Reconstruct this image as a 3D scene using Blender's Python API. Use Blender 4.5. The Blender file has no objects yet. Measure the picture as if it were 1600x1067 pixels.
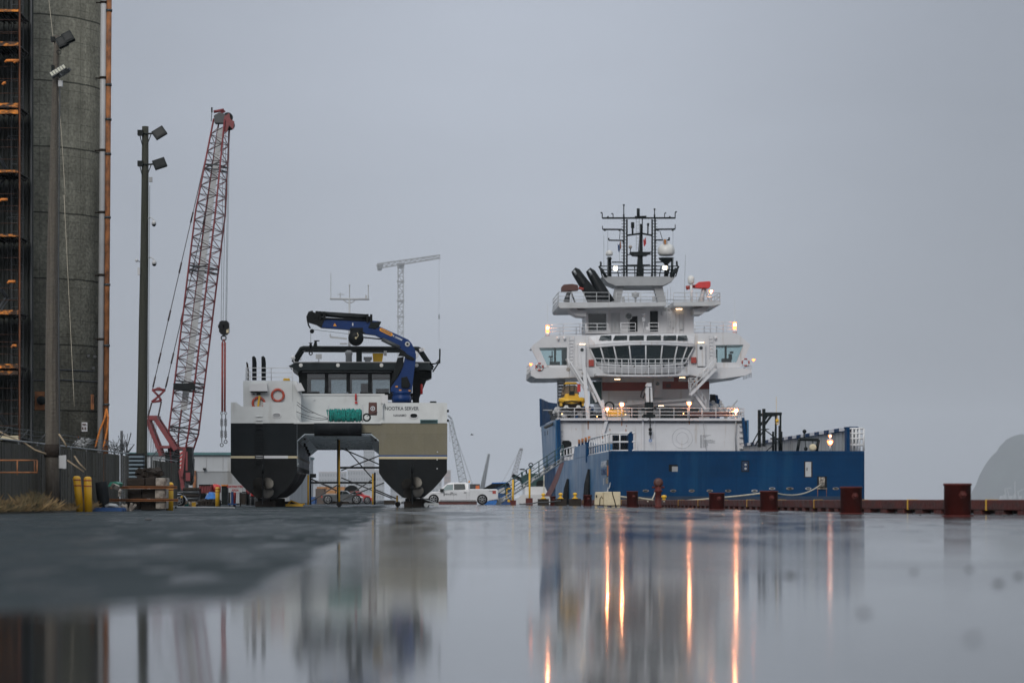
import bpy, math, random
from mathutils import Vector, Matrix
random.seed(7)
R = math.radians
sc = bpy.context.scene
col = sc.collection

# ------------------------------------------------------------------ camera
FOC, HX, HY, CZ = 3778.0, 800.0, 781.0, 0.36     # focal length and horizon in photo pixels, eye height in metres
cam = bpy.data.cameras.new('camera')
cam.lens = 85; cam.sensor_width = 36
cam.shift_x = 0; cam.shift_y = (HY - 533.5) / 1600
cam.clip_start = 0.1; cam.clip_end = 40000
cam.dof.use_dof = True; cam.dof.focus_distance = 115; cam.dof.aperture_fstop = 1.4
camo = bpy.data.objects.new('camera', cam); col.objects.link(camo)
camo.location = (0, 0, CZ); camo.rotation_euler = (R(90), 0, 0)
sc.camera = camo

# ------------------------------------------------------------------ sky and sun
SUN_EL, SUN_AZ = R(30), R(195)      # soft overcast light from behind the camera
w = bpy.data.worlds.new('World'); sc.world = w; w.use_nodes = True
nt = w.node_tree; nt.nodes.clear()
N = nt.nodes.new; L = nt.links.new
out = N('ShaderNodeOutputWorld'); bg = N('ShaderNodeBackground')
sky = N('ShaderNodeTexSky'); sky.sky_type = 'NISHITA'; sky.sun_disc = False
sky.sun_elevation = SUN_EL; sky.sun_rotation = SUN_AZ
sky.air_density = 1.0; sky.dust_density = 4.0; sky.ozone_density = 1.0
tc = N('ShaderNodeTexCoord'); sep = N('ShaderNodeSeparateXYZ'); L(tc.outputs['Generated'], sep.inputs[0])
ramp = N('ShaderNodeValToRGB')      # cloud deck: brightness by elevation
cr = ramp.color_ramp
cr.elements[0].position = 0.0; cr.elements[0].color = (3.95, 4.28, 4.95, 1)
cr.elements[1].position = 1.0; cr.elements[1].color = (10.6, 11.1, 11.6, 1)
e = cr.elements.new(0.10); e.color = (4.45, 4.82, 5.55, 1)
e = cr.elements.new(0.24); e.color = (4.55, 4.93, 5.68, 1)
e = cr.elements.new(0.5); e.color = (6.8, 7.35, 8.0, 1)
L(sep.outputs['Z'], ramp.inputs[0])
ns = N('ShaderNodeTexNoise'); ns.inputs['Scale'].default_value = 2.2; ns.inputs['Detail'].default_value = 5
mp = N('ShaderNodeMapping'); mp.inputs['Scale'].default_value = (1, 1, 4.0)
L(tc.outputs['Generated'], mp.inputs[0]); L(mp.outputs[0], ns.inputs[0])
mr = N('ShaderNodeMapRange'); mr.inputs[1].default_value = .3; mr.inputs[2].default_value = .7
mr.inputs[3].default_value = .93; mr.inputs[4].default_value = 1.10; L(ns.outputs[0], mr.inputs[0])
# sky tone by direction: peaks straight ahead, falls off to both sides
mh = N('ShaderNodeMapRange'); mh.inputs[1].default_value = -1; mh.inputs[2].default_value = 1; L(sep.outputs['X'], mh.inputs[0])
mx = N('ShaderNodeValToRGB'); rp = mx.color_ramp; rp.interpolation = 'B_SPLINE'
for i, (x_, v_) in enumerate(((-.60, 1.08), (-.34, .92), (-.21, .74), (-.13, .82), (-.03, 1.02), (.05, .99), (.12, .83), (.19, .65), (.28, .60), (.42, .90), (.70, 1.10))):
    e = rp.elements[i] if i < 2 else rp.elements.new((x_+1)/2)
    e.position = (x_+1)/2; e.color = (v_, v_, v_, 1)
L(mh.outputs[0], mx.inputs[0])
mu = N('ShaderNodeMath'); mu.operation = 'MULTIPLY'; L(mr.outputs[0], mu.inputs[0]); L(mx.outputs[0], mu.inputs[1])
sc1 = N('ShaderNodeVectorMath'); sc1.operation = 'SCALE'; L(ramp.outputs[0], sc1.inputs[0]); L(mu.outputs[0], sc1.inputs['Scale'])
mix = N('ShaderNodeMixRGB'); mix.inputs[0].default_value = .93
L(sky.outputs[0], mix.inputs[1]); L(sc1.outputs[0], mix.inputs[2])
L(mix.outputs[0], bg.inputs[0]); bg.inputs[1].default_value = 0.1
L(bg.outputs[0], out.inputs[0])
sun = bpy.data.lights.new('sun', 'SUN'); sun.energy = 1.5; sun.angle = R(25); sun.color = (1, .96, .91)
so = bpy.data.objects.new('sun', sun); col.objects.link(so)
so.rotation_euler = (R(90) - SUN_EL, 0, R(180) - SUN_AZ)

sc.view_settings.view_transform = 'Standard'; sc.view_settings.look = 'None'
sc.view_settings.exposure = 0; sc.view_settings.gamma = 1
sc.render.engine = 'CYCLES'
sc.cycles.max_bounces = 8; sc.cycles.volume_bounces = 1; sc.cycles.transparent_max_bounces = 12
sc.cycles.sample_clamp_indirect = 20

# ------------------------------------------------------------------ frames: pixels of the photograph to places
class Frame:
    """A thing's own axes: u to its right, v away from the camera, z up."""
    def __init__(s, x, y, slope=0.0):
        s.o = Vector((x, y, 0)); n = math.hypot(1, slope)
        s.r = Vector((1 / n, slope / n, 0)); s.f = Vector((-slope / n, 1 / n, 0)); s.yaw = math.atan(slope)
    def loc(s, wpt): d = Vector(wpt) - s.o; return Vector((d.dot(s.r), d.dot(s.f), d.z))
    def wld(s, p): return s.o + s.r * p[0] + s.f * p[1] + Vector((0, 0, p[2]))
    def ray(s, x, y): return Vector(((x - HX) / FOC, 1, -(y - HY) / FOC))
    def p(s, x, y, v):                 # where the ray meets the plane v
        d = s.ray(x, y); c = Vector((0, 0, CZ)); t = (v - (c - s.o).dot(s.f)) / d.dot(s.f); return s.loc(c + d * t)
    def s_(s, x, y, u):                # where the ray meets the plane u
        d = s.ray(x, y); c = Vector((0, 0, CZ)); t = (u - (c - s.o).dot(s.r)) / d.dot(s.r); return s.loc(c + d * t)
F0 = Frame(0, 0, 0)
def G(x, Y): return Vector(((x - HX) / FOC * Y, Y, 0))
OFF = {}; FR = {}

def props(o, label=None, cat=None, group=None, kind=None):
    if label: o['label'] = label
    if cat: o['category'] = cat
    if group: o['group'] = group
    if kind: o['kind'] = kind
    return o
def thing(name, label, cat, fr=F0, base=(0, 0, 0), group=None):
    o = bpy.data.objects.new(name, None); col.objects.link(o); o.empty_display_size = .3
    o.location = fr.wld(base); o.rotation_euler = (0, 0, fr.yaw)
    OFF[o.name] = Vector(base); return props(o, label, cat, group)

class MB:
    """Collects shapes and links them as ONE mesh object."""
    def __init__(s): s.v = []; s.f = []; s.sm = []; s.st = []; s.ct = []; s.lv = 0
    def mark(s):
        if s.lv == 0: s.st.append((len(s.v), len(s.f)))
    def cut(s): s.ct.append((len(s.v), len(s.f)))
    def add(s, vs, fs, smooth=False):
        s.mark()
        b = len(s.v); s.v += [Vector(q) for q in vs]; s.f += [tuple(b + i for i in q) for q in fs]; s.sm += [smooth] * len(fs); return s
    def box(s, a, b):
        x0, x1 = sorted((a[0], b[0])); y0, y1 = sorted((a[1], b[1])); z0, z1 = sorted((a[2], b[2]))
        return s.add([(x0,y0,z0),(x1,y0,z0),(x1,y1,z0),(x0,y1,z0),(x0,y0,z1),(x1,y0,z1),(x1,y1,z1),(x0,y1,z1)],
                     [(0,3,2,1),(4,5,6,7),(0,1,5,4),(1,2,6,5),(2,3,7,6),(3,0,4,7)])
    def obox(s, c, size, rot=(0, 0, 0)):
        from mathutils import Euler
        m = Euler(rot).to_matrix(); h = Vector(size) / 2; vs = []
        for z in (-1, 1):
            for x, y in ((-1,-1),(1,-1),(1,1),(-1,1)): vs.append(Vector(c) + m @ Vector((x*h.x, y*h.y, z*h.z)))
        return s.add(vs, [(0,3,2,1),(4,5,6,7),(0,1,5,4),(1,2,6,5),(2,3,7,6),(3,0,4,7)])
    def prism(s, poly, a0, a1, ax='v', inset=0):
        n = len(poly)
        def pt(q, a):
            return {'v': (q[0], a, q[1]), 'u': (a, q[0], q[1]), 'z': (q[0], q[1], a)}[ax]
        vs = [pt(q, a0) for q in poly] + [pt(q, a1) for q in poly]
        return s.add(vs, [tuple(range(n)), tuple(range(2*n-1, n-1, -1))] + [(i, i+n, (i+1) % n + n, (i+1) % n) for i in range(n)])
    def px(s, fr, pts, v0, v1):          # polygon given in photo pixels on the plane v0, pushed back to v1
        q = [fr.p(x, y, v0) for x, y in pts]; return s.prism([(a.x, a.z) for a in q], v0, v1)
    def pbox(s, fr, x0, y0, x1, y1, v0, v1): return s.px(fr, [(x0, y0), (x1, y0), (x1, y1), (x0, y1)], v0, v1)
    def tube(s, a, b, r, n=8, r2=None, cap=True):
        a, b = Vector(a), Vector(b); d = b - a
        if d.length < 1e-6: return s
        r2 = r if r2 is None else r2
        x = d.normalized().orthogonal().normalized(); y = d.normalized().cross(x)
        vs = [a + (x*math.cos(2*math.pi*i/n) + y*math.sin(2*math.pi*i/n))*r for i in range(n)] + \
             [b + (x*math.cos(2*math.pi*i/n) + y*math.sin(2*math.pi*i/n))*r2 for i in range(n)]
        s.add(vs, [(i, (i+1) % n, (i+1) % n + n, i+n) for i in range(n)], n > 5)
        if cap:
            b0 = len(s.v) - 2*n; s.f += [tuple(b0 + i for i in range(n-1, -1, -1)), tuple(b0+n+i for i in range(n))]; s.sm += [False, False]
        return s
    def path(s, pts, r, n=6, closed=False):     # one continuous bent pipe; r is a number or a list
        s.mark(); P = [Vector(q) for q in pts]; k = len(P); rs = r if isinstance(r, (list, tuple)) else [r]*k
        b0 = len(s.v); nx = None
        for i, q in enumerate(P):
            t = ((P[(i+1) % k] if closed or i < k-1 else q) - (P[i-1] if closed or i > 0 else q)).normalized()
            if nx is None: nx = t.orthogonal().normalized()
            nx = (nx - t * nx.dot(t)).normalized(); ny = t.cross(nx)
            s.v += [q + (nx*math.cos(2*math.pi*j/n) + ny*math.sin(2*math.pi*j/n))*rs[i] for j in range(n)]
        for i in range(k if closed else k-1):
            a = b0 + i*n; b = b0 + ((i+1) % k)*n
            s.f += [(a+j, a+(j+1) % n, b+(j+1) % n, b+j) for j in range(n)]; s.sm += [True]*n
        if not closed:
            s.f += [tuple(b0+j for j in range(n-1, -1, -1)), tuple(b0+(k-1)*n+j for j in range(n))]; s.sm += [False]*2
        return s
    def lathe(s, c, prof, n=20, axis='z', smooth=True):
        s.mark(); c = Vector(c); b0 = len(s.v)
        for r, h in prof:
            for j in range(n):
                a = 2*math.pi*j/n; x, y = r*math.cos(a), r*math.sin(a)
                s.v.append(c + Vector({'z': (x, y, h), 'y': (x, h, y), 'x': (h, x, y)}[axis]))
        for i in range(len(prof)-1):
            a = b0+i*n; b = a+n
            s.f += [(a+j, a+(j+1) % n, b+(j+1) % n, b+j) for j in range(n)]; s.sm += [smooth]*n
        s.f += [tuple(b0+j for j in range(n-1, -1, -1)), tuple(b0+(len(prof)-1)*n+j for j in range(n))]; s.sm += [False]*2
        return s
    def ball(s, c, r, n=14, sz=1.0):
        m = n//2; return s.lathe(c, [(max(.001, r*math.sin(math.pi*i/m)), -r*sz*math.cos(math.pi*i/m)) for i in range(m+1)], n)
    def torus(s, c, R1, r, ax='v', n=24, k=8):
        pts = []
        for i in range(n):
            a = 2*math.pi*i/n; x, y = R1*math.cos(a), R1*math.sin(a)
            pts.append(Vector(c) + Vector({'v': (x, 0, y), 'u': (0, x, y), 'z': (x, y, 0)}[ax]))
        return s.path(pts, r, k, True)
    def rail(s, pts, h=1.05, n=3, r=.03, step=1.6, up=Vector((0, 0, 1))):
        P = [Vector(q) for q in pts]
        for a, b in zip(P, P[1:]):
            for i in range(n): s.tube(a + up*h*(i+1)/n, b + up*h*(i+1)/n, r, 6)
            k = max(1, round((b-a).length/step))
            for i in range(k+1): q = a.lerp(b, i/k); s.tube(q, q + up*h, r, 6)
        return s
    def ladder(s, a, b, w=.4, r=.02, step=.3, wd=Vector((1, 0, 0))):
        a, b = Vector(a), Vector(b); h = wd*w/2; s.tube(a-h, b-h, r, 5); s.tube(a+h, b+h, r, 5)
        k = max(2, int((b-a).length/step))
        for i in range(1, k): q = a.lerp(b, i/k); s.tube(q-h, q+h, r*.8, 5)
        return s
    def loft(s, secs, smooth=False, cap=True):   # equal length open-or-closed loops, treated as closed
        s.mark(); b0 = len(s.v); n = len(secs[0])
        for q in secs: s.v += [Vector(a) for a in q]
        for i in range(len(secs)-1):
            a = b0+i*n; b = a+n
            s.f += [(a+j, b+j, b+(j+1) % n, a+(j+1) % n) for j in range(n)]; s.sm += [smooth]*n
        if cap: s.f += [tuple(b0+j for j in range(n)), tuple(b0+(len(secs)-1)*n+j for j in range(n-1, -1, -1))]; s.sm += [False]*2
        return s
    def build(s, name, m, parent=None, label=None, cat=None, group=None, kind=None, fr=F0, base=None, bevel=0, each=0):
        cuts = s.st[::each] if each else s.ct
        if len(cuts) > 1:
            o0 = None; ends = cuts[1:]+[(len(s.v), len(s.f))]
            for (v0, f0), (v1, f1) in zip(cuts, ends):
                q = MB(); q.v = s.v[v0:v1]; q.f = [tuple(i-v0 for i in f) for f in s.f[f0:f1]]; q.sm = s.sm[f0:f1]
                o = q.build(name, m, parent, label, cat, group, kind, fr, base, bevel); o0 = o0 or o
            return o0
        me = bpy.data.meshes.new(name)
        off = OFF.get(parent.name, Vector((0, 0, 0))) if parent else Vector(base or (0, 0, 0))
        me.from_pydata([tuple(q - off) for q in s.v], [], s.f)
        me.polygons.foreach_set('use_smooth', s.sm); me.materials.append(m)
        import bmesh as bm_
        b = bm_.new(); b.from_mesh(me); bm_.ops.recalc_face_normals(b, faces=b.faces); b.to_mesh(me); b.free()
        o = bpy.data.objects.new(name, me); col.objects.link(o)
        if parent: o.parent = parent
        else: o.location = fr.wld(off); o.rotation_euler = (0, 0, fr.yaw)
        OFF[o.name] = off
        if bevel:
            bv = o.modifiers.new('bevel', 'BEVEL'); bv.width = bevel; bv.segments = 2; bv.limit_method = 'ANGLE'
        return props(o, label, cat, group, kind)
def copy_tree(o, parent=None):
    c = o.copy(); col.objects.link(c); c.parent = parent
    OFF[c.name] = OFF.get(o.name, Vector((0, 0, 0)))
    for ch in list(o.children): copy_tree(ch, c)
    return c
def lettering(name, txt, m, parent, at, size, fr_dir='v', sx=1.0, wt=0.0, rot=None, align='LEFT'):
    cu = bpy.data.curves.new('lettering', 'FONT'); cu.body = txt; cu.size = size; cu.extrude = .004; cu.align_x = align; cu.offset = wt
    t = bpy.data.objects.new('lettering_src', cu); col.objects.link(t)
    bpy.context.view_layer.update()
    me = bpy.data.meshes.new_from_object(t.evaluated_get(bpy.context.evaluated_depsgraph_get()))
    bpy.data.objects.remove(t); me.materials.clear(); me.materials.append(m)
    o = bpy.data.objects.new(name, me); col.objects.link(o); o.parent = parent
    o.location = Vector(at) - OFF.get(parent.name, Vector((0, 0, 0)))
    o.rotation_euler = rot or (R(90), 0, 0); o.scale = (sx, 1, 1); return o

# ------------------------------------------------------------------ materials
def mat(name, c, rough=.5, metal=0.0, var=.12, vs=1.5, dirt=0.0, dcol=(.12, .07, .04), ds=(1.2, 1.2, .12), dth=.58,
        bump=0.0, bs=12.0, coat=0.0, spec=.5, fine=0.0, seam=0.0):
    m = bpy.data.materials.new(name); m.use_nodes = True; t = m.node_tree; n = t.nodes.new; l = t.links.new
    b = t.nodes['Principled BSDF']; b.inputs['Roughness'].default_value = rough; b.inputs['Metallic'].default_value = metal
    b.inputs['Specular IOR Level'].default_value = spec
    if coat: b.inputs['Coat Weight'].default_value = coat; b.inputs['Coat Roughness'].default_value = .12
    tc = n('ShaderNodeTexCoord'); co = tc.outputs['Object']
    cur = n('ShaderNodeRGB'); cur.outputs[0].default_value = (*c, 1); cur = cur.outputs[0]
    if var:
        a = n('ShaderNodeTexNoise'); a.inputs['Scale'].default_value = vs; a.inputs['Detail'].default_value = 6; l(co, a.inputs[0])
        r = n('ShaderNodeMapRange'); r.inputs[1].default_value = .3; r.inputs[2].default_value = .7
        r.inputs[3].default_value = 1-var; r.inputs[4].default_value = 1+var; l(a.outputs[0], r.inputs[0])
        k = n('ShaderNodeVectorMath'); k.operation = 'SCALE'; l(cur, k.inputs[0]); l(r.outputs[0], k.inputs['Scale']); cur = k.outputs[0]
        rr = n('ShaderNodeMapRange'); rr.inputs[1].default_value = .3; rr.inputs[2].default_value = .7
        rr.inputs[3].default_value = max(.03, rough*.8); rr.inputs[4].default_value = min(1, rough*1.2)
        l(a.outputs[0], rr.inputs[0]); l(rr.outputs[0], b.inputs['Roughness'])
    if fine:
        a = n('ShaderNodeTexNoise'); a.inputs['Scale'].default_value = vs*14; a.inputs['Detail'].default_value = 3; l(co, a.inputs[0])
        r = n('ShaderNodeMapRange'); r.inputs[1].default_value = .3; r.inputs[2].default_value = .7
        r.inputs[3].default_value = 1-fine; r.inputs[4].default_value = 1+fine; l(a.outputs[0], r.inputs[0])
        k = n('ShaderNodeVectorMath'); k.operation = 'SCALE'; l(cur, k.inputs[0]); l(r.outputs[0], k.inputs['Scale']); cur = k.outputs[0]
    if dirt:
        mp = n('ShaderNodeMapping'); mp.inputs['Scale'].default_value = ds; l(co, mp.inputs[0])
        a = n('ShaderNodeTexNoise'); a.inputs['Scale'].default_value = 1.0; a.inputs['Detail'].default_value = 7; a.inputs['Roughness'].default_value = .65; l(mp.outputs[0], a.inputs[0])
        r = n('ShaderNodeMapRange'); r.inputs[1].default_value = dth; r.inputs[2].default_value = dth+.14
        r.inputs[3].default_value = 0; r.inputs[4].default_value = dirt; l(a.outputs[0], r.inputs[0])
        k = n('ShaderNodeMixRGB'); k.inputs[2].default_value = (*dcol, 1); l(r.outputs[0], k.inputs[0]); l(cur, k.inputs[1]); cur = k.outputs[0]
    if seam:     # welded plates: faint seams and slightly different tone and sag of each plate
        sx = n('ShaderNodeSeparateXYZ'); l(co, sx.inputs[0]); ad = n('ShaderNodeMath'); l(sx.outputs[0], ad.inputs[0]); l(sx.outputs[1], ad.inputs[1])
        cb = n('ShaderNodeCombineXYZ'); l(ad.outputs[0], cb.inputs[0]); l(sx.outputs[2], cb.inputs[1])
        br = n('ShaderNodeTexBrick'); br.inputs['Scale'].default_value = 1; br.inputs['Brick Width'].default_value = 2.9; br.inputs['Row Height'].default_value = 1.25
        br.inputs['Mortar Size'].default_value = .018; br.inputs['Mortar Smooth'].default_value = .6
        br.inputs['Color1'].default_value = (1+seam*.5,)*3+(1,); br.inputs['Color2'].default_value = (1-seam*.5,)*3+(1,); br.inputs['Mortar'].default_value = (1-seam*1.6,)*3+(1,)
        l(cb.outputs[0], br.inputs['Vector']); k = n('ShaderNodeMixRGB'); k.blend_type = 'MULTIPLY'; k.inputs[0].default_value = 1; l(cur, k.inputs[1]); l(br.outputs['Color'], k.inputs[2]); cur = k.outputs[0]
        sg = n('ShaderNodeTexNoise'); sg.inputs['Scale'].default_value = .9; sg.inputs['Detail'].default_value = 2; l(co, sg.inputs[0])
        bp = n('ShaderNodeBump'); bp.inputs['Strength'].default_value = .35; bp.inputs['Distance'].default_value = .06; l(sg.outputs[0], bp.inputs['Height']); l(bp.outputs[0], b.inputs['Normal'])
    l(cur, b.inputs['Base Color'])
    if bump:
        a = n('ShaderNodeTexNoise'); a.inputs['Scale'].default_value = bs; a.inputs['Detail'].default_value = 5; l(co, a.inputs[0])
        k = n('ShaderNodeBump'); k.inputs['Strength'].default_value = bump; k.inputs['Distance'].default_value = .05
        l(a.outputs[0], k.inputs['Height']); l(k.outputs[0], b.inputs['Normal'])
    return m
def emit(name, c, s):
    m = bpy.data.materials.new(name); m.use_nodes = True; b = m.node_tree.nodes['Principled BSDF']
    b.inputs['Base Color'].default_value = (*c, 1); b.inputs['Emission Color'].default_value = (*c, 1); b.inputs['Emission Strength'].default_value = s
    return m
def glass(name, tint, refl=.06):
    m = bpy.data.materials.new(name); m.use_nodes = True; t = m.node_tree; n = t.nodes.new; l = t.links.new
    o = t.nodes['Material Output']; t.nodes.remove(t.nodes['Principled BSDF'])
    a = n('ShaderNodeBsdfTransparent'); a.inputs[0].default_value = (*tint, 1); g = n('ShaderNodeBsdfGlossy'); g.inputs['Roughness'].default_value = .02
    f = n('ShaderNodeFresnel'); f.inputs[0].default_value = 1.5; ad = n('ShaderNodeMath'); ad.inputs[1].default_value = refl; ad.use_clamp = True
    x = n('ShaderNodeMixShader'); l(f.outputs[0], ad.inputs[0]); l(ad.outputs[0], x.inputs[0]); l(a.outputs[0], x.inputs[1]); l(g.outputs[0], x.inputs[2]); l(x.outputs[0], o.inputs[0]); return m
RUST = (.16, .055, .018)
M = dict(
 blue=mat('ship_blue_paint', (.0001, .031, .095), .55, spec=.08, seam=.10, var=.16, vs=.5, dirt=.55, dcol=(.006, .055, .13), ds=(.9, .9, .10), dth=.50, fine=.06),
 bluesheen=mat('sky_sheen_blue_paint', (.003, .078, .20), .36, seam=.10, var=.2, vs=.5, dirt=.65, dcol=(.055, .17, .30), ds=(1.1, .9, .10), dth=.45, fine=.05),  # ship blue with the grazing sky reflection put into the colour
 white=mat('ship_white_paint', (.54, .545, .56), .42, seam=.05, var=.06, vs=.5, dirt=.72, dcol=(.32, .25, .18), ds=(1.9, 1.9, .15), dth=.58, fine=.02),
 whitec=mat('clean_white_paint', (.60, .605, .615), .4, var=.04, vs=.8, dirt=.3, dcol=(.35, .33, .30), ds=(2, 2, .3), dth=.6),
 grey=mat('grey_paint', (.27, .28, .29), .5, var=.1, vs=1.0, dirt=.3, dcol=(.14, .12, .10)),
 palegrey=mat('pale_grey_paint', (.42, .43, .44), .5, var=.08, dirt=.35, dcol=(.2, .17, .14)),
 dark=mat('dark_paint', (.006, .010, .011), .45, spec=.15, var=.2, vs=2),
 black=mat('black_paint', (.004, .006, .007), .45, spec=.15, var=.2, vs=1.5),
 hullblack=mat('black_hull_paint', (.005, .0065, .0075), .5, seam=.14, spec=.14, var=.25, vs=.8, dirt=.3, dcol=(.012, .018, .022), ds=(.5, .5, .1), dth=.55, fine=.1),
 navy=mat('navy_hull_paint', (.006, .009, .011), .55, seam=.14, spec=.12, var=.18, vs=.7, dirt=.25, dcol=(.009, .015, .018), ds=(.8, .8, .2), dth=.5),
 khaki=mat('khaki_sanded_primer', (.155, .142, .098), .75, seam=.07, var=.12, vs=.9, dirt=.3, dcol=(.20, .185, .15), ds=(1.5, 1.5, .5), dth=.5, fine=.05),
 cream=mat('cream_stripe', (.50, .43, .28), .5, var=.05),
 lblue=mat('crane_blue_paint', (.001, .024, .115), .4, spec=.25, var=.12, vs=2, dirt=.3, dcol=(.02, .03, .05), ds=(2, 2, 2), dth=.6),
 rubber=mat('black_rubber', (.006, .008, .010), .7, spec=.15, var=.3, vs=3, dirt=.3, dcol=(.05, .055, .06), ds=(3, 3, .6), dth=.55),
 steel=mat('galvanised_steel', (.30, .32, .33), .45, metal=.4, var=.15, vs=3),
 darksteel=mat('dark_steel', (.05, .055, .06), .5, metal=.3, var=.25, vs=3),
 bronze=mat('propeller_bronze', (.038, .036, .032), .35, metal=.7, var=.3, vs=4),
 rust=mat('rusty_steel', (.30, .12, .045), .8, var=.45, vs=3, dirt=.7, dcol=(.07, .03, .02), ds=(3, 3, 1.2), dth=.5),
 orust=mat('orange_rust', (.62, .20, .035), .8, var=.4, vs=5, dirt=.7, dcol=(.08, .03, .015), ds=(4, 4, 4), dth=.52),
 red=mat('crane_red_paint', (.155, .016, .020), .45, var=.2, vs=2, dirt=.5, dcol=(.05, .02, .02), ds=(2, 2, .8), dth=.55),
 redbrace=mat('crane_brace_paint', (.032, .016, .017), .5, var=.25, vs=2),
 bredpaint=mat('bollard_red_paint', (.085, .014, .011), .6, spec=.25, var=.25, vs=2.5, dirt=.6, dcol=(.05, .015, .012), ds=(5, 5, .8), dth=.5, bump=.3, bs=9),
 timberred=mat('red_painted_timber', (.085, .022, .018), .65, spec=.25, var=.35, vs=2.5, dirt=.7, dcol=(.045, .03, .028), ds=(1.2, 1.2, 5), dth=.47, bump=.5, bs=8),
 redband=mat('red_band_paint', (.30, .035, .022), .5, var=.08),
 bright_red=mat('bright_red_paint', (.50, .03, .03), .45, var=.1),
 yellow=mat('yellow_plastic', (.62, .34, .012), .42, var=.08, vs=3, dirt=.25, dcol=(.25, .13, .02), ds=(6, 6, 1.5), dth=.58),
 yel2=mat('yellow_paint', (.66, .38, .02), .45, var=.15, vs=3, dirt=.4, dcol=(.2, .11, .03), ds=(5, 5, 2), dth=.58),
 wood=mat('weathered_pole_wood', (.095, .084, .068), .85, var=.25, vs=1.0, dirt=.7, dcol=(.045, .036, .03), ds=(14, 14, .35), dth=.46, bump=.6, bs=16, fine=.12),
 woodgreen=mat('mossy_pole_wood', (.032, .034, .025), .9, var=.3, vs=1.0, dirt=.7, dcol=(.02, .022, .015), ds=(14, 14, .35), dth=.46, bump=.6, bs=16, fine=.12),
 timber=mat('dark_timber', (.028, .022, .018), .85, spec=.2, var=.4, vs=2.0, dirt=.6, dcol=(.015, .012, .010), ds=(1.5, 8, 8), dth=.48, bump=.5, bs=14),
 timberend=mat('pale_timber_end', (.30, .27, .235), .85, var=.4, vs=5, dirt=.85, dcol=(.045, .035, .03), ds=(5, 5, 3), dth=.48, bump=.5, bs=14),
 plank=mat('orange_lumber', (.42, .21, .09), .8, var=.25, vs=2),
 teal=mat('teal_rope', (.006, .19, .165), .85, var=.5, vs=7, dirt=.5, dcol=(.004, .06, .055), ds=(9, 9, 9), dth=.5),
 teald=mat('dark_green_paint', (.012, .05, .05), .5, var=.15),
 tealg=mat('green_trim', (.05, .14, .15), .5),
 maroon=mat('maroon_box', (.07, .022, .016), .5, var=.1),
 tan=mat('beige_painted_concrete', (.52, .45, .31), .75, var=.15, vs=2, dirt=.6, dcol=(.2, .15, .10), ds=(3, 3, 3), dth=.58, bump=.3, bs=9),
 bwall=mat('warehouse_cladding', (.36, .38, .40), .6, var=.08, vs=.5, dirt=.6, dcol=(.20, .19, .17), ds=(.9, .9, .12), dth=.52),
 farb=mat('far_concrete', (.20, .20, .20), .8, var=.2, vs=.2),
 farbr=mat('far_brick', (.22, .12, .08), .8, var=.2, vs=.2),
 farcr=mat('far_crane_paint', (.30, .30, .30), .7, var=.1),
 farcr2=mat('far_crane_dark', (.07, .08, .085), .7, var=.1),
 tyre=mat('tyre_rubber', (.008, .008, .009), .8, spec=.2, var=.2),
 rim=mat('alloy_rim', (.26, .27, .28), .3, metal=.6),
 carwhite=mat('truck_white_paint', (.54, .55, .57), .3, var=.03, coat=.5),
 cargrey=mat('pickup_grey_paint', (.055, .062, .068), .35, var=.05, coat=.5),
 carred=mat('car_red_paint', (.40, .02, .02), .35, coat=.5),
 carblue=mat('car_bluegrey_paint', (.09, .13, .19), .3, coat=.5),
 chrome=mat('bright_metal', (.5, .5, .5), .25, metal=.8),
 sbl=mat('skip_blue_paint', (.008, .06, .20), .5, var=.25, vs=2, dirt=.4, dcol=(.02, .03, .06), ds=(3, 3, 1), dth=.52),
 tarp=mat('blue_tarpaulin', (.01, .13, .42), .5, var=.35, vs=4, bump=.8, bs=5),
 greentarp=mat('green_plastic', (.01, .16, .11), .5),
 label_w=mat('white_lettering', (.55, .57, .6), .6, var=0), label_k=mat('dark_lettering', (.03, .04, .05), .6, var=0),
 label_r=mat('red_lettering', (.45, .03, .04), .6, var=0), label_o=mat('orange_lettering_panel', (.7, .28, .01), .5, var=0),
 label_b=mat('dark_blue_lettering', (.004, .03, .10), .6, var=0),
 rope=mat('pale_mooring_rope', (.42, .38, .30), .9, var=.2, vs=8),
 wire=mat('steel_wire', (.10, .12, .13), .5, var=0), redsling=mat('red_sling', (.20, .035, .03), .7, var=.2, vs=3),
 hill=mat('forested_hill', (.022, .030, .024), .95, spec=.1, var=.6, vs=.006),
 lampw=emit('white_floodlight', (1, .90, .72), 9.0), lampo=emit('sodium_floodlight', (1, .40, .17), 190.0),
 lampoc=emit('amber_lamp_glass', (1, .19, .045), 6.0), lamptube=emit('warm_tube_light', (1, .66, .36), 6.0), lampsm=emit('small_warm_light', (1, .62, .25), 4),
 dglass=mat('dark_window_glass', (.012, .02, .022), .06, var=0, spec=.8),
 cglass=glass('cabin_glass', (.72, .76, .77), .05), tglass=glass('wing_window_glass', (.74, .86, .86), .05),
 lens=mat('lamp_lens', (.012, .015, .016), .3, var=0, spec=.15), ledp=mat('led_strip', (.42, .42, .34), .5, var=0), tunnel=mat('bare_aluminium_plating', (.62, .70, .74), .30, metal=.85, var=.12, vs=1.2, dirt=.4, dcol=(.16, .18, .20)), dome=mat('radome_white', (.60, .60, .58), .4, var=.05, dirt=.3, dcol=(.3, .28, .24)),
)
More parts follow.
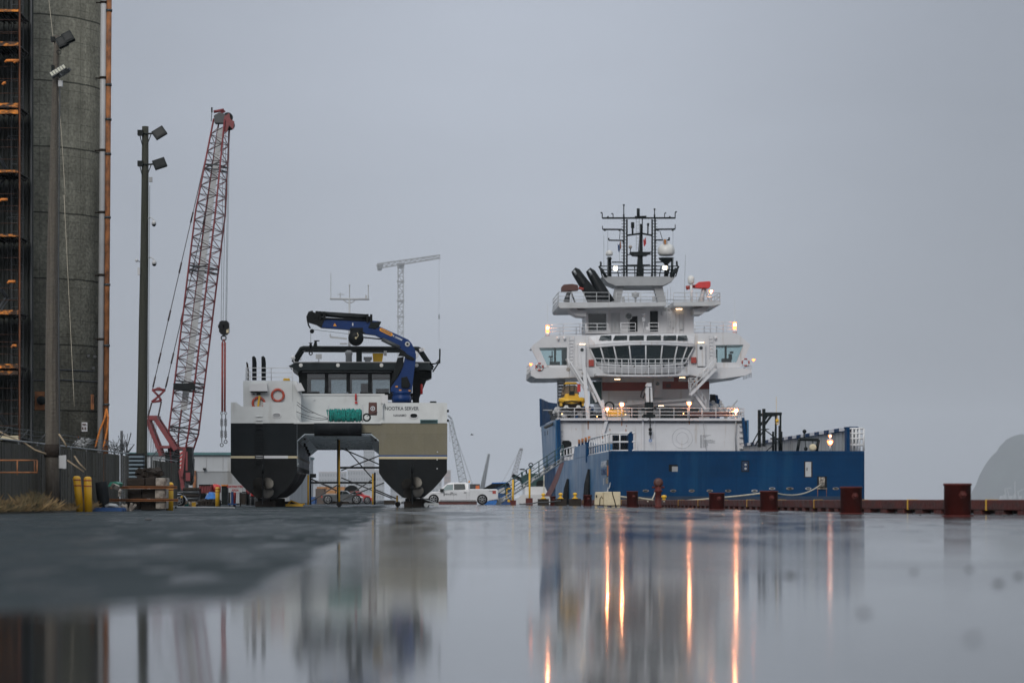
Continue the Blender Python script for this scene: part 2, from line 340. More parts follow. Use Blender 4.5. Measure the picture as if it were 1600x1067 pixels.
# ------------------------------------------------------------------ ground: wet wharf apron, asphalt yard, water, far hill
def ground_mat():
    m = bpy.data.materials.new('wet_wharf'); m.use_nodes = True; t = m.node_tree; n = t.nodes.new; l = t.links.new
    b = t.nodes['Principled BSDF']
    ge = n('ShaderNodeNewGeometry'); P = ge.outputs['Position']; sp = n('ShaderNodeSeparateXYZ'); l(P, sp.inputs[0])
    def math_(op, a, b_=None, clamp=False):
        k = n('ShaderNodeMath'); k.operation = op; k.use_clamp = clamp
        for i, q in enumerate((a, b_)):
            if q is None: continue
            if isinstance(q, (int, float)): k.inputs[i].default_value = q
            else: l(q, k.inputs[i])
        return k.outputs[0]
    def noise(scale, det=4, sx=(1, 1, 1), off=(0, 0, 0)):
        mp = n('ShaderNodeMapping'); mp.inputs['Scale'].default_value = sx; mp.inputs['Location'].default_value = off; l(P, mp.inputs[0])
        a = n('ShaderNodeTexNoise'); a.inputs['Scale'].default_value = scale; a.inputs['Detail'].default_value = det; l(mp.outputs[0], a.inputs[0]); return a.outputs[0]
    def rng(v, a, b_, c=0.0, d=1.0, smooth=False):
        k = n('ShaderNodeMapRange'); k.inputs[1].default_value = a; k.inputs[2].default_value = b_; k.inputs[3].default_value = c; k.inputs[4].default_value = d
        if smooth: k.interpolation_type = 'SMOOTHSTEP'
        l(v, k.inputs[0]); return k.outputs[0]
    X, Y = sp.outputs['X'], sp.outputs['Y']
    # seam between the asphalt yard (left) and the concrete apron (right): X = -0.55 - 0.047 Y
    d = math_('ADD', math_('ADD', X, math_('MULTIPLY', Y, .047)), .55)
    wob = math_('ADD', math_('MULTIPLY', math_('SUBTRACT', noise(.9, 5, (1, .35, 1)), .5), math_('ADD', math_('MULTIPLY', Y, .02), .30)), math_('MULTIPLY', math_('SUBTRACT', noise(7, 4, (1, .5, 1)), .5), .35))
    asph = rng(math_('ADD', d, wob), -.05, .05, 1, 0, True)
    # puddles lying on the asphalt close to the camera
    yy = math_('ADD', math_('ADD', Y, math_('MULTIPLY', X, -1.35)), math_('MULTIPLY', math_('SUBTRACT', noise(2.2, 6), .5), 4.2))
    near = rng(yy, 9.4, 10.8, 1, 0, True)
    pud = math_('MAXIMUM', math_('MULTIPLY', rng(noise(.22, 4, (1, .22, 1), (3, 7, 0)), .58, .66, 0, 1, True), .8), math_('MULTIPLY', rng(noise(2.6, 8, (1, .28, 1), (1, 4, 0)), .56, .62, 0, 1, True), .6))
    wet_a = math_('MAXIMUM', near, pud)
    # drier, rougher streaks on the concrete further out
    drych = rng(noise(.35, 5, (1, .16, 1), (11, 2, 0)), .50, .66, 0, 1, True)
    far = rng(Y, 22, 60, .0, 1.0, True)
    dry_c = math_('MULTIPLY', drych, far)
    dry_c = math_('MAXIMUM', dry_c, math_('MULTIPLY', rng(noise(1.9, 9, (1, .24, 1), (21, 3, 0)), .575, .62, 0, .8, True), rng(Y, 16, 38, 0, 1.0)))
    joint = math_('LESS_THAN', math_('ABSOLUTE', math_('SUBTRACT', math_('FRACT', math_('DIVIDE', math_('ADD', Y, 9), 15.0)), .5)), .006)
    dry_c = math_('MAXIMUM', dry_c, math_('MULTIPLY', joint, .8))
    dryness = n('ShaderNodeMix'); l(asph, dryness.inputs[0]); l(dry_c, dryness.inputs[2]); l(math_('SUBTRACT', 1.0, wet_a), dryness.inputs[3])
    dry = dryness.outputs[0]
    # colour
    ca = n('ShaderNodeMixRGB'); ca.inputs[1].default_value = (.055, .06, .063, 1); ca.inputs[2].default_value = (.009, .012, .015, 1); l(asph, ca.inputs[0])
    g = rng(noise(7, 6), .3, .7, .7, 1.3); k = n('ShaderNodeVectorMath'); k.operation = 'SCALE'; l(ca.outputs[0], k.inputs[0]); l(g, k.inputs['Scale'])
    l(k.outputs[0], b.inputs['Base Color'])
    # gloss
    rgh = n('ShaderNodeMix'); l(dry, rgh.inputs[0]); 
    l(rng(noise(.5, 4, (1, .25, 1), (5, 5, 0)), .35, .7, .06, .125), rgh.inputs[2]); l(math_('ADD', math_('MULTIPLY', asph, rng(noise(.30, 5, (1, .3, 1), (2, 9, 0)), .42, .60, .02, .46)), .18), rgh.inputs[3])
    l(rgh.outputs[0], b.inputs['Roughness'])
    b.inputs['IOR'].default_value = 1.42
    l(math_('SUBTRACT', .5, math_('MULTIPLY', dry, math_('ADD', .14, math_('MULTIPLY', asph, .26)))), b.inputs['Specular IOR Level'])
    # relief: coarse aggregate where dry, faint ripples in the film
    h1 = math_('MULTIPLY', noise(60, 4), math_('MULTIPLY', dry, 1.0))
    bp = n('ShaderNodeBump'); bp.inputs['Strength'].default_value = .55; bp.inputs['Distance'].default_value = .02; l(h1, bp.inputs['Height'])
    h2 = noise(1.1, 3, (1, .45, 1)); bp2 = n('ShaderNodeBump'); bp2.inputs['Strength'].default_value = .35; bp2.inputs['Distance'].default_value = .006
    l(h2, bp2.inputs['Height']); l(bp.outputs[0], bp2.inputs['Normal']); l(bp2.outputs[0], b.inputs['Normal'])
    df = n('ShaderNodeBsdfDiffuse'); df.inputs['Roughness'].default_value = .6; df.inputs[0].default_value = (.042, .054, .060, 1); l(bp.outputs[0], df.inputs['Normal'])
    ms = n('ShaderNodeMixShader'); l(math_('MULTIPLY', dry, math_('ADD', .38, math_('MULTIPLY', asph, .30))), ms.inputs[0]); l(b.outputs[0], ms.inputs[1]); l(df.outputs[0], ms.inputs[2]); l(ms.outputs[0], t.nodes['Material Output'].inputs['Surface'])
    return m
def water_mat():
    m = bpy.data.materials.new('harbour_water'); m.use_nodes = True; t = m.node_tree; n = t.nodes.new; l = t.links.new
    b = t.nodes['Principled BSDF']; b.inputs['Base Color'].default_value = (.02, .035, .04, 1); b.inputs['Roughness'].default_value = .12; b.inputs['IOR'].default_value = 1.33
    ge = n('ShaderNodeNewGeometry'); a = n('ShaderNodeTexNoise'); a.inputs['Scale'].default_value = .8; a.inputs['Detail'].default_value = 6; l(ge.outputs['Position'], a.inputs[0])
    k = n('ShaderNodeBump'); k.inputs['Strength'].default_value = .6; k.inputs['Distance'].default_value = .25; l(a.outputs[0], k.inputs['Height']); l(k.outputs[0], b.inputs['Normal'])
    return m
# pier edge, from behind the camera out to its end
EDGE = [(34, -60), (12.95, 60), (10.85, 72), (7.25, 141), (2.3, 236)]
g = MB()
poly = [(-1800, -60)] + EDGE + [(-30, 236), (-60, 420), (-60, 9000), (-1800, 9000)]
g.prism(poly, 0, -.6, 'z')
g.build('ground', ground_mat(), kind='structure')
g = MB(); W = [(x+.02 if i else x, y) for i, (x, y) in enumerate(EDGE)] + [(-30, 236)]
for a, b in zip(EDGE + [(-30, 236)], (EDGE + [(-30, 236)])[1:]):
    q = [Vector((a[0]-.25, a[1], -.602)), Vector((b[0]-.25, b[1]-.2, -.602))]
    g.add([q[0], q[1], q[1]+Vector((0, 0, -3.9)), q[0]+Vector((0, 0, -3.9))], [(0, 1, 2, 3)])
    k = int((Vector(b)-Vector(a)).length/3)
    for i in range(k):
        c = Vector(a).lerp(Vector(b), (i+.5)/max(1, k)); g.tube((c.x-.55, c.y, -.6), (c.x-.55, c.y, -4.4), .2, 10)
g.build('wharf_face', M['timber'], kind='structure')
g = MB(); g.box((-9200, -60, -3.05), (9200, 11900, -4.2)); g.build('water', water_mat(), kind='structure')

# forested headland across the harbour
def hill():
    g = MB(); Y0 = 9500
    prof = [(1516, 783.5), (1522, 775), (1527, 758), (1534, 744), (1543, 729), (1553, 714), (1565, 700), (1577, 690), (1590, 684), (1605, 681), (1640, 672), (1700, 655), (1780, 640), (1900, 628), (2100, 640), (2300, 690), (2500, 770)]
    pts = []
    for (x0, y0), (x1, y1) in zip(prof, prof[1:]):
        k = max(1, int((x1-x0)/5))
        for i in range(k): pts.append((x0+(x1-x0)*i/k, y0+(y1-y0)*i/k))
    rows = []; rr = random.Random(3)
    for j in range(16):
        t = j/15; row = []
        for x, y in pts:
            top = F0.p(x, y, Y0); h = max(0, top.z+3.5)
            s = math.sin(t*math.pi/2)
            row.append((top.x + (1-s)*(-4 if x < 1600 else 10) + rr.uniform(-6, 6), Y0 - 500*(1-t) + rr.uniform(-5, 5), -3.6 + h*s*(1+rr.uniform(-.015, .02)) + (rr.uniform(0, 16.0) if h > 4 else 0)*s))
        rows.append(row)
    for j in range(8):
        t = j/7; rows.append([(q[0]*(1+.15*t)+60*t, Y0 + 40 + 1300*t, -3.6 + (q[2]+3.6)*math.cos(t*math.pi/2)) for q in rows[15]])
    n = len(pts); vs = [q for row in rows for q in row]
    fs = [(j*n+i, j*n+i+1, (j+1)*n+i+1, (j+1)*n+i) for j in range(len(rows)-1) for i in range(n-1)]
    g.add(vs, fs, True); g.build('hill', M['hill'], kind='structure')
hill()
# the air between here and the far shore
m = bpy.data.materials.new('haze_air'); m.use_nodes = True; t = m.node_tree
t.nodes.remove(t.nodes['Principled BSDF']); v = t.nodes.new('ShaderNodeVolumePrincipled')
v.inputs['Color'].default_value = (.90, .94, 1.0, 1); v.inputs['Density'].default_value = .000078; v.inputs['Anisotropy'].default_value = .0
t.links.new(v.outputs[0], t.nodes['Material Output'].inputs['Volume'])
g = MB(); g.box((-9300, -80, -5.6), (9300, 12000, 440)); g.build('haze', m, kind='stuff')
# ================================================================== left side: silo, poles, fence, timber
def silo_mat():
    m = mat('silo_concrete', (.215, .210, .170), .9, spec=.1, var=.20, vs=.6, dirt=.5, dcol=(.12, .118, .095), ds=(1.2, 1.2, .12), dth=.47, bump=.5, bs=9, fine=.30)
    t = m.node_tree; n = t.nodes.new; l = t.links.new; b = t.nodes['Principled BSDF']; src = b.inputs['Base Color'].links[0].from_socket
    tc = n('ShaderNodeTexCoord'); sp = n('ShaderNodeSeparateXYZ'); l(tc.outputs['Object'], sp.inputs[0])
    def mm(op, a, c=None):
        k = n('ShaderNodeMath'); k.operation = op
        for i, q in enumerate((a, c)):
            if q is None: continue
            if isinstance(q, (int, float)): k.inputs[i].default_value = q
            else: l(q, k.inputs[i])
        return k.outputs[0]
    ang = mm('ARCTAN2', sp.outputs['Y'], sp.outputs['X'])
    nz = n('ShaderNodeTexNoise'); nz.inputs['Scale'].default_value = 1.3; nz.inputs['Detail'].default_value = 5; l(tc.outputs['Object'], nz.inputs[0])
    z = mm('ADD', sp.outputs['Z'], mm('MULTIPLY', nz.outputs[0], .06))
    def line(v, per, wd): return mm('LESS_THAN', mm('ABSOLUTE', mm('SUBTRACT', mm('FRACT', mm('DIVIDE', v, per)), .5)), wd)
    big = line(z, 2.86, .012); small = line(z, .715, .022); vert = line(ang, math.pi/16, .03)
    br = mm('ADD', mm('MULTIPLY', mm('GREATER_THAN', nz.outputs[0], .48), .7), .3)
    s = mm('MAXIMUM', mm('MULTIPLY', big, .75), mm('MULTIPLY', mm('MAXIMUM', mm('MULTIPLY', small, .40), mm('MULTIPLY', vert, .30)), br))
    k = n('ShaderNodeMixRGB'); k.inputs[2].default_value = (.018, .02, .018, 1); l(s, k.inputs[0]); l(src, k.inputs[1])
    # each pour has its own tone
    wn = n('ShaderNodeTexWhiteNoise'); wn.noise_dimensions = '2D'; cb = n('ShaderNodeCombineXYZ')
    l(mm('FLOOR', mm('DIVIDE', z, .715)), cb.inputs[0]); l(mm('FLOOR', mm('DIVIDE', ang, math.pi/16)), cb.inputs[1]); l(cb.outputs[0], wn.inputs['Vector'])
    sc_ = n('ShaderNodeVectorMath'); sc_.operation = 'SCALE'; l(k.outputs[0], sc_.inputs[0]); l(mm('ADD', mm('MULTIPLY', wn.outputs['Value'], .22), .89), sc_.inputs['Scale'])
    l(sc_.outputs[0], b.inputs['Base Color']); return m
YS = 108.0; cS = G(50, YS); RS = 115/FOC*YS
silo = thing('concrete_silo', 'tall round grey concrete silo rising out of the top left corner', 'silo', F0, cS)
g = MB(); g.lathe(cS, [(RS, 0), (RS, 31)], 96); g.build('wall', silo_mat(), silo)
def spt(x, y, out=.0):     # a point on the silo's skin under photo pixel x, y
    d = F0.ray(x, y); # ray - cylinder
    ax, ay = d.x, 1.0; cx, cy = cS.x, cS.y; A = ax*ax+ay*ay; B = -2*(ax*cx+ay*cy); C_ = cx*cx+cy*cy-(RS+out)**2
    D = B*B-4*A*C_
    t_ = (-B-math.sqrt(max(D, 0)))/(2*A); return Vector((ax*t_, t_, CZ+d.z*t_))
g = MB()
q = spt(131, 667, .1); g.obox(q, (.24, .3, .40), (0, 0, .4)); bx = g.build('switch_box', M['whitec'], silo)
g = MB(); g.obox(q+Vector((.05, -.18, .11)), (.16, .03, .05)); 
for dx in (-.02, .09): g.obox(q+Vector((dx, -.18, -.06)), (.05, .04, .1))
g.build('switch', M['maroon'], bx)
g = MB(); q = spt(62, 626, .02); g.obox(q, (.42, .04, .80), (0, 0, .1)); pt = g.build('steel_patch', M['rust'], silo, 'square rusty orange steel patch')
g = MB(); g.lathe(q+Vector((.12, -.3, 0)), [(.11, -.1), (.2, 0), (.2, .12), (.1, .22)], 14, 'y'); g.build('round_lamp', M['dark'], pt)
g = MB(); q = spt(144, 628, .02); g.obox(q, (.16, .05, .66), (0, 0, .8)); g.build('steel_patch', M['rust'], silo, 'narrow rusty patch near the pipes')
g = MB(); q = spt(42, 604, .1); g.obox(q, (.36, .2, .13)); g.tube(q+Vector((-.12, 0, .2)), q+Vector((-.12, -.1, .35)), .07, 8); g.build('wall_lamp', M['dark'], silo)
g = MB()
def cond(x0, x1, y, r, dy=0): g.path([spt(x0+(x1-x0)*i/8, y+dy*i/8, .06) for i in range(9)], r, 6)
cond(66, 147, 576, .03, 4); cond(92, 160, 593, .03, 4); cond(36, 70, 594, .03)
g.path([spt(37, 610, .06), spt(37, 632, .06), spt(33, 638, .06)], .015, 5)
for x, y in ((138, 556), (148, 557), (146, 575)): g.obox(spt(x, y, .06), (.12, .1, .12))
g.build('conduit', M['darksteel'], silo)
# down pipes on the right edge
pY = YS-1.35
def pipe(name, label, x0, x1, r, m, clampys, cat='pipe'):
    a = F0.p(x0, 0, pY); b = G(x1, pY); k = thing(name, label, cat, F0, b)
    dx = (b.x-a.x)/(a.z)
    top = Vector((b.x-dx*30, pY, 30)); MB().tube(b, top, r, 16).build('pipe_run', m, k)
    for y in clampys:
        c = F0.p(x0+(x1-x0)*y/781, y, pY); g = MB(); g.lathe(c, [(r+.03, -.05), (r+.03, .05)], 16); g.tube(c, c+Vector((-.35, .1, 0)), .03, 6)
        g.build('clamp', M['timber'] if 'grey' in label else M['darksteel'], k)
    return k
pipe('drain_pipe', 'pale grey vertical pipe strapped to the right side of the silo', 162, 156, .135, M['palegrey'], (4, 122, 235, 332, 430, 530))
pipe('drain_pipe', 'rusty orange vertical pipe beside the pale pipe on the silo edge', 170.5, 165, .115, M['rust'], (17, 133, 187, 241, 340, 445, 540, 632))
# hoses
g = MB(); A = [(166, 640), (163, 655), (156, 672), (151, 690), (149, 699)]; g.path([F0.p(x, y, pY-.7) for x, y in A], .045, 8)
g.build('hose', M['orust'], None, 'tan hose bending left of the rusty pipe foot', 'hose', base=F0.p(166, 640, pY-.7))
g = MB(); A = [(166, 638), (169, 652), (168, 668), (164, 688), (161, 702)]; g.path([F0.p(x, y, pY-.9) for x, y in A], .045, 8)
g.build('hose', M['orust'], None, 'tan hose bending right in front of the rusty pipe foot', 'hose', base=F0.p(166, 638, pY-.9))
g = MB(); g.path([F0.p(74+(102-74)*i/14 + 3*math.sin(i/14*3.14), -20 + 330*i/14, 95) for i in range(15)] , .012, 5)
g.path([F0.p(100+(116-100)*i/10, 305 + 330*i/10, 95) for i in range(11)], .012, 5)
g.build('cable', M['rope'], None, 'thin pale cable hanging down in front of the silo', 'cable', base=F0.p(90, 150, 95))

# rusty stair tower left of the silo wall
YT = 100.0
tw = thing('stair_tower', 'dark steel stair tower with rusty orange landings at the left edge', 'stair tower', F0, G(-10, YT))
x0, x1 = G(-70, YT).x, G(31, YT).x
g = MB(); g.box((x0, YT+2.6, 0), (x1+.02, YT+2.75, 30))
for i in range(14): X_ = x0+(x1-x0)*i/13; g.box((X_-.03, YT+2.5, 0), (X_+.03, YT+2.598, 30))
g.build('recess_shade_sheet', mat('recess_shade', (.014, .018, .016), .8, var=.4, vs=1.2, dirt=.5, dcol=(.035, .033, .026), ds=(3, 3, .3), dth=.5), tw)  # dark sheet stands in for the shaded recess between the silos
for xx, yy in ((x1, YT), (x1, YT+2.4), (G(-66, YT).x, YT)):
    g = MB(); g.box((xx-.05, yy-.06, 0), (xx+.02, yy+.06, 30)); g.box((xx-.05, yy-.06, 0), (xx-.03, yy+.16, 30)); g.build('column', mat('brown_rust', (.13, .045, .018), .85, var=.5, vs=2, dirt=.8, dcol=(.025, .015, .01), ds=(3, 3, .5), dth=.47) if yy == YT else M['darksteel'], tw)
LM = mat('scaling_rust', (.70, .24, .035), .8, var=.35, vs=6, dirt=.98, dcol=(.022, .014, .01), ds=(2.6, 2.6, 6), dth=.40)
DR = mat('dark_rust', (.07, .028, .014), .85, var=.4, vs=4, dirt=.8, dcol=(.012, .01, .009), ds=(2, 2, 2), dth=.45)
for y in (17, 69, 165, 268, 368, 488, 572, 684):
    z = F0.p(0, y, YT).z; g = MB(); h = .05 if y in (17, 268, 368) else .09
    g.box((x0, YT-.05, z-h), (x1-.052, YT+.05, z+h))
    if y in (165, 572): g.box((x0, YT-.1, z-.36), (x1-.052, YT+.02, z-.20))
    g.build('landing_edge', LM if y != 684 else M['cream'], tw)
    g = MB(); g.box((x0, YT+.052, z-.03), (x1-.06, YT+2.2, z+.01))
    for i in range(12): X_ = x0+(x1-x0)*i/12; g.box((X_, YT+.055, z-.12), (X_+.05, YT+2.2, z-.032))
    g.build('landing', M['black'], tw)
    g = MB(); g.rail([(x0, YT, z), (x1-.06, YT, z)], 1.0, 2, .016, .8)
    for k in range(2): g.tube((x0, YT+.2, z+.5*k-1.4), (x1-.1, YT+.2, z+.5*k-1.4), .012, 5)
    g.build('landing_rail', DR, tw)
g = MB()
for i in range(5): a = F0.p(8 if i % 2 else -50, 165+100*i, YT+1); b = F0.p(-50 if i % 2 else 8, 265+100*i, YT+1); g.tube(a, b, .05, 6); g.tube(a+Vector((0, .6, 0)), b+Vector((0, .6, 0)), .05, 6)
g.build('stringer', M['darksteel'], tw)
g = MB(); g.ladder((x1-.5, YT+1.9, 0), (x1-.5, YT+1.9, 29), .5, .02, .35); g.path([(x1-1.0, YT+.3, z_) for z_ in (0, 8, 12, 18, 24, 29)], .02, 5)
for i in range(8): g.torus((x1-.5, YT+1.6, 2+3.4*i), .35, .015, 'z', 16, 5)
g.build('caged_ladder', M['darksteel'], tw)
g = MB()
for y, xs in ((95, (8, 30)), (96, (22, 28)), (130, (4, 9)), (312, (0, 12)), (440, (12, 24)), (540, (18, 26))):
    g.path([F0.p(xs[0], y+3, YT-.1), F0.p(xs[0]+2, y, YT-.1), F0.p(xs[1], y, YT-.1)], .06, 8)
g.build('rusty_bracket', M['orust'], tw)

# ------------------------------------------------------------------ wooden light poles
YA = 72.0
pa = thing('light_pole', 'leaning grey timber pole with two rows of floodlights in front of the silo', 'light pole', F0, G(83, YA), 'timber light poles')
pts = [(83.5, 797, 13), (82.5, 740, 11.5), (81.5, 650, 10.8), (81, 560, 10), (81.2, 470, 9), (82, 380, 8.2), (83.5, 290, 7), (85, 210, 6), (86.5, 140, 5.3), (88, 90, 4.8), (89, 56, 4.4)]
g = MB(); g.path([F0.p(x, y, YA) for x, y, r in pts], [r/FOC*YA for x, y, r in pts], 20); g.build('pole_shaft', M['wood'], pa)
g = MB(); g.path([F0.p(x, y, YA-.22) for x, y in ((94, 797), (93.5, 700), (92, 560), (91.5, 400), (92.5, 250), (93.5, 135))], .022, 6); g.build('conduit', M['darksteel'], pa)
g = MB(); a = F0.p(97.5, 721.5, YA-.3); g.obox(a, (.20, .18, .38), (0, 0, .3)); g.obox(a+Vector((.07, -.07, 0)), (.10, .08, .40), (0, 0, .3)); g.build('junction_box', M['palegrey'], pa)
g = MB(); a = F0.p(81.8, 714, YA); g.lathe(a+Vector((0, 0, 0)), [(.235, 0), (.235, .38)], 20); g.build('pole_band', M['timber'], pa)
g = MB(); a = F0.p(94.5, 131, YA-.2); g.obox(a, (.12, .1, .18)); g.build('small_box', M['palegrey'], pa)
def flood(par, x, y, Y, wd, ht, tilt, turn=0.0, nl=2, name='floodlight', body='dark'):
    c = F0.p(x, y, Y); from mathutils import Euler
    e = Euler((R(-20), tilt, turn)); m3 = e.to_matrix()
    g = MB(); g.obox(c, (wd, .14, ht), e)
    for i in range(5): g.obox(c+m3 @ Vector((-wd/2+wd*(i+.5)/5, .1, 0)), (.012, .10, ht*.9), e)
    f = g.build(name, M[body], par)
    g = MB()
    for i in range(nl): g.obox(c+m3 @ Vector((wd*((i+.5)/nl-.5), -.075, 0)), (wd/nl*.72, .02, ht*.72), e)
    g.build('lamp_glass', M['ledp' if nl > 2 else 'lens'], f); return c
yA = YA-.35
c1 = flood(pa, 97, 66, yA, .30, .32, R(-28), R(10), 1); c2 = flood(pa, 106.5, 59, yA, .30, .32, R(-28), R(10), 1)
c3 = flood(pa, 91, 112, yA, .50, .17, R(-33), R(10), 6, 'panel_light', 'darksteel'); c4 = flood(pa, 101, 114, yA, .40, .09, R(-33), R(40), 1, 'panel_light', 'darksteel')
g = MB(); 
for c in (c1, c2, c3, c4): g.tube(c+Vector((0, .1, 0)), F0.p(87.5, HY-(c.z-CZ)*FOC/YA, YA), .03, 6)
g.torus(F0.p(92, 82, YA-.2), .06, .012, 'v', 14, 5); g.obox(F0.p(83, 62, YA-.05), (.12, .2, .14)); g.obox(F0.p(83, 108, YA-.05), (.08, .2, .2)); g.build('light_bracket', M['dark'], pa)

YB = 100.0
pb = thing('light_pole', 'mossy green timber pole with two tilted floodlights and cameras', 'light pole', F0, G(221, YB), 'timber light poles')
pts = [(221, 790, 9), (221.5, 700, 8.4), (223, 600, 7.6), (224, 500, 7.0), (225.5, 400, 6.3), (226.5, 300, 5.6), (227, 198, 5)]
g = MB(); g.path([F0.p(x, y, YB) for x, y, r in pts], [r/FOC*YB for x, y, r in pts], 18); g.build('pole_shaft', M['woodgreen'], pb)
for y, xc in ((208, 249), (256, 249.5)):
    c = flood(pb, xc, y, YB-.3, .52, .40, R(-33 if y < 230 else -20), R(12), 1)
    g = MB(); g.tube(c+Vector((-.2, .1, 0)), F0.p(219, y+2, YB-.1), .035, 6); g.obox(F0.p(219.5, y, YB-.1), (.22, .25, .22)); g.tube(F0.p(218, y+2, YB-.15), F0.p(222, y+18, YB-.2), .02, 5); g.tube(F0.p(236, y+2, YB-.15), F0.p(230, y+18, YB-.2), .02, 5); g.build('light_bracket', M['dark'], pb)
g = MB(); g.obox(F0.p(235.5, 281, YB-.2), (.13, .12, .2)); g.build('small_box', M['grey'], pb)
for x, y in ((240.5, 348), (241, 410)):
    g = MB(); a = F0.p(x, y+3, YB-.25); g.path([F0.p(229, y-6, YB), F0.p(236, y-8, YB-.2), a+Vector((0, 0, .18))], .022, 6); g.lathe(a, [(.04, .18), (.09, .1), (.10, 0)], 12); sx = g.build('security_camera', M['palegrey'], pb)
    MB().ball(a, .085, 12).build('camera_dome', M['black'], sx)
g = MB(); g.ball(F0.p(213.5, 407, YB-.3), .07, 10); g.tube(F0.p(213.5, 407, YB-.3), F0.p(221, 410, YB), .02, 5); g.obox(F0.p(217, 424, YB-.2), (.1, .1, .3)); g.build('small_camera', M['palegrey'], pb)
g = MB(); g.path([F0.p(x, y, YB-.2) for x, y in ((234, 290), (233, 420), (232, 600), (231, 740))], .012, 5); g.build('conduit', M['darksteel'], pb)

# ------------------------------------------------------------------ slatted chain link fence
fmat = mat('fence_slats', (.050, .048, .038), .8, var=.3, vs=2, dirt=.6, dcol=(.022, .023, .02), ds=(9, 9, .8), dth=.5, fine=.2)
def fence(label, a, b, hh=2.05, brace=True):
    a, b = Vector((*a, 0)), Vector((*b, 0)); d = (b-a); Ln = d.length; d.normalize(); nrm = Vector((d.y, -d.x, 0))
    f = thing('slatted_fence', label, 'fence', F0, a); g = MB(); rr = random.Random(int(Ln*10)); s = 0; yaw = math.atan2(d.y, d.x)
    while s < Ln:
        wv = rr.uniform(.085, .10)
        if rr.random() > .03: g.obox(a+d*s+Vector((0, 0, .06+hh/2-.05))+nrm*rr.uniform(-.01, .01), (wv, .012, hh-.2+rr.uniform(-.03, .03)), (0, 0, yaw+rr.uniform(-.12, .12)))
        s += .105
    g.build('slats', fmat, f)
    g = MB()
    for z in (.10, hh): g.tube(a+Vector((0, 0, z)), b+Vector((0, 0, z)), .024, 8)
    g.build('fence_rail', M['steel'], f)
    k = max(2, round(Ln/2.6))
    for i in range(k+1):
        q = a+d*(Ln*i/k)-nrm*.07; g = MB(); g.tube(q, q+Vector((0, 0, hh+.03)), .035, 8); e = q+Vector((0, 0, hh)); g.tube(e, e+nrm*.28+Vector((0, 0, .34)), .018, 6); g.build('post', M['darksteel'], f)
    g = MB()
    for j in range(3):
        o = nrm*(.09*(j+1)-.07)+Vector((0, 0, .11*(j+1)+hh)); P_ = [a+d*(Ln*i/24)+o+Vector((0, 0, -.03*math.sin(i*3.14*k/24)**2)) for i in range(25)]; g.path(P_, .008, 4)
    g.build('barbed_wire', M['wire'], f); return f
fence('long dark slatted fence with barbed wire arms in front of the silo', (-14.3, 54), (-13.95, 88.0))
fence('short slatted fence panel with barbed wire right of the mossy pole', (-14.4, 97), (-14.6, 105.5))
g = MB()
for A in ([(-5, 672), (12, 681), (35, 690), (55, 703), (72, 709)], [(92, 678), (100, 690), (104, 698)], [(116, 712), (124, 724), (134, 734)], [(105, 719), (118, 728), (131, 737)]):
    g.path([F0.p(x, y, 70) for x, y in A], .024, 7)
g.build('hose', mat('tan_hose', (.26, .20, .13), .7, var=.4, vs=3), None, 'long pale hose draped over the slatted fence', 'hose', base=F0.p(30, 690, 70))
g = MB()
for i in range(60):
    rr = random.Random(i); p0 = F0.p(rr.uniform(174, 200), rr.uniform(696, 712), 89); g.tube(p0, p0+Vector((rr.uniform(-.3, .3), rr.uniform(-.1, .1), rr.uniform(.05, .5))), .012, 4)
g.tube(F0.p(190, 712, 90), F0.p(190, 673, 90), .05, 8); g.tube(F0.p(198, 712, 90), F0.p(198, 690, 90), .03, 8)
g.build('scrap_pile', M['darksteel'], None, 'jumble of thin dark pipes rising above the fence corner', 'scrap pile', base=G(190, 90))
g = MB()
for i in range(30):
    rr = random.Random(i+50); c = F0.p(rr.uniform(120, 136), rr.uniform(686, 699), 80.2); g.path([c, c+Vector((rr.uniform(-.15, .15), 0, rr.uniform(-.08, .12))), c+Vector((rr.uniform(-.2, .2), .1, rr.uniform(-.1, .1)))], .012, 4)
g.build('wire_tangle', M['palegrey'], None, 'pale tangle of wire caught on top of the slatted fence', 'wire', base=F0.p(128, 692, 80.2))
# guard rail frame behind the fence seen as rusty lines
g = MB(); Yr = 64
for y in (719, 738): g.tube(F0.p(-20, y, Yr), F0.p(58, y, Yr), .02, 6)
for x in (27, 54, 58): g.tube(F0.p(x, 719, Yr), F0.p(x, 739 if x > 50 else 742, Yr), .018, 6)
g.build('guard_rail', M['rust'], None, 'low rusty guard rail against the slatted fence at far left', 'guard rail', base=F0.p(20, 742, Yr))
# louvred rack
rk = thing('slatted_rack', 'dark horizontal slatted rack between the fence end and mossy pole', 'rack', F0, G(211, 96))
g = MB(); 
for i in range(9): a = F0.p(199, 713+i*6.2, 96); b = F0.p(223, 713+i*6.2, 96); g.box((a.x, 96, a.z-.05), (b.x, 96.5, a.z+.03))
g.build('shelf', mat('shelf_blue', (.10, .14, .17), .5), rk)
g = MB(); a = F0.p(198.5, 708, 96.5); b = F0.p(223.5, 785, 96.5); g.box((a.x, 96.6, 0), (b.x, 96.9, a.z)); g.build('back_panel', M['black'], rk)

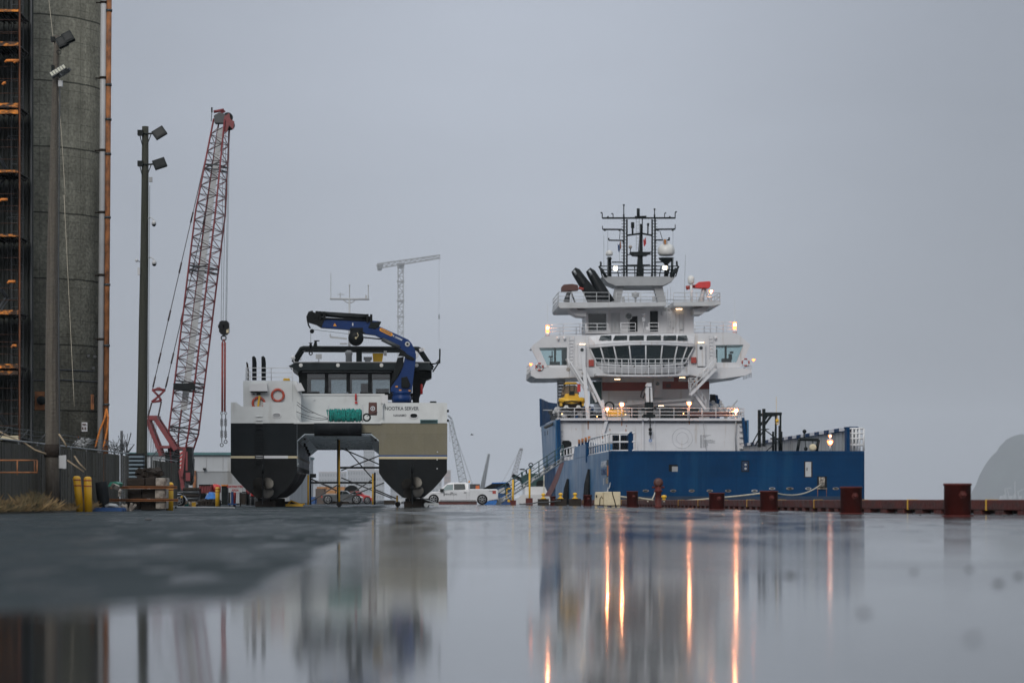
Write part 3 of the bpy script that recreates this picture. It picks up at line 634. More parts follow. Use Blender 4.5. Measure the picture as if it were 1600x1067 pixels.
# dry grass and the soil it grows on
rr = random.Random(11)
def vx(Y): return -12.95-.02*(Y-58)      # outer edge of the verge
g = MB(); nj, ni = 44, 10; vs = []
for j in range(nj):
    Y_ = 46+j*.95
    for i in range(ni):
        t_ = i/(ni-1); X_ = -16.5+(vx(Y_)+rr.uniform(-.05, .05)+16.5)*t_; vs.append((X_, Y_, -.02+(0 if t_ > .98 else .13*min(1, (1-t_)*5)*(1+rr.uniform(-.3, .3)))))
g.add(vs, [(j*ni+i, j*ni+i+1, (j+1)*ni+i+1, (j+1)*ni+i) for j in range(nj-1) for i in range(ni-1)], True)
g.build('soil_verge', mat('dark_soil', (.03, .028, .02), .95, var=.4, vs=4, bump=.8, bs=12), kind='structure')
g = MB()
for i in range(15000):
    Y_ = rr.uniform(55, 80); X_ = rr.uniform(-14.25, vx(Y_)-.02)
    if Y_ > 70.5 and rr.random() < .55: continue
    cl = .6+.5*math.sin(X_*5+Y_*2.1)*math.sin(Y_*1.3)
    h = rr.uniform(.10, .62)*(1 if Y_ < 70.5 else .62)*max(.35, cl); a = rr.uniform(0, 6.28); wv = .009; dx, dy = rr.gauss(0, .15), rr.gauss(0, .10)
    g.add([(X_-wv*math.cos(a), Y_-wv*math.sin(a), .05), (X_+wv*math.cos(a), Y_+wv*math.sin(a), .05), (X_+dx*.4+wv*.5, Y_+dy*.4, .05+h*.6), (X_+dx, Y_+dy, .05+h)], [(0, 1, 2), (0, 2, 3)])
g.build('dry_grass', mat('dry_grass_blades', (.24, .165, .08), .9, var=.6, vs=1.6, dirt=.9, dcol=(.06, .055, .025), ds=(.9, .9, .9), dth=.47), kind='stuff')

# ------------------------------------------------------------------ yellow bollards
def ybollard(label, x, top, base_y, Y, r, tilt=(0, 0), m='yellow'):
    b = thing('yellow_bollard', label, 'bollard', F0, G(x, Y), 'yellow bollards'); h = (base_y-top)/FOC*Y; c = G(x, Y); t_ = c+Vector((tilt[0], tilt[1], h))
    g = MB(); g.path([c, c.lerp(t_, .5), t_-Vector((0, 0, r*.55)), t_-Vector((0, 0, r*.2)), t_], [r, r, r, r*.85, r*.45], 20); g.build('sleeve', M[m], b)
    for f in (.73, .89):
        q = c.lerp(t_, f); g = MB(); g.lathe(q, [(r+.004, -.018), (r+.004, .018)], 20); g.build('red_band', M['redband'], b)
ybollard('left one of the two yellow bollards at the fence, leaning slightly left', 125, 743, 799, 74, .118, (-.10, 0))
ybollard('right one of the two yellow bollards at the fence, standing straight', 138, 744, 799, 74, .120, (-.02, 0))
ybollard('yellow bollard half hidden behind the right end of the timber pile', 265, 752, 796, 83.6, .125, (.01, 0), 'yel2')
ybollard('small distant yellow bollard in front of the red container', 340, 760, 790, 140, .13, (0, 0), 'yel2')

# ------------------------------------------------------------------ timber pile
tp_lab = {}
def log(label, x0, y0, x1, y1, Y, depth, end=False):
    a, b = F0.p(x0, y0, Y), F0.p(x1, y1, Y); t_ = thing('timber_block', label, 'timber block', F0, (a.x, Y, min(a.z, b.z)), 'squared timbers in the pile')
    MB().box((a.x, Y, a.z), (b.x, Y+depth, b.z)).build('block', M['timberend'] if end else M['timber'], t_, bevel=.03)
YP = 82
log('pale ended timber at the bottom right of the pile', 243, 781, 259, 795, YP-.2, .7, True)
log('pale ended timber at middle height on the right of the pile', 242, 764, 259, 778.5, YP-.2, .7, True)
log('pale ended timber at the top right of the pile', 243, 746.5, 260.5, 759, YP-.1, .7, True)
log('dark timber in the bottom row left of the pale end', 220, 781, 242.5, 797, YP, 2.6)
log('dark timber at the left end of the bottom row', 196, 781.5, 219, 796, YP+.1, 2.6)
log('dark timber in the middle row left of the pale end', 222, 763.6, 241.5, 778.6, YP, 2.6)
log('dark timber at the left end of the middle row', 199, 763.6, 221, 778.6, YP+.1, 2.6)
log('dark timber on top with a split left end', 198, 747, 226, 759, YP+.1, 2.4)
log('dark timber on top beside the topmost pale end', 227, 745.5, 242.4, 759, YP, 2.4)
for y0, lab in ((759.4, 'upper rusty steel beam sticking out of both sides of the pile'), (779, 'lower rusty steel beam sticking out of both sides of the pile')):
    a, b = F0.p(168 if y0 > 770 else 172, y0, YP-.3), F0.p(278 if y0 > 770 else 276, y0+3.8, YP-.3)
    g = MB(); g.box((a.x, YP-.32, a.z), (b.x, YP-.12, a.z-.02)); g.box((a.x, YP-.23, a.z-.021), (b.x, YP-.2, b.z+.02)); g.box((a.x, YP-.32, b.z+.019), (b.x, YP-.12, b.z)); g.build('steel_beam', M['rust'], None, lab, 'steel beam', base=(a.x, YP-.3, b.z))
g = MB(); rr = random.Random(5)
for i in range(26):
    p0 = F0.p(rr.uniform(219, 250), rr.uniform(735, 748), YP+.6); g.obox(p0, (rr.uniform(.1, .5), .2, rr.uniform(.05, .16)), (rr.uniform(-.5, .5), rr.uniform(-.4, .4), rr.uniform(-1, 1)))
g.build('broken_timber', M['timber'], None, 'broken dark timber scraps on top of the pile', 'timber scraps', base=F0.p(235, 748, YP+.6))
g = MB(); g.obox(F0.p(235.5, 741, YP+2), (.38, .3, .42)); g.build('white_box', M['palegrey'], None, 'small pale grey box on the timber pile behind the mossy pole', 'box', base=F0.p(235, 748, YP+2))
g = MB(); P_ = [(158, 753), (159.5, 765), (161, 778), (163.5, 790), (169, 793)]; g.path([F0.p(x, y, 79) for x, y in P_], [.20, .20, .195, .17, .06], 18)
g.build('plastic_drum', M['rubber'], None, 'black crumpled plastic tube standing beside the yellow bollards', 'plastic tube', base=G(162, 79))
g = MB(); P_ = [(165, 792), (172, 789), (180, 790), (184, 793)]; g.path([F0.p(x, y, 78.6) for x, y in P_], .07, 8); g.build('plastic_sheet', M['steel'], None, 'grey plastic sheet crumpled at the foot of the black tube', 'plastic sheet', base=G(172, 78.6))
g = MB(); a = G(143, 77.5); b = G(191, 77.5)
for i in range(7): q = a.lerp(b, i/7); g.box((q.x, 77.5, .10), (q.x+.10, 78.4, .12))
for k in range(3): g.box((a.x, 77.5+.38*k, .0), (b.x, 77.6+.38*k, .098))
g.build('blue_pallet', M['sbl'], None, 'low blue pallet under the black plastic tube', 'pallet', base=G(167, 77.5))
g = MB(); g.prism([(F0.p(x, y, 80.5).x, F0.p(x, y, 80.5).z) for x, y in ((168, 760), (172, 753), (180, 752), (186, 755), (184, 760))], 80.5, 81.4); g.build('green_tarp', M['greentarp'], None, 'small green plastic sheet left of the timber pile', 'tarp', base=F0.p(176, 760, 80.5))
g = MB()
for x, y in ((188, 794), (192, 792), (197, 794.5), (204, 793), (208, 794), (180, 760), (187, 770)): q = F0.p(x, y, 79.5); q.z = max(q.z, .05); g.obox(q, (.3, .15, .08), (x, y, x))
g.build('rubble', M['timberend'], None, 'pale rubble and wood chips at the foot of the timber pile', 'rubble', base=G(195, 79.5))
# ================================================================== red lattice boom crane
YC = 200.0
cr_ = thing('crawler_crane', 'tall red lattice boom crane leaning right behind the mossy pole', 'crane', F0, G(280, YC))
B0, T0 = F0.p(278, 748, YC), F0.p(346.5, 188, YC)
ax = (T0-B0).normalized(); Lb = (T0-B0).length
wdir = Vector((math.cos(R(20)), -math.sin(R(20)), 0)); ddir = ax.cross(wdir).normalized(); wdir = ddir.cross(ax).normalized()
if ddir.y < 0: ddir = -ddir
def hw(s):   # half width along the boom
    if s < .13: return .35+(.92-.35)*s/.13
    if s < .74: return .92
    return .92-(.92-.50)*(s-.74)/.26
def bc(s, i, j): h = hw(s); return B0+ax*(Lb*s)+wdir*(h*i)+ddir*(h*.95*j)
S = [0, .13, .74, 1.0]
boom = MB()
for i, j in ((-1, -1), (1, -1), (1, 1), (-1, 1)): boom.path([bc(s, i, j) for s in S], .075, 8)
bm = boom.build('boom_chord', M['red'], cr_)
nb = 40; g = MB(); g2 = MB()
for k in range(nb):
    s0, s1 = .02+.96*k/nb, .02+.96*(k+1)/nb; fl = k % 2
    for (a, b) in (((-1, -1), (1, -1)), ((-1, 1), (1, 1))):
        g.tube(bc(s0, *(a if fl else b)), bc(s1, *(b if fl else a)), .038, 5)
    for (a, b) in (((1, -1), (1, 1)), ((-1, -1), (-1, 1))):
        g2.tube(bc(s0, *(a if fl else b)), bc(s1, *(b if fl else a)), .034, 5); g2.tube(bc(s0, *a), bc(s0, *b), .03, 5)
    if k % 2 == 0: g.tube(bc(s0, -1, -1), bc(s0, 1, -1), .034, 5); g.tube(bc(s0+.012, 1, -1), bc(s1, -1, -1), .02, 4)
g.build('lattice', M['redbrace'], bm); g2.build('side_lattice', M['red'], bm)
for s, c in ((.245, 2), (.577, 1), (.86, 1), (.13, 1)):     # section joints
    g = MB()
    for e_ in range(c+1):
        ss = s+e_*.012
        for a, b in (((-1, -1), (1, -1)), ((1, -1), (1, 1)), ((-1, 1), (1, 1)), ((-1, -1), (-1, 1))): g.tube(bc(ss, *a), bc(ss, *b), .06, 6)
    g.tube(bc(s, -1, -1), bc(s+.02, 1, -1), .04, 5); g.build('boom_joint', M['darksteel'], cr_)
g = MB(); q = F0.p(288, 604, YC-1.2); g.obox(q, (1.75, .5, .55)); g.build('walkway_box', M['black'], cr_)
# pale catwalk that runs inside the boom
g = MB(); a, b = F0.p(287, 640, YC+.1), F0.p(344.5, 200, YC+.1); n1 = Vector((1, 0, 0))
for k in range(60):
    s0, s1 = k/60, (k+.93)/60; p0, p1 = a.lerp(b, s0), a.lerp(b, s1); h = .27-.05*s0
    g.add([p0-n1*h, p0+n1*h, p1+n1*h, p1-n1*h, p0-n1*h+Vector((0, .05, 0)), p0+n1*h+Vector((0, .05, 0)), p1+n1*h+Vector((0, .05, 0)), p1-n1*h+Vector((0, .05, 0))], [(0,1,2,3),(4,7,6,5),(0,4,5,1),(1,5,6,2),(2,6,7,3),(3,7,4,0)])
g.build('boom_catwalk', M['palegrey'], cr_)
# head
g = MB(); h = .5
tp = T0
g.prism([(F0.p(x, y, YC-.45).x, F0.p(x, y, YC-.45).z) for x, y in ((335, 192), (334, 181), (342, 176), (351, 178), (354, 186), (350, 192))], YC-.45, YC+.45)
hd = g.build('boom_head', M['darksteel'], cr_)
g = MB(); g.prism([(F0.p(x, y, YC-.5).x, F0.p(x, y, YC-.5).z) for x, y in ((350, 206), (350, 182), (358, 177), (360, 186), (366, 190), (364, 203), (358, 196), (354, 207))], YC-.5, YC-.35)
g.prism([(F0.p(x, y, YC+.3).x, F0.p(x, y, YC+.3).z) for x, y in ((350, 206), (350, 182), (358, 177), (360, 186), (366, 190), (364, 203), (358, 196), (354, 207))], YC+.3, YC+.45)
g.tube(F0.p(334, 175, YC), F0.p(350, 172, YC), .12, 6); g.tube(F0.p(336, 181, YC), F0.p(352, 174, YC), .08, 6); g.build('sheave_frame', M['bright_red'] if 0 else M['red'], hd)
g = MB(); 
for x, y in ((359, 196), (344, 186), (356, 184)): g.lathe(F0.p(x, y, YC-.1), [(.42, -.08), (.36, 0), (.42, .08)], 18, 'y')
g.tube(F0.p(330, 190, YC), F0.p(331.5, 168, YC), .03, 5); g.obox(F0.p(331, 172, YC), (.12, .1, .4)); g.build('sheave', M['black'], hd)
# pendants, equaliser and mast
g = MB(); e1, e2 = F0.p(238, 609, YC), F0.p(258, 609, YC)
g.tube(F0.p(333, 195, YC), e1, .035, 6); g.tube(F0.p(352, 200, YC+.8), e2, .035, 6)
for a, b in ((F0.p(333, 195, YC), e1), (F0.p(352, 200, YC+.8), e2)):
    for f in (.33, .52, .7, .86, .95): q = a.lerp(b, f); g.tube(q, q+(b-a).normalized()*.9, .075, 6)
for (x0, y0), (x1, y1) in (((237, 629), (231, 652)), ((252, 627), (247, 652))):
    g.tube(F0.p(x0, y0, YC), F0.p(x1, y1, YC), .07, 6); g.tube(F0.p(x0, y0, YC+.25), F0.p(x1, y1, YC+.25), .07, 6)
g.build('pendant', M['redbrace'], cr_)
g = MB()
for (x0, y0), (x1, y1) in (((238, 609), (258, 609)), ((238, 609), (248, 619)), ((258, 609), (248, 619)), ((248, 619), (237, 628)), ((248, 619), (252, 626)), ((237, 628), (252, 626)), ((242, 609), (248, 606)), ((248, 606), (254, 609))):
    g.tube(F0.p(x0, y0, YC), F0.p(x1, y1, YC), .10, 6)
g.build('equaliser', M['red'], cr_)
def beam(g, x0, y0, x1, y1, wd, v0, v1, Y=YC):
    a, b = F0.p(x0, y0, Y), F0.p(x1, y1, Y); d = (b-a).normalized(); n = Vector((-d.z, 0, d.x))*wd/2
    g.prism([((a-n).x, (a-n).z), ((b-n).x, (b-n).z), ((b+n).x, (b+n).z), ((a+n).x, (a+n).z)], Y+v0, Y+v1)
g = MB()
for v0 in (-1.0, .7):
    beam(g, 245, 654, 277, 703, .36, v0, v0+.3); beam(g, 232, 656, 254, 712, .30, v0, v0+.28)
g.build('gantry_leg', M['red'], cr_, each=1)
g = MB(); g.pbox(F0, 230.5, 649, 245.5, 656, YC-1.02, YC+1.02); g.pbox(F0, 248, 696, 266, 700, YC-.9, YC+.9); g.build('gantry_crossbar', M['red'], cr_, each=1)
g = MB()
for i in range(5): g.tube(F0.p(233+i*2.6, 658, YC), F0.p(236+i*2.4, 720, YC), .025, 4)
g.build('luffing_wire', M['wire'], cr_)
# machine house, cab and base
g = MB(); g.pbox(F0, 258, 706, 282, 768, YC, YC+5); g.pbox(F0, 262, 700, 276, 706, YC+.2, YC+4); g.build('machine_house', M['dark'], cr_)
g = MB(); g.pbox(F0, 290, 699, 300, 716, YC-1.3, YC-.2); g.px(F0, [(287, 716), (300, 716), (299, 752), (296, 758), (288, 752)], YC-1.3, YC+.4); cb = g.build('cab', M['black'], cr_)
g = MB(); g.px(F0, [(290, 738), (297, 738), (297, 751), (290, 751)], YC-1.36, YC-1.302); g.px(F0, [(290, 705), (293, 705), (293, 735), (290, 735)], YC-1.36, YC-1.302); g.build('red_panel', M['red'], cb, each=1)
g = MB(); g.pbox(F0, 281, 704, 285, 735, YC-.8, YC-.5); g.build('striped_post', M['whitec'], cr_)
g = MB()
for i in range(5): g.px(F0, [(280.9, 708+6*i), (285.1, 705+6*i), (285.1, 708+6*i), (280.9, 711+6*i)], YC-.83, YC-.801)
g.build('red_stripe', M['bright_red'], cr_)
g = MB()
beam(g, 284, 735, 289, 765, .28, -1.1, -.8); beam(g, 292, 700, 287, 745, .25, -1.45, -1.3); beam(g, 277, 700, 300, 700, .2, -.4, -.2); g.pbox(F0, 282, 736, 288, 762, YC-1.0, YC-.6)
g.build('red_frame', M['red'], cr_, each=1)
g = MB()
for yy in (-1.8, 3.2): g.prism([(F0.p(x, y, YC).x, F0.p(x, y, YC).z) for x, y in ((246, 776), (250, 769), (312, 769), (316, 776), (313, 786), (249, 786))], YC+yy, YC+yy+.9)
g.box((F0.p(262, 0, YC).x, YC-.9, .5), (F0.p(300, 0, YC).x, YC+3.2, 1.0)); g.build('crawler_track', M['black'], cr_)
g = MB(); g.path([F0.p(299, 716, YC-1.1), F0.p(302, 735, YC-1.1), F0.p(300, 752, YC-1.1), F0.p(296, 757, YC-1.1)], .05, 6); g.build('cable_loop', M['black'], cr_)
# hoist lines and hook block
g = MB()
for x0, x1 in ((345, 345.5), (349, 348.5), (352.5, 352.5), (354.5, 354)): g.tube(F0.p(x0+4, 205, YC), F0.p(x1, 504, YC), .022, 5)
g.build('hoist_line', M['wire'], cr_)
g = MB(); g.px(F0, [(342.5, 503), (346, 501), (354, 501), (357, 504), (357, 519), (353, 523), (345, 522), (342, 518)], YC-.35, YC+.35)
for x in (346, 353): g.lathe(F0.p(x, 510, YC-.3), [(.28, -.12), (.28, 0)], 16, 'y')
hb = g.build('hook_block', M['black'], cr_)
g = MB(); g.torus(F0.p(349.5, 528, YC), .20, .06, 'v', 16, 6); g.tube(F0.p(349.5, 522, YC), F0.p(349.5, 526, YC), .08, 8); g.build('hook', M['darksteel'], hb)
g = MB(); g.px(F0, [(353.5, 513), (357.2, 510), (357.2, 520), (353.5, 520)], YC-.38, YC-.352); g.build('red_panel', M['cream'], hb)
for nm, x0, x1, yb, lab in (('l', 347.5, 346.5, 695, 'left red lifting sling with a long chain end hanging from the crane hook'), ('r', 351.5, 352.5, 690, 'right red lifting sling with a shorter chain end hanging from the crane hook')):
    k = thing('lifting_sling', lab, 'sling', F0, F0.p(349.5, 531, YC), 'slings on the crane hook')
    MB().tube(F0.p(349.5, 530, YC), F0.p(x0, 535, YC), .06, 6).tube(F0.p(x0, 535, YC), F0.p(x0-.3, 643, YC), .085, 8).build('webbing', M['redsling'], k)
    g = MB(); ys = 643
    while ys < yb-8: g.torus(F0.p(x1, ys+2.5, YC), .10, .03, 'v' if int(ys) % 2 else 'u', 10, 4); ys += 3.6
    g.tube(F0.p(x1, 650, YC), F0.p(x1, yb-4, YC), .04, 5); g.torus(F0.p(x1, yb, YC), .13, .04, 'v', 12, 5); g.build('chain', M['darksteel'], k)

# ================================================================== warehouse and yard clutter behind
YW = 232
wh = thing('warehouse', 'low pale grey warehouse with green eaves behind the crane', 'warehouse', F0, G(330, YW))
g = MB(); g.pbox(F0, 196, 710, 452, 786, YW, YW+28)
g.build('wall', M['bwall'], wh)
g = MB(); g.pbox(F0, 195, 706.6, 453, 710.5, YW-.35, YW+28.4); g.build('eaves', M['tealg'], wh)
g = MB()
for i in range(76): x = 300+i*2.0; g.pbox(F0, x, 736, x+.7, 786, YW-.09, YW-.002)
g.pbox(F0, 300, 735, 452, 736.4, YW-.12, YW-.002); g.build('lower_cladding', M['bwall'], wh)
g = MB(); g.tube(F0.p(304, 735, YW-.3), F0.p(304, 786, YW-.3), .16, 8); g.build('down_pipe', M['rust'], wh)
g = MB(); g.pbox(F0, 317, 731, 321, 734, YW-.5, YW-.003); g.build('wall_light', M['dark'], wh)
g = MB()
for i in range(3): g.pbox(F0, 322+26*i, 711, 322.6+26*i, 735, YW-.05, YW-.002)
g.build('panel_seam', M['grey'], wh)
YQ = 150
def rb(name, label, cat, m, x0, y0, x1, y1, Y=YQ, d=1.6, **k): return MB().pbox(F0, x0, y0, x1, y1, Y, Y+d).build(name, M[m], None, label, cat, base=F0.p(x0, y1, Y), bevel=.04, **k)
c = thing('red_skip', 'square red steel skip with ribs left of the small yellow bollard', 'skip', F0, G(320, 160))
MB().pbox(F0, 311, 758, 328, 770, 160, 162.2).build('body', M['red'], c)
MB().pbox(F0, 310.6, 756.6, 328.4, 758.2, 159.9, 162.3).build('rim', M['black'], c)
g = MB(); [g.pbox(F0, x, 758.3, x+.7, 769.9, 159.9, 159.998) for x in (313, 317, 321, 325)]; g.build('rib', M['red'], c)
c = thing('red_tank', 'rounded red tank behind the small yellow bollard', 'tank', F0, G(336, 161))
g = MB(); g.lathe(F0.p(336.5, 769, 161.6), [(.35, 0), (.36, .40), (.28, .50), (.1, .55)], 18); g.build('shell', M['bright_red'], c)
g = MB(); g.tube(F0.p(336.5, 757.8, 161.6), F0.p(336.5, 756, 161.6), .1, 8); g.build('cap', M['black'], c)
g = MB(); rr = random.Random(2); n_ = 14; vs = []; a = F0.p(316, 780, 147); b = F0.p(338, 768, 147)
for j in range(6):
    for i in range(n_): x = a.x+(b.x-a.x)*i/(n_-1); h = max(.02, math.sin(3.14*i/(n_-1))**.4*math.sin(3.14*(j+.3)/6)*(b.z)+rr.uniform(-.06, .06)); vs.append((x, 147+j*.35, h))
g.add(vs, [(j*n_+i, j*n_+i+1, (j+1)*n_+i+1, (j+1)*n_+i) for j in range(5) for i in range(n_-1)], True); g.build('blue_tarpaulin', M['tarp'], None, 'crumpled blue tarpaulin over a heap below the red skip', 'tarp', base=G(327, 148))
g = MB()
for i in range(12): q = G(316+i*2, 145.5); g.obox(q+Vector((0, 0, .18)), (.55, .5, .35), (rr.uniform(-.3, .3), rr.uniform(-.3, .3), i))
g.build('rubble', M['timber'], None, 'dark heap of rubble at the foot of the blue tarpaulin', 'rubble', base=G(327, 145.5))
k = thing('pipe_bundle', 'stack of dark rusty pipes left of the red skip', 'pipes', F0, G(300, 158))
for j in range(5):
    for i in range(1): a = F0.p(286, 764+j*5, 158); b = F0.p(311, 764+j*5, 158); MB().tube(a, b, .11, 10).build('long_pipe', M['darksteel'] if j % 2 else M['timber'], k)
g = MB(); g.pbox(F0, 305, 763, 311, 790, 158.3, 159.2); g.pbox(F0, 285, 771, 304, 789, 158.4, 159.4); g.build('pipe_rack', M['black'], k)
k = thing('steel_cabinet', 'dark steel cabinet standing left of the restricted area sign', 'cabinet', F0, G(351, 150))
MB().pbox(F0, 346, 759, 355.5, 789, 150, 151).build('body', M['dark'], k, bevel=.03)
MB().pbox(F0, 345.5, 757, 356, 759, 149.9, 151.1).build('top', M['orust'], k)
k = thing('parked_car', 'blue grey car front half hidden behind the timber pile', 'car', F0, G(275, 130))
def loftcar(k, prof, Y, wd, m):     # side profile in pixels, body crowned across its width
    P_ = [F0.p(x, y, Y) for x, y in prof]; secs = []
    cz = min(q.z for q in P_)
    for t_, s_ in ((0, .93), (.05, .985), (.18, 1), (.82, 1), (.95, .985), (1, .93)): secs.append([(q.x, Y+wd*t_, cz+(q.z-cz)*s_) for q in P_])
    return MB().loft(secs).build('body', M[m], k, bevel=.03)
loftcar(k, [(258, 788), (258, 772), (266, 770), (275, 771), (283, 775), (287, 781), (286.5, 788)], 130, 1.7, 'carblue')
def wheel(par, x, y, Y, r, wd=.24):
    c_ = F0.p(x, y, Y); c_.z = r; w_ = MB().lathe(c_, [(r*.7, 0), (r*.95, .01), (r, .05), (r, wd-.05), (r*.95, wd), (r*.7, wd)], 26, 'y').build('wheel', M['tyre'], par)
    g = MB(); g.lathe(c_+Vector((0, -.005, 0)), [(r*.66, .02), (r*.66, .0), (r*.56, -.0), (r*.54, .05)], 26, 'y')
    for i in range(6): a = i*math.pi/3; g.tube(c_+Vector((0, -.01, 0)), c_+Vector((math.cos(a)*r*.6, -.01, math.sin(a)*r*.6)), r*.085, 6)
    g.lathe(c_, [(r*.16, -.02), (r*.16, .03)], 12, 'y'); g.build('rim', M['rim'], w_)
wheel(k, 280, 0, 129.9, .33)
MB().ball(F0.p(284, 776.5, 129.95), .09, 8).build('headlight', M['yel2'], k)
g = MB(); rr = random.Random(4)
for i in range(9): q = G(288+i*2.2, 133); g.obox(q+Vector((0, 0, .10)), (.28, .2, .18), (rr.uniform(-1, 1), rr.uniform(-1, 1), i))
g.build('litter_heap', M['timberend'], None, 'small heap of pale litter in front of the stacked pipes', 'litter', base=G(296, 133))
g = MB(); g.obox(G(291.5, 132)+Vector((0, 0, .12)), (.2, .2, .24)); g.build('cyan_bottle', M['teal'], None, 'small cyan bag beside the heap of litter', 'bag', base=G(291.5, 132))
g = MB(); g.obox(G(303, 132)+Vector((0, 0, .12)), (.22, .2, .24)); g.build('yellow_bag', M['yel2'], None, 'small yellow bag right of the heap of litter', 'bag', base=G(303, 132))
# restricted area sign
YR = 138
k = thing('warning_sign', 'white RESTRICTED AREA sign with red letters on two short posts', 'sign', F0, G(367, YR), )
MB().pbox(F0, 357, 756.5, 378, 769, YR, YR+.05).build('panel', M['whitec'], k)
for x in (359, 376): MB().tube(F0.p(x, 768, YR+.08), G(x, YR+.08), .035, 6).build('post', M['timber'], k)
lettering('red_lettering', 'RESTRICTED', M['label_r'], k, F0.p(367.5, 761.6, YR-.006), .17, wt=.007, align='CENTER'); lettering('red_lettering', 'AREA', M['label_r'], k, F0.p(367.5, 767.2, YR-.006), .165, wt=.004, align='CENTER')
k = thing('blue_stand', 'blue post on a flat blue foot below the sign', 'stand', F0, G(362, 134)); MB().pbox(F0, 361, 768, 364.5, 788, 134, 134.2).build('post', M['sbl'], k); MB().pbox(F0, 356, 786.5, 370, 788.5, 133.6, 134.9).build('foot', M['sbl'], k)
k = thing('red_valve', 'bright red valve post beside the blue stand', 'valve', F0, G(366, 134.5)); MB().lathe(G(366.3, 134.5), [(.07, 0), (.08, .35), (.09, .5), (.09, .68), (.05, .74)], 12).build('post', M['bright_red'], k)
MB().tube(F0.p(363.5, 770, 134.5), F0.p(369, 770, 134.5), .04, 6).build('outlet', M['bright_red'], k)
for i, (x0, y0, x1, y1, m, lab, cat) in enumerate(((374, 768, 383, 784, 'timber', 'dark brown crate right of the sign legs', 'crate'), (384, 763, 391, 772, 'red', 'small red drum low behind the left hull', 'drum'), (391.5, 765, 398, 775, 'bright_red', 'small bright red drum close to the left hull', 'drum'), (386, 775, 405, 787, 'darksteel', 'low dark machine under the left hull', 'machine'))):
    k = thing('yard_'+cat, lab, cat, F0, G((x0+x1)/2, 162+i))
    if cat == 'drum':
        a = F0.p((x0+x1)/2, y1, 162+i); h = F0.p(x0, y0, 162+i).z; r_ = (x1-x0)/2/FOC*(162+i); MB().lathe(a, [(r_, 0), (r_*1.04, .1), (r_, .2), (r_, h-a.z-.1), (r_*1.04, h-a.z)], 16).build('drum_shell', M[m], k); MB().lathe(G((x0+x1)/2, 162+i), [(r_*.8, 0), (r_*.8, a.z)], 8).build('stand', M['black'], k)
    else:
        MB().pbox(F0, x0, y0+2.5, x1, y1+4, 162+i, 163.5+i).build('body', M[m], k); MB().pbox(F0, x0-.5, y0, x1+.5, y0+2, 161.9+i, 163.6+i).build('lid', M['black'], k)
g = MB(); g.tube(G(268, 118)+Vector((0, 0, .03)), G(366, 104)+Vector((0, 0, .03)), .025, 5); g.build('pale_hose', M['palegrey'], None, 'thin pale hose lying across the yard in front of the sign', 'hose', base=G(320, 110))
# ================================================================== catamaran work boat on the hard
CF = Frame(0, 124, .05)
cat = thing('catamaran', 'white, black and khaki catamaran work boat standing on keel blocks', 'boat', CF, (CF.p(530, 781, 0).x, 0, 0))
P = CF.p
def PX(*a): return a
# --- hull below the white topsides: section at the transom extruded forward
def hullsec(pts, grow=0.0, lift=0.0, cx=None, sh=1.0):
    q = [P(x, y, 0) for x, y in pts]; c0 = sum(a.x for a in q)/len(q)
    return [(c0+(a.x-c0)*sh, 0, a.z) for a in q]
LP = [(360.5, 661), (464, 661), (464, 738), (457, 752), (444, 768), (430, 778), (414, 779), (399, 776), (385, 765), (372, 752), (360.5, 738)]
RP = [(592, 661), (698.5, 661), (698.5, 738), (688, 752), (676, 765), (662, 777), (645, 779), (630, 777), (612, 762), (598, 747), (592, 738)]
BL = 25.0
def hull(pts, label, m):
    secs = []
    for v, sh, zb in ((0, 1, 0), (6, 1, 0), (14, 1, .05), (20, .8, .35), (24, .38, .9), (26.5, .06, 1.6)):
        q = hullsec(pts, sh=sh); zt = q[0][2]; secs.append([(a[0], v, zt-(zt-a[2])*(1-zb*.25)) for a in q])
    return MB().loft(secs).build('hull', m, cat, label)
hl = hull(LP, 'left hull, black all over', M['hullblack']); hr = hull(RP, 'right hull, black below and khaki above', M['hullblack'])
# plates on the transoms: navy, khaki, boot stripes (a few mm proud)
g = MB(); g.pbox(CF, 360.7, 661.5, 463.8, 712, -.012, -.004); g.build('navy_plate', M['navy'], hl)
g = MB(); g.pbox(CF, 360.5, 712.2, 463.9, 715.8, -.02, -.004); g.build('boot_stripe', M['cream'], hl)
g = MB(); g.pbox(CF, 399, 711.8, 450, 716, -.026, -.021); g.build('taped_patch', M['whitec'], hl)
g = MB(); g.pbox(CF, 592.2, 661, 698.7, 710.8, -.014, -.004); g.build('khaki_plate', M['khaki'], hr)
u1 = P(698.5, 700, 0).x
g = MB(); g.box((u1+.002, -.01, P(0, 717, 0).z), (u1+.012, 9, P(0, 661, 0).z)); g.build('khaki_side', M['khaki'], hr)
g = MB(); g.pbox(CF, 592.2, 711, 698.8, 713, -.022, -.004); g.build('blue_stripe', M['sbl'], hr)
g = MB(); g.pbox(CF, 592.2, 713.1, 698.8, 716.8, -.022, -.004); g.build('boot_stripe', M['cream'], hr)
g = MB()
for x, y in ((683, 718), (683, 732), (683.5, 706), (466, 725)): g.lathe(P(x, y, -.02), [(.03, -.02), (.04, 0)], 8, 'y')
g.build('hull_fitting', M['palegrey'], hr, each=1)
# inner side strakes and portholes of the left hull
ui = P(464, 700, 0).x; zc0 = P(0, 678, 0).z
g = MB()
for z, m in ((P(0, 714, 0).z, 0),): g.box((ui+.002, 0, z-.06), (ui+.03, 19, z+.06))
g.build('boot_stripe', M['cream'], hl)
g = MB(); g.box((ui+.002, .05, P(0, 728, 0).z), (ui+.02, 19.5, zc0-.36)); g.build('inner_side_plating', M['tunnel'], hl)
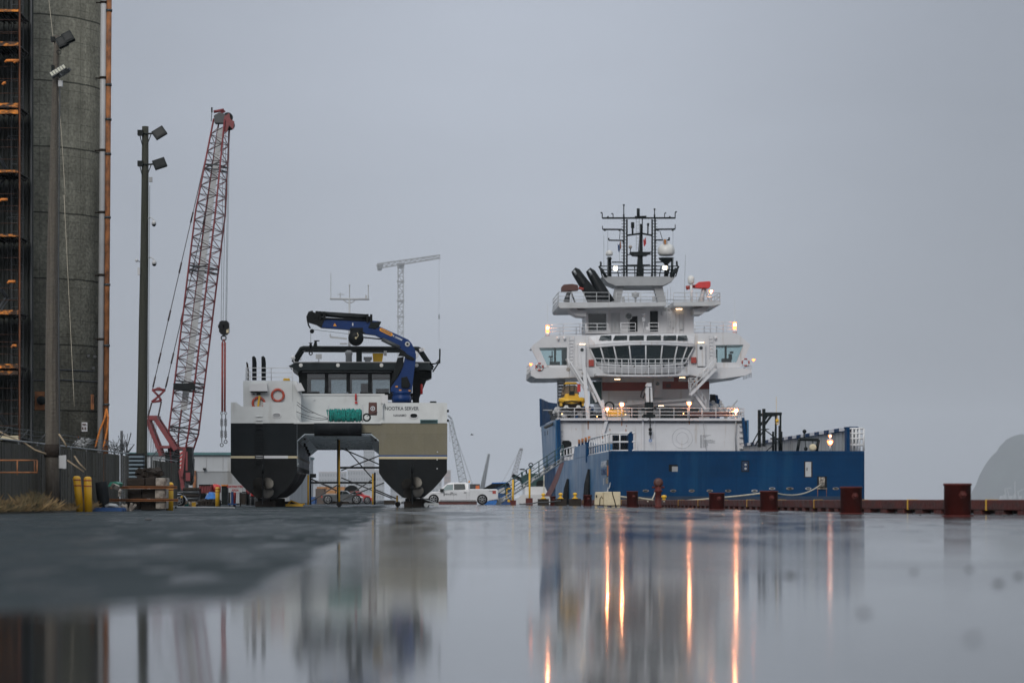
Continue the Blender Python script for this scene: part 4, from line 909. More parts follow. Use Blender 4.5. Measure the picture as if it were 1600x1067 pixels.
# recessed ladder on the left transom
g = MB(); 
for i in range(11): y = 663+i*6.2; g.pbox(CF, 399, y, 411, y+1.4, -.09, -.027)
for x in (398.2, 411): g.pbox(CF, x, 661, x+1.1, 729, -.07, -.027)
g.build('boarding_ladder', M['navy'], hl)
# tunnel: bridge deck plate with bays
g = MB(); ul, ur = P(464, 690, 0).x, P(592, 690, 0).x; zt, zc = P(0, 661, 0).z, P(0, 678, 0).z
g.loft([[(ul, v_, zt-.001), (ul, v_, zc-.35-dz), (ul+.42, v_, zc-dz), (ur-.42, v_, zc-dz), (ur, v_, zc-.35-dz), (ur, v_, zt-.001)] for v_, dz in ((.01, 0), (21, .36))]); br_ = g.build('bridge_deck', M['tunnel'], cat)
g = MB()
for i in range(22): zz_ = zc-.36*(.5+i*.92)/21; g.box((ul+.44, .5+i*.92, zz_-.045), (ur-.44, .56+i*.92, zz_+.01))
g.build('deck_stiffener', M['tunnel'], br_)
g = MB(); g.pbox(CF, 464.2, 661.2, 592, 677.6, -.015, .009); g.px(CF, [(464.2, 677.61), (475.8, 677.61), (464.2, 688)], -.015, .009); g.build('navy_beam', M['navy'], br_)
g = MB(); g.pbox(CF, 564.5, 661.2, 592.2, 676, -.02, -.016); g.px(CF, [(592.2, 676.01), (592.2, 688), (580.5, 677.7), (580.5, 676.01)], -.02, -.016); g.build('khaki_panel', M['khaki'], br_)
g = MB(); a, b = P(491, 671, -.35), P(565, 671, -.35); g.tube(a, b, .33, 22); g.obox((a+b)/2+Vector((0, .18, 0)), ((b-a).length, .35, .6)); g.build('bow_fender', M['rubber'], br_, 'long black cylindrical fender between the hulls')
g = MB()
for x, y in ((476, 686), (587, 687)): g.lathe(P(x, y, -.03), [(.07, -.02), (.05, .02)], 10, 'y')
for i in range(4): g.lathe(Vector((ui+.28, 1.5+i*2.4, zc-.50-.12*i)), [(.12, 0), (.09, .12)], 10, 'x')
g.build('drain_hole', M['black'], br_)
g = MB()
for i in range(12): g.box((ui+.003, .6+i*1.5, P(0, 735, 0).z), (ui+.05, .68+i*1.5, zc-.36))
g.build('hull_rib', M['grey'], hl, each=1)

# --- white bulwarks and transom topsides
W_ = M['whitec']; wm = mat('catamaran_white', (.56, .58, .58), .45, var=.05, dirt=.4, dcol=(.34, .33, .30), ds=(1.6, 1.6, .35), dth=.58)
g = MB(); g.px(CF, [(360.5, 661), (360.5, 628.5), (369, 628.5), (375, 633), (378, 635), (411, 635), (411, 661)], -.03, .25)
g.px(CF, [(411.01, 661), (411.01, 628.3), (457, 628.3), (459, 630), (459, 652), (466, 661)], -.05, .25)
g.px(CF, [(466.1, 661), (459.1, 651.5), (459.1, 630.5), (463, 632), (463, 650), (470, 661)], -.049, .10)
ua = P(360.5, 640, 0).x; z0, z1 = P(0, 661, 0).z, P(0, 629, 0).z
g.box((ua, .251, z0), (ua+.14, 20, z1)); g.build('left_bulwark', wm, cat)
g = MB(); g.pbox(CF, 398.6, 645, 411, 661.5, -.06, -.0301)
for y in (650, 656): g.pbox(CF, 399.5, y, 410, y+1.2, -.12, -.061)
g.build('step_panel', wm, cat)
g = MB(); g.px(CF, [(591, 661), (598, 653), (598, 634), (601, 631), (601, 629.2), (697, 629.2), (698.8, 630.5), (698.8, 661)], -.04, .25)
g.box((u1-.1, .251, z0), (u1+.01, 20, z1)); g.px(CF, [(596.5, 652), (596.5, 633), (599.5, 629.2), (600.9, 629.2), (597.9, 634), (597.9, 653)], -.3, -.041); rb_ = g.build('right_bulwark', wm, cat)
g = MB(); g.pbox(CF, 459, 659.2, 596, 661.8, -.12, .6); g.build('deck_edge', wm, cat)
g = MB(); g.box((P(361, 661, 0).x+.15, .26, z0-.25), (u1-.11, 20.5, z0-.002)); g.build('deck', M['grey'], cat)
for x, y, lab in ((432.5, 649, None), (646.5, 649.5, None)):
    c = P(x, y, -.055); g = MB(); g.path([c+Vector((.20*math.copysign(abs(math.cos(a))**.7, math.cos(a)), 0, .125*math.copysign(abs(math.sin(a))**.7, math.sin(a)))) for a in [i*math.pi/8 for i in range(16)]], .025, 6, True); f = g.build('fairlead', W_, cat)
    g = MB(); g.prism([(c.x+.18*math.cos(i*math.pi/6), c.z+.11*math.sin(i*math.pi/6)) for i in range(12)], c.y-.004, c.y+.002); g.build('fairlead_hole', M['black'] if x > 600 else M['grey'], f)
g = MB(); g.pbox(CF, 656.5, 655.5, 684, 661.2, -.06, -.041); gr = g.build('vent_grille', M['tealg'], cat)
g = MB()
for i in range(16): g.pbox(CF, 658+i*1.55, 656.5, 659+i*1.55, 660.3, -.075, -.0601)
g.build('grille_bar', M['dark'], gr)
lettering('dark_lettering', 'NOOTKA SERVER', M['label_k'], cat, P(601.2, 640.6, -.046), .255, sx=.86, wt=.004)
lettering('dark_lettering', 'NANAIMO', M['label_k'], cat, P(614.5, 650.5, -.046), .16, sx=.88, wt=.003)
g = MB(); g.pbox(CF, 672, 626.8, 682, 629, .2, .8); g.tube(P(699.6, 640, -.0), P(699.6, 644, -.0), .06, 6); g.tube(P(699.6, 655, -.0), P(699.6, 659, -.0), .06, 6); g.build('deck_fitting', M['dark'], cat)

# --- left engine casing
vC = 1.6
g = MB(); g.px(CF, [(380, 661), (380, 595), (457, 595), (457, 661)], vC, vC+5); g.px(CF, [(457.1, 661), (457.1, 595), (463, 595), (470, 612), (470, 661)], vC+.05, vC+5); cs = g.build('engine_casing', wm, cat)
g = MB(); g.px(CF, [(390, 600), (417, 598.5), (418, 611), (390, 611)], vC-.45, vC-.002); g.px(CF, [(459.5, 599), (470, 598), (476, 610), (465, 611.5)], vC-.4, vC+.04); g.build('vent_hood', W_, cs, each=1)
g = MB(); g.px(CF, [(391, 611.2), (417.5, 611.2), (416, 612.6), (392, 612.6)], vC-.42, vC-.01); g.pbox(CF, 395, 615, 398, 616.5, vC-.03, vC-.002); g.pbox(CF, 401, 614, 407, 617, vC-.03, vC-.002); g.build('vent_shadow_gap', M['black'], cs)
for x, yt, r in ((387, 566, .055), (397.5, 557, .12), (412, 557, .12)):
    g = MB(); q = P(x, 594, vC+1.6); zt_ = P(x, yt, vC+1.6).z; g.path([(q.x, q.y, q.z), (q.x, q.y, zt_-.35), (q.x-.02, q.y, zt_-.1), (q.x-.06, q.y-.03, zt_)], [r, r, r*.9, r*.55], 12); g.build('exhaust_pipe', M['rubber'] if r > .1 else M['timber'], cat)
g = MB(); zr = P(0, 595, vC).z; zh = P(0, 573.5, vC).z-zr
xa, xb = P(384, 595, vC).x, P(457, 595, vC).x
g.rail([(xa, vC+.1, zr), (xb-1.1, vC+.1, zr), (xb, vC+.1, zr)], zh, 3, .018, 1.2); g.rail([(xa, vC+.1, zr), (xa, vC+4, zr)], zh, 3, .018, 1.5); g.build('safety_rail', M['whitec'], cat)
g = MB(); g.px(CF, [(442, 594), (443, 591), (452, 591), (453, 594)], vC+.3, vC+.9); g.build('yellow_canister', M['yel2'], cat)
for x, y, lab in ((434, 617.5, 'orange lifebuoy mounted high on the white casing'), (404, 630, 'orange lifebuoy partly hidden by the bulwark, with a yellow strap')):
    k = thing('lifebuoy', lab, 'lifebuoy', CF, P(x, y, vC-.1), 'lifebuoys on the catamaran'); c = P(x, y, vC-.1)
    MB().torus(c, .30, .062, 'v', 28, 8).build('ring', M['bright_red'] if 0 else mat('lifebuoy_orange', (.42, .06, .03), .6, var=.2, vs=6), k)
    g = MB()
    for i in range(4): a = R(45+90*i); q = c+Vector((.30*math.cos(a), 0, .30*math.sin(a))); g.torus(q, .068, .012, 'u' if i % 2 else 'u', 10, 4)
    g.build('reflective_band', M['grey'], k)
    if y > 625: MB().obox(c+Vector((0, -.06, 0)), (.1, .04, .8), (0, R(8), 0)).build('strap', M['yel2'], k)
# --- wheelhouse
vH = 3.0
g = MB(); g.pbox(CF, 470.1, 615, 601, 660.5, vH, vH+7.5); g.px(CF, [(601.01, 640), (601.01, 628), (655, 628), (655, 640)], vH+1.0, vH+6); g.build('deckhouse', wm, cat)
g = MB(); g.pbox(CF, 472, 616.5, 600, 617.4, vH-.05, vH-.002); g.pbox(CF, 595.5, 617, 606, 630, vH-1.2, vH-.06); g.tube(P(491, 624, vH-.04), P(491, 625.5, vH-.04), .04, 6); g.build('wall_trim', W_, cat)
def wheelhouse():
    v0, v1 = vH+.35, vH+6.5
    fr_ = MB()
    mull = [(467, 480), (507.5, 513), (541.2, 547), (575, 581), (609, 626)]
    for v in (v0, v1-.12):
        s = 1.0
        for a, b in mull: fr_.px(CF, [(a, 583), (b, 583), (b, 613), (a, 613)], v, v+.12) if v == v0 else fr_.box((P(a, 600, v0).x, v, P(0, 613, v0).z), (P(b, 600, v0).x, v+.12, P(0, 583, v0).z))
        zA, zB, zC_, zD = P(0, 583, v0).z, P(0, 578, v0).z, P(0, 613, v0).z, P(0, 616, v0).z
        x0, x1 = P(466, 600, v0).x, P(655, 600, v0).x
        fr_.box((x0, v-.001, zA), (x1, v+.13, zB)); fr_.box((x0, v-.001, zD), (x1, v+.13, zC_))
    fr_.box((x0, v0+.14, zD), (x0+.1, v1-.2, zC_)); fr_.box((x1-.3, v0+.14, zD), (x1, v1-.2, zB))
    for vv in (v0+2, v0+4): fr_.box((x0, vv, zC_+.001), (x0+.1, vv+.15, zA-.001))
    fr_.px(CF, [(464.5, 578), (455, 567), (471, 578), (480, 616), (472, 616)], v0-.03, v0+.10)
    wh_ = fr_.build('wheelhouse_frame', M['black'], cat)
    for a, b in ((480, 507.5), (513, 541.2), (547, 575), (581, 609)):
        MB().px(CF, [(a, 583), (b, 583), (b, 613), (a, 613)], v0+.05, v0+.062).build('window', M['cglass'], wh_)
    MB().box((x0+.11, v1-.07, zC_), (x1-.31, v1-.06, zA)).build('front_window', M['cglass'], wh_)
    MB().box((x0+.11, v0+.14, zD+.02), (x1-.31, v1-.14, zD+.06)).build('cabin_floor', M['dark'], wh_)
    MB().box((x0+.0, v0+.1, zB-.05), (x1-.0, v1-.1, zB-.002)).build('cabin_ceiling', M['grey'], wh_)
    g = MB(); q = P(570, 612, v0+1.5); g.box((q.x-.25, v0+1.5, zD+.05), (q.x+.25, v0+2.0, zC_+.15)); g.box((q.x-.22, v0+1.9, zC_), (q.x+.22, v0+2.05, zC_+.6)); q = P(490, 612, v0+2); g.box((q.x-.5, v0+2, zD), (q.x+.3, v0+2.8, zC_+.18)); q = P(596, 612, v0+2.4); g.box((q.x-.3, v0+2.4, zD), (q.x+.4, v0+3, zC_+.35)); g.box((P(503, 0, v0).x, v0+4.6, zD), (P(511, 0, v0).x, v0+5, zC_+.5)); g.build('helm_seat', M['dark'], wh_)
    # roof visor
    r_ = MB(); r_.px(CF, [(451, 571.5), (462, 566.5), (668, 566.5), (675, 572), (674, 579), (666, 577.9), (470, 577.9), (466, 582)], v0-.75, v1+.6); rf = r_.build('roof', mat('roof_charcoal', (.010, .017, .020), .4, spec=.2, var=.15), wh_)
    MB().pbox(CF, 459, 565.2, 672, 566.4, v0-.78, v1+.65).build('roof_edge', M['grey'], rf)
    for x in (470, 528, 596, 651):
        MB().lathe(P(x, 570.6, v0-.8), [(.085, -.02), (.10, 0), (.10, .045)], 14, 'y').build('roof_lamp', M['dome'], rf)
    MB().pbox(CF, 472, 580.5, 612, 581.2, v0-.02, v0-.002).build('grab_bar', W_, wh_)
    r_ = MB(); r_.px(CF, [(655, 579), (674.5, 579), (674.5, 590), (668, 593), (655, 590)], v0+.2, v0+1.6); r_.px(CF, [(655, 590), (668, 590), (655, 622)], v0+.3, v0+.5); r_.build('wing_locker', M['dark'], wh_)
    r_ = MB(); r_.pbox(CF, 645, 583, 655, 629, v0-.3, v0-.04); r_.build('crane_side_post', M['black'], wh_)
    MB().lathe(P(658.5, 616, v0-.1), [(.03, 0), (.07, .02), (.07, .5), (.03, .55)], 10).build('fire_extinguisher', M['bright_red'], wh_)
    return v0, rf
v0, rf = wheelhouse()
# roof arch
g = MB(); rr_ = .085
for v in (v0+.4, v0+2.4):
    g.path([P(x, y, v0+.4)+Vector((0, v-v0-.4, 0)) for x, y in ((458, 566), (471, 544), (474, 543.5), (652, 544.5), (656, 545), (676, 575))], rr_*1.25, 8)
for x in (473, 654, 560): g.tube(P(x, 544, v0+.4), P(x, 544, v0+.4)+Vector((0, 2, 0)), rr_, 8)
g.pbox(CF, 556.5, 545, 565.5, 566, v0+.35, v0+.5)
g.pbox(CF, 566, 551.3, 600, 552.2, v0+.45, v0+.5)
g.build('roof_arch', M['dark'], cat)
g = MB(); g.path([P(x, y, v0+.5) for x, y in ((666, 568), (673, 569), (687, 567), (687.3, 545))], .045, 6); g.path([P(x, y, v0+.5) for x, y in ((676, 581), (684, 569), (687, 560), (682, 567))], .04, 6); g.build('antenna_bracket', M['dark'], cat)
# roof gear
MB().px(CF, [(582, 552), (599, 552), (597, 565), (583, 565)], v0+.8, v0+1.5).build('yellow_bin', M['yel2'], cat)
g = MB(); g.pbox(CF, 568, 557.5, 581, 562, v0+.9, v0+1.4); g.pbox(CF, 570, 562.2, 579, 565.5, v0+.9, v0+1.4); g.build('roof_locker', M['grey'], cat)
g = MB(); g.lathe(P(545, 565.5, v0+1.5), [(.17, 0), (.17, .35), (.20, .40), (.20, .55), (.1, .6), (.08, .75)], 14); g.build('grey_housing', M['grey'], cat)
g = MB(); a = P(498, 557, v0+2); g.obox(a, (.32, .1, .25)); g.tube(a, a-Vector((0, 0, .4)), .03, 6); a = P(602, 552, v0+1); g.obox(a, (.16, .15, .25)); g.tube(P(470, 563, v0), P(470, 559, v0), .03, 6); g.build('deck_light', M['palegrey'], cat)
g = MB(); g.ball(P(458, 559, v0+.2), .12, 10); g.tube(P(458, 559, v0+.2), P(460, 566, v0+.2), .03, 5); q = P(660, 547, v0+.4)
for dx in (0, .2): g.obox(P(658+dx*14, 546, v0+.2), (.2, .18, .14), (0, R(-25), 0)); g.tube(P(656+dx*12, 550, v0+.3), P(659+dx*14, 546, v0+.2), .02, 5)
g.lathe(P(647.5, 554, v0+.2), [(.20, -.05), (.22, .02)], 16, 'y'); g.build('search_light', M['whitec'], cat)
# mast
g = MB(); vm = v0+3; g.tube(P(546, 566, vm), P(546, 468, vm), .075, 10, .05); g.tube(P(515.5, 467, vm), P(577, 467.5, vm), .055, 8); g.path([P(536, 468, vm), P(541, 472, vm), P(546, 474, vm), P(551, 472, vm), P(556, 468, vm)], .03, 6)
g.tube(P(517, 467, vm), P(517, 426, vm), .018, 5); g.tube(P(546.2, 466, vm), P(546.2, 446, vm), .028, 5); g.tube(P(575.5, 466, vm), P(575.5, 446, vm), .028, 5)
for x in (546.2, 575.5): g.ball(P(x, 446, vm), .05, 6)
g.obox(P(572, 464, vm), (.1, .1, .2)); g.tube(P(531.6, 467, vm), P(531.6, 457, vm), .02, 5); g.tube(P(527, 460, vm), P(538, 460, vm), .02, 5)
g.obox(P(529, 528, vm-.3), (.9, .08, .10), (0, R(6), 0)); g.tube(P(516, 522, vm), P(516, 527, vm), .04, 5); g.obox(P(537, 537, vm-.3), (.4, .2, .08))
g.build('mast', M['palegrey'], cat)
# --- deck gear: rope reel, maroon box, lines
g = MB(); vR = .9; a, b = P(515.5, 649, vR), P(564.5, 649, vR); rr = random.Random(9)
for i in range(58):
    t_ = i/57; c_ = a.lerp(b, t_); g.torus(c_+Vector((0, 0, rr.uniform(-.02, .02))), .29+rr.uniform(-.06, .055), .036, 'u', 20, 5)
for i in range(14): t_ = rr.random(); c_ = a.lerp(b, t_); g.path([c_+Vector((rr.uniform(-.2, .2), -.31, .28)), c_+Vector((rr.uniform(-.2, .2), -.34, 0)), c_+Vector((rr.uniform(-.2, .2), -.30, -.28))], .03, 5)
rl = MB(); rl.tube(a, b, .1, 12)
for c_ in (a-Vector((.07, 0, 0)), b+Vector((.07, 0, 0))): rl.lathe(c_-Vector((.02, 0, 0)), [(.40, 0), (.40, .04)], 22, 'x'); rl.tube(c_+Vector((0, 0, -.45)), c_+Vector((0, 0, .55)), .035, 6)
rl.obox((a+b)/2+Vector((0, 0, -.42)), ((b-a).length+.3, .5, .08)); reel = rl.build('rope_reel', M['palegrey'], cat); g.build('green_rope', M['teal'], reel)
g = MB(); g.px(CF, [(576, 628.5), (589, 628.5), (589, 648.5), (575.5, 648.5)], vR+.1, vR+.5); bx = g.build('lifebuoy_box', M['maroon'], cat, bevel=.03)
c_ = P(582.4, 638.2, vR+.09); MB().torus(c_, .10, .025, 'v', 18, 5).build('ring_symbol', M['label_w'], bx)
g = MB(); g.obox(c_, (.05, .01, .10)); g.build('symbol_bar', M['label_w'], bx)
g = MB(); g.tube(P(573, 650, vR), P(590, 644, vR), .02, 5)
for i in range(4): g.torus(P(573, 652, vR), .15+.02*i, .015, 'v', 14, 4)
g.build('hose_coil', M['dark'], cat)
g = MB(); g.lathe(P(556, 626, vH-.1), [(.05, 0), (.05, .3), (.03, .36)], 8); g.obox(P(556.3, 629, vH-.1), (.14, .02, .10)); g.build('flare_holder', M['bright_red'], cat)
g = MB()
for (x0, y0), (x1, y1) in (((464, 628), (513, 653)), ((463, 643), (513, 654)), ((464, 632), (490, 645)), ((470, 650), (513, 655))):
    A_, B_ = P(x0, y0, .8), P(x1, y1, .7); g.path([A_.lerp(B_, i/8)-Vector((0, 0, .10*math.sin(math.pi*i/8))) for i in range(9)], .016, 5)
g.build('deck_line', M['darksteel'], cat)

# --- blue knuckle boom crane
vK = 1.2; LB = M['lblue']
kc = None
g = MB(); c_ = P(627.5, 629, vK+.6)
g.lathe(c_, [(.50, 0), (.50, .30), (.46, .34), (.46, .42), (.50, .46), (.50, .60)], 24); base_ = g.build('crane_base', LB, cat)
def kb(pts, v0_, v1_, m, nm, par, **k): return MB().px(CF, pts, v0_, v1_).build(nm, M[m], par, bevel=.02, **k)
col_ = kb([(610, 612), (610.5, 606), (613, 602), (624, 585), (630, 572), (634, 549), (650, 552), (650, 560), (645, 598), (643, 612)], vK+.3, vK+.95, 'lblue', 'crane_column', base_)
kb([(610, 601), (613, 588), (621, 559), (631, 557), (629, 573), (621, 589)], vK+.2, vK+.28, 'black', 'hydraulic_hose_cover', base_)
kb([(627, 590), (636, 588), (641, 600), (638, 606), (627, 605)], vK+.15, vK+.29, 'black', 'slew_motor', base_)
kb([(622, 556), (627, 546), (632, 549), (636, 553), (648, 560), (646, 563), (636, 561), (632, 557)], vK+.22, vK+.299, 'black', 'elbow_joint', base_)
main = kb([(649.5, 556), (649, 548), (643, 536), (638, 530.5), (592, 509.5), (572, 506), (566, 514), (567, 521), (586, 523.5), (621, 540.5), (632, 549.5)], vK+.35, vK+.90, 'lblue', 'main_boom', base_)
kb([(593, 502), (596, 502.5), (592, 511), (586, 514), (575, 512), (579, 504)], vK+.30, vK+.349, 'dark', 'boom_knuckle', base_)
kb([(566, 517), (572, 521), (560, 523), (552, 520), (556, 516)], vK+.31, vK+.37, 'dark', 'knuckle_link', base_)
outer = kb([(502, 512), (506, 496.5), (560, 499.5), (592, 501.5), (590, 512), (572, 519), (538, 514.5)], vK+.38, vK+.88, 'lblue', 'outer_boom', base_)
kb([(480, 496), (484, 487), (488, 487), (494, 489), (508, 497), (502, 512), (494, 507), (481, 503)], vK+.34, vK+.92, 'black', 'boom_extension', base_)
g = MB(); g.tube(P(497, 491, vK+.5), P(580, 497.5, vK+.5), .11, 10); g.tube(P(495, 489, vK+.8), P(576, 494, vK+.8), .10, 10); g.tube(P(495, 497, vK+.35), P(582, 501, vK+.35), .05, 8)
for x in (495, 500, 507, 574, 580): g.obox(P(x, 493+(x-495)*.06, vK+.6), (.12, .65, .42))
g.build('extension_cylinder', M['black'], base_)
g = MB(); g.path([P(x, y, vK+.5) for x, y in ((481, 503), (480, 495), (483, 488), (489, 486.5))], .05, 6); g.path([P(x, y, vK+.5) for x, y in ((482, 495), (493, 497))], .03, 6)
g.path([P(x, y, vK+.6) for x, y in ((481, 503), (482, 508), (485, 513))], .04, 6); g.build('boom_tip', M['black'], base_)
g = MB(); g.tube(P(567, 527, vK+.3), P(597, 530, vK+.3), .04, 8); g.tube(P(597, 530, vK+.3), P(624, 543, vK+.3), .11, 10); g.build('lift_cylinder', M['darksteel'], base_)
g = MB(); c_ = P(556, 528, vK+.25); g.lathe(c_, [(.12, 0), (.40, .02), (.40, .30), (.12, .32)], 20, 'y'); g.pbox(CF, 547, 512, 567, 522, vK+.3, vK+.5); wn_ = g.build('winch', M['black'], base_)
g = MB(); g.lathe(c_+Vector((0, -.02, 0)), [(.05, 0), (.06, .03)], 10, 'y'); g.path([P(558, 520, vK+.2), P(560, 524, vK+.2), P(556, 530, vK+.2)], .02, 5); g.build('winch_fitting', M['cream'], wn_)
g = MB(); g.tube(P(490, 515, vK+.5), P(546, 522, vK+.5), .012, 5); g.tube(P(485.5, 516, vK+.5), P(485.5, 538, vK+.5), .012, 5); g.build('winch_cable', M['wire'], base_)
g = MB(); g.ball(P(487.5, 517.5, vK+.5), .12, 10); g.lathe(P(485.5, 545, vK+.5), [(.05, 0), (.06, .1), (.10, .14), (.06, .2), (.06, .28), (.13, .31)], 12); g.obox(P(485.5, 547, vK+.5), (.26, .12, .10)); g.torus(P(485.5, 552, vK+.5), .08, .03, 'v', 14, 6); g.build('hook_block', M['black'], base_)
g = MB(); g.px(CF, [(490, 532), (499, 531.4), (499, 532.6), (494.8, 533), (496, 543.5), (488.5, 543.5), (491.5, 533)], v0+.3, v0+.6); g.build('roof_winch_post', M['dark'], cat)
g = MB(); c_ = P(636.6, 537.5, vK+.33); g.lathe(c_, [(.13, -.03), (.13, .015)], 18, 'y'); pn = g.build('elbow_pin', M['palegrey'], base_)
MB().lathe(c_+Vector((0, -.04, 0)), [(.05, -.01), (.06, .0)], 12, 'y').build('pin_bolt', M['dark'], pn)
# maker's plate and warning marks
A_, B_ = P(594.5, 514.5, vK+.34), P(612, 523, vK+.34); d = (B_-A_).normalized(); n_ = Vector((-d.z, 0, d.x))*.085
pts = [A_-n_, B_-n_, B_+d*.06, B_+n_, A_+n_, A_-d*.06]; pl = MB().prism([(q.x, q.z) for q in pts], vK+.335, vK+.3499).build('name_plate', M['label_o'], main)
ang = math.atan2(-d.z, d.x)
lettering('dark_lettering', 'PALFINGER', M['label_k'], main, A_+d*.04-n_*.45+Vector((0, -.008, 0)), .125, sx=.9, rot=(R(90), ang, 0), wt=.003)
lettering('white_lettering', 'PK 32080M', M['label_w'], main, P(612.5, 523.5, vK+.345)-n_*.55, .13, sx=.95, rot=(R(90), ang, 0), wt=.003)
MB().px(CF, [(520.5, 509.5), (523, 504.8), (526, 509.5)], vK+.366, vK+.3799).build('warning_triangle', M['label_o'], outer)
MB().px(CF, [(550.3, 504.5), (552, 504.5), (552, 509), (550.3, 509)], vK+.366, vK+.3799).build('white_mark', M['label_w'], outer)
g = MB(); [g.pbox(CF, x, y, x+3.6, y+1.8, vK+.28, vK+.2999) for x, y in ((618, 603), (623.5, 608.5), (638, 609.5))]; g.build('reflector', M['label_o'], base_)

# --- propellers, rudders and shafts
for cx in (411, 644.5):
    par = hl if cx < 500 else hr
    for i in range(1):
        c_ = P(cx, 762, -.55); ps = MB().lathe(c_, [(.02, -.18), (.09, -.1), (.11, .1), (.07, .9)], 12, 'y').build('propeller', M['bronze'], par)
        for b_ in range(4):
            a0 = R(45+90*b_+(12 if cx > 500 else 0)); e1 = Vector((math.cos(a0), 0, math.sin(a0))); e2 = Vector((-math.sin(a0), 0, math.cos(a0))); g = MB(); vs = []
            K = 7
            for i2 in range(K):
                r_ = .06+.54*i2/(K-1); wd_ = (.14, .22, .29, .32, .31, .25, .12)[i2]; tw_ = .55-.35*i2/(K-1)
                for s_ in (-1, 1): q = c_+e1*r_+(e2*math.cos(tw_)+Vector((0, 1, 0))*math.sin(tw_)*1.0)*wd_*s_; vs.append(q)
            m_ = len(vs); vs += [q+Vector((0, .025, 0)) for q in vs]
            fs = [(2*i2, 2*i2+1, 2*i2+3, 2*i2+2) for i2 in range(K-1)]+[(m_+2*i2, m_+2*i2+2, m_+2*i2+3, m_+2*i2+1) for i2 in range(K-1)]
            fs += [(2*i2, 2*i2+2, m_+2*i2+2, m_+2*i2) for i2 in range(K-1)]+[(2*i2+1, m_+2*i2+1, m_+2*i2+3, 2*i2+3) for i2 in range(K-1)]+[(2*K-2, 2*K-1, m_+2*K-1, m_+2*K-2)]
            g.add(vs, fs, False); g.build('propeller_blade', M['bronze'], ps)
    q = P(cx-.5, 740, -.9); zb = .15
    g = MB(); g.loft([[(q.x-.035, q.y, z_), (q.x, q.y-.12, z_), (q.x+.035, q.y, z_), (q.x, q.y+w2, z_)] for z_, w2 in ((q.z, .3), (.8, .42), (zb, .36))]); g.tube((q.x, q.y, q.z), (q.x, q.y, q.z+.5), .05, 8); g.build('rudder', M['hullblack'], par)
g = MB(); 
for pts in (LP, RP): q = [P(x, y, 0) for x, y in pts]; cx = (q[6].x+q[7].x)/2 if pts is LP else q[6].x; g.box((cx-.14, .4, .12), (cx+.14, 16, .45))
g.build('skeg', M['hullblack'], cat)

# --- what it stands on
def block(label, x, v, wd, h, m='timber', d=1.2):
    q = P(x, 781, v); MB().box((q.x-wd/2, v, 0), (q.x+wd/2, v+d, h)).build('keel_block', M[m], None, label, 'keel block', 'keel blocks', fr=CF, base=(q.x, v, 0), bevel=.04)
block('wide dark keel block under the left hull, at its propeller', 414, .3, 1.0, .30); block('dark keel block under the middle of the left hull', 425, 7, 1.3, .45)
block('small dark keel block at the inner edge of the left hull', 452, 4, .5, .30)
block('wide dark keel block under the right hull, at its propeller', 645, .3, .9, .30); block('dark keel block under the middle of the right hull', 652, 7, 1.3, .45)
g = MB(); a = P(672, 790, .2); 
for dx in (-.3, .3): g.tube((a.x-.55, .2+dx*.2, .5), (a.x+.35, .2+dx*.2, .18), .035, 6)
g.obox((a.x+.1, .3, .16), (.7, .3, .1)); g.lathe((a.x+.3, .1, .12), [(.12, 0), (.12, .08)], 12, 'y'); g.lathe((a.x-.2, .1, .12), [(.12, 0), (.12, .08)], 12, 'y')
g.build('boat_jack', M['steel'], None, 'low grey wheeled jack beside the right hull keel block', 'jack', fr=CF, base=(a.x, .3, 0))
g = MB(); a = P(457, 787, 2); g.path([P(x, y, 2) for x, y in ((450, 787), (455, 782), (462, 785), (470, 788), (476, 787))], .045, 6); g.obox(P(460, 789, 2), (.9, .5, .12)); g.build('yellow_hand_truck', M['yel2'], None, 'yellow hand truck lying at the inner side of the left hull', 'hand truck', fr=CF, base=(a.x, 2, 0))
# --- scaffolding between the hulls
def scaff():
    k = thing('scaffold_tower', 'yellow and dark steel scaffold tower standing between the hulls', 'scaffold', CF, (P(540, 781, 2).x, 2, 0))
    v = 2.2
    def post(x, y0, vv, m): q0, q1 = P(x, y0, vv), P(x, y0, vv); MB().tube((q0.x, vv, .12), q0, .045, 8).build('post', M[m], k)
    post(530.2, 687, v, 'yel2'); post(527.8, 686, v+1.5, 'darksteel'); post(481.5, 742, v, 'yel2'); post(485, 742, v+1.5, 'timber'); post(582.6, 740, v, 'yel2'); post(585.6, 738, v+1.5, 'dark'); post(620.5, 774, v, 'yel2')
    g = MB()
    for x0, x1, y in ((484, 582, 753.5), (531, 592, 730)): a_, b_ = P(x0, y, v+.1), P(x1, y, v+.1); g.box((a_.x, v+.1, a_.z-.06), (b_.x, v+.75, a_.z+.04))
    g.build('walk_plank', M['dark'], k)
    g = MB()
    for (x0, y0), (x1, y1) in (((533, 700), (592, 725)), ((533, 735), (592, 712)), ((533, 746), (612, 778)), ((486, 748), (530, 768)), ((531, 783), (583, 748)), ((535, 780), (600, 754)), ((486, 748), (520, 762)), ((486, 783), (529, 756)), ((540, 700), (586, 752)), ((622, 780), (585, 764))): g.tube(P(x0, y0, v+.05), P(x1, y1, v+.05), .034, 5)
    g.build('cross_brace', M['darksteel'], k)
    for x in (530, 621.5): c_ = P(x, 787.5, v); MB().lathe((c_.x, v-.08, .14), [(.13, 0), (.14, .03), (.14, .10), (.13, .13)], 14, 'y').build('caster', M['tyre'], k)
    g = MB(); g.torus(P(530.5, 759, v-.05), .04, .015, 'v', 10, 4); g.obox(P(489, 743, v), (.32, .2, .20)); g.build('work_light', M['dark'], k, each=1)
scaff()
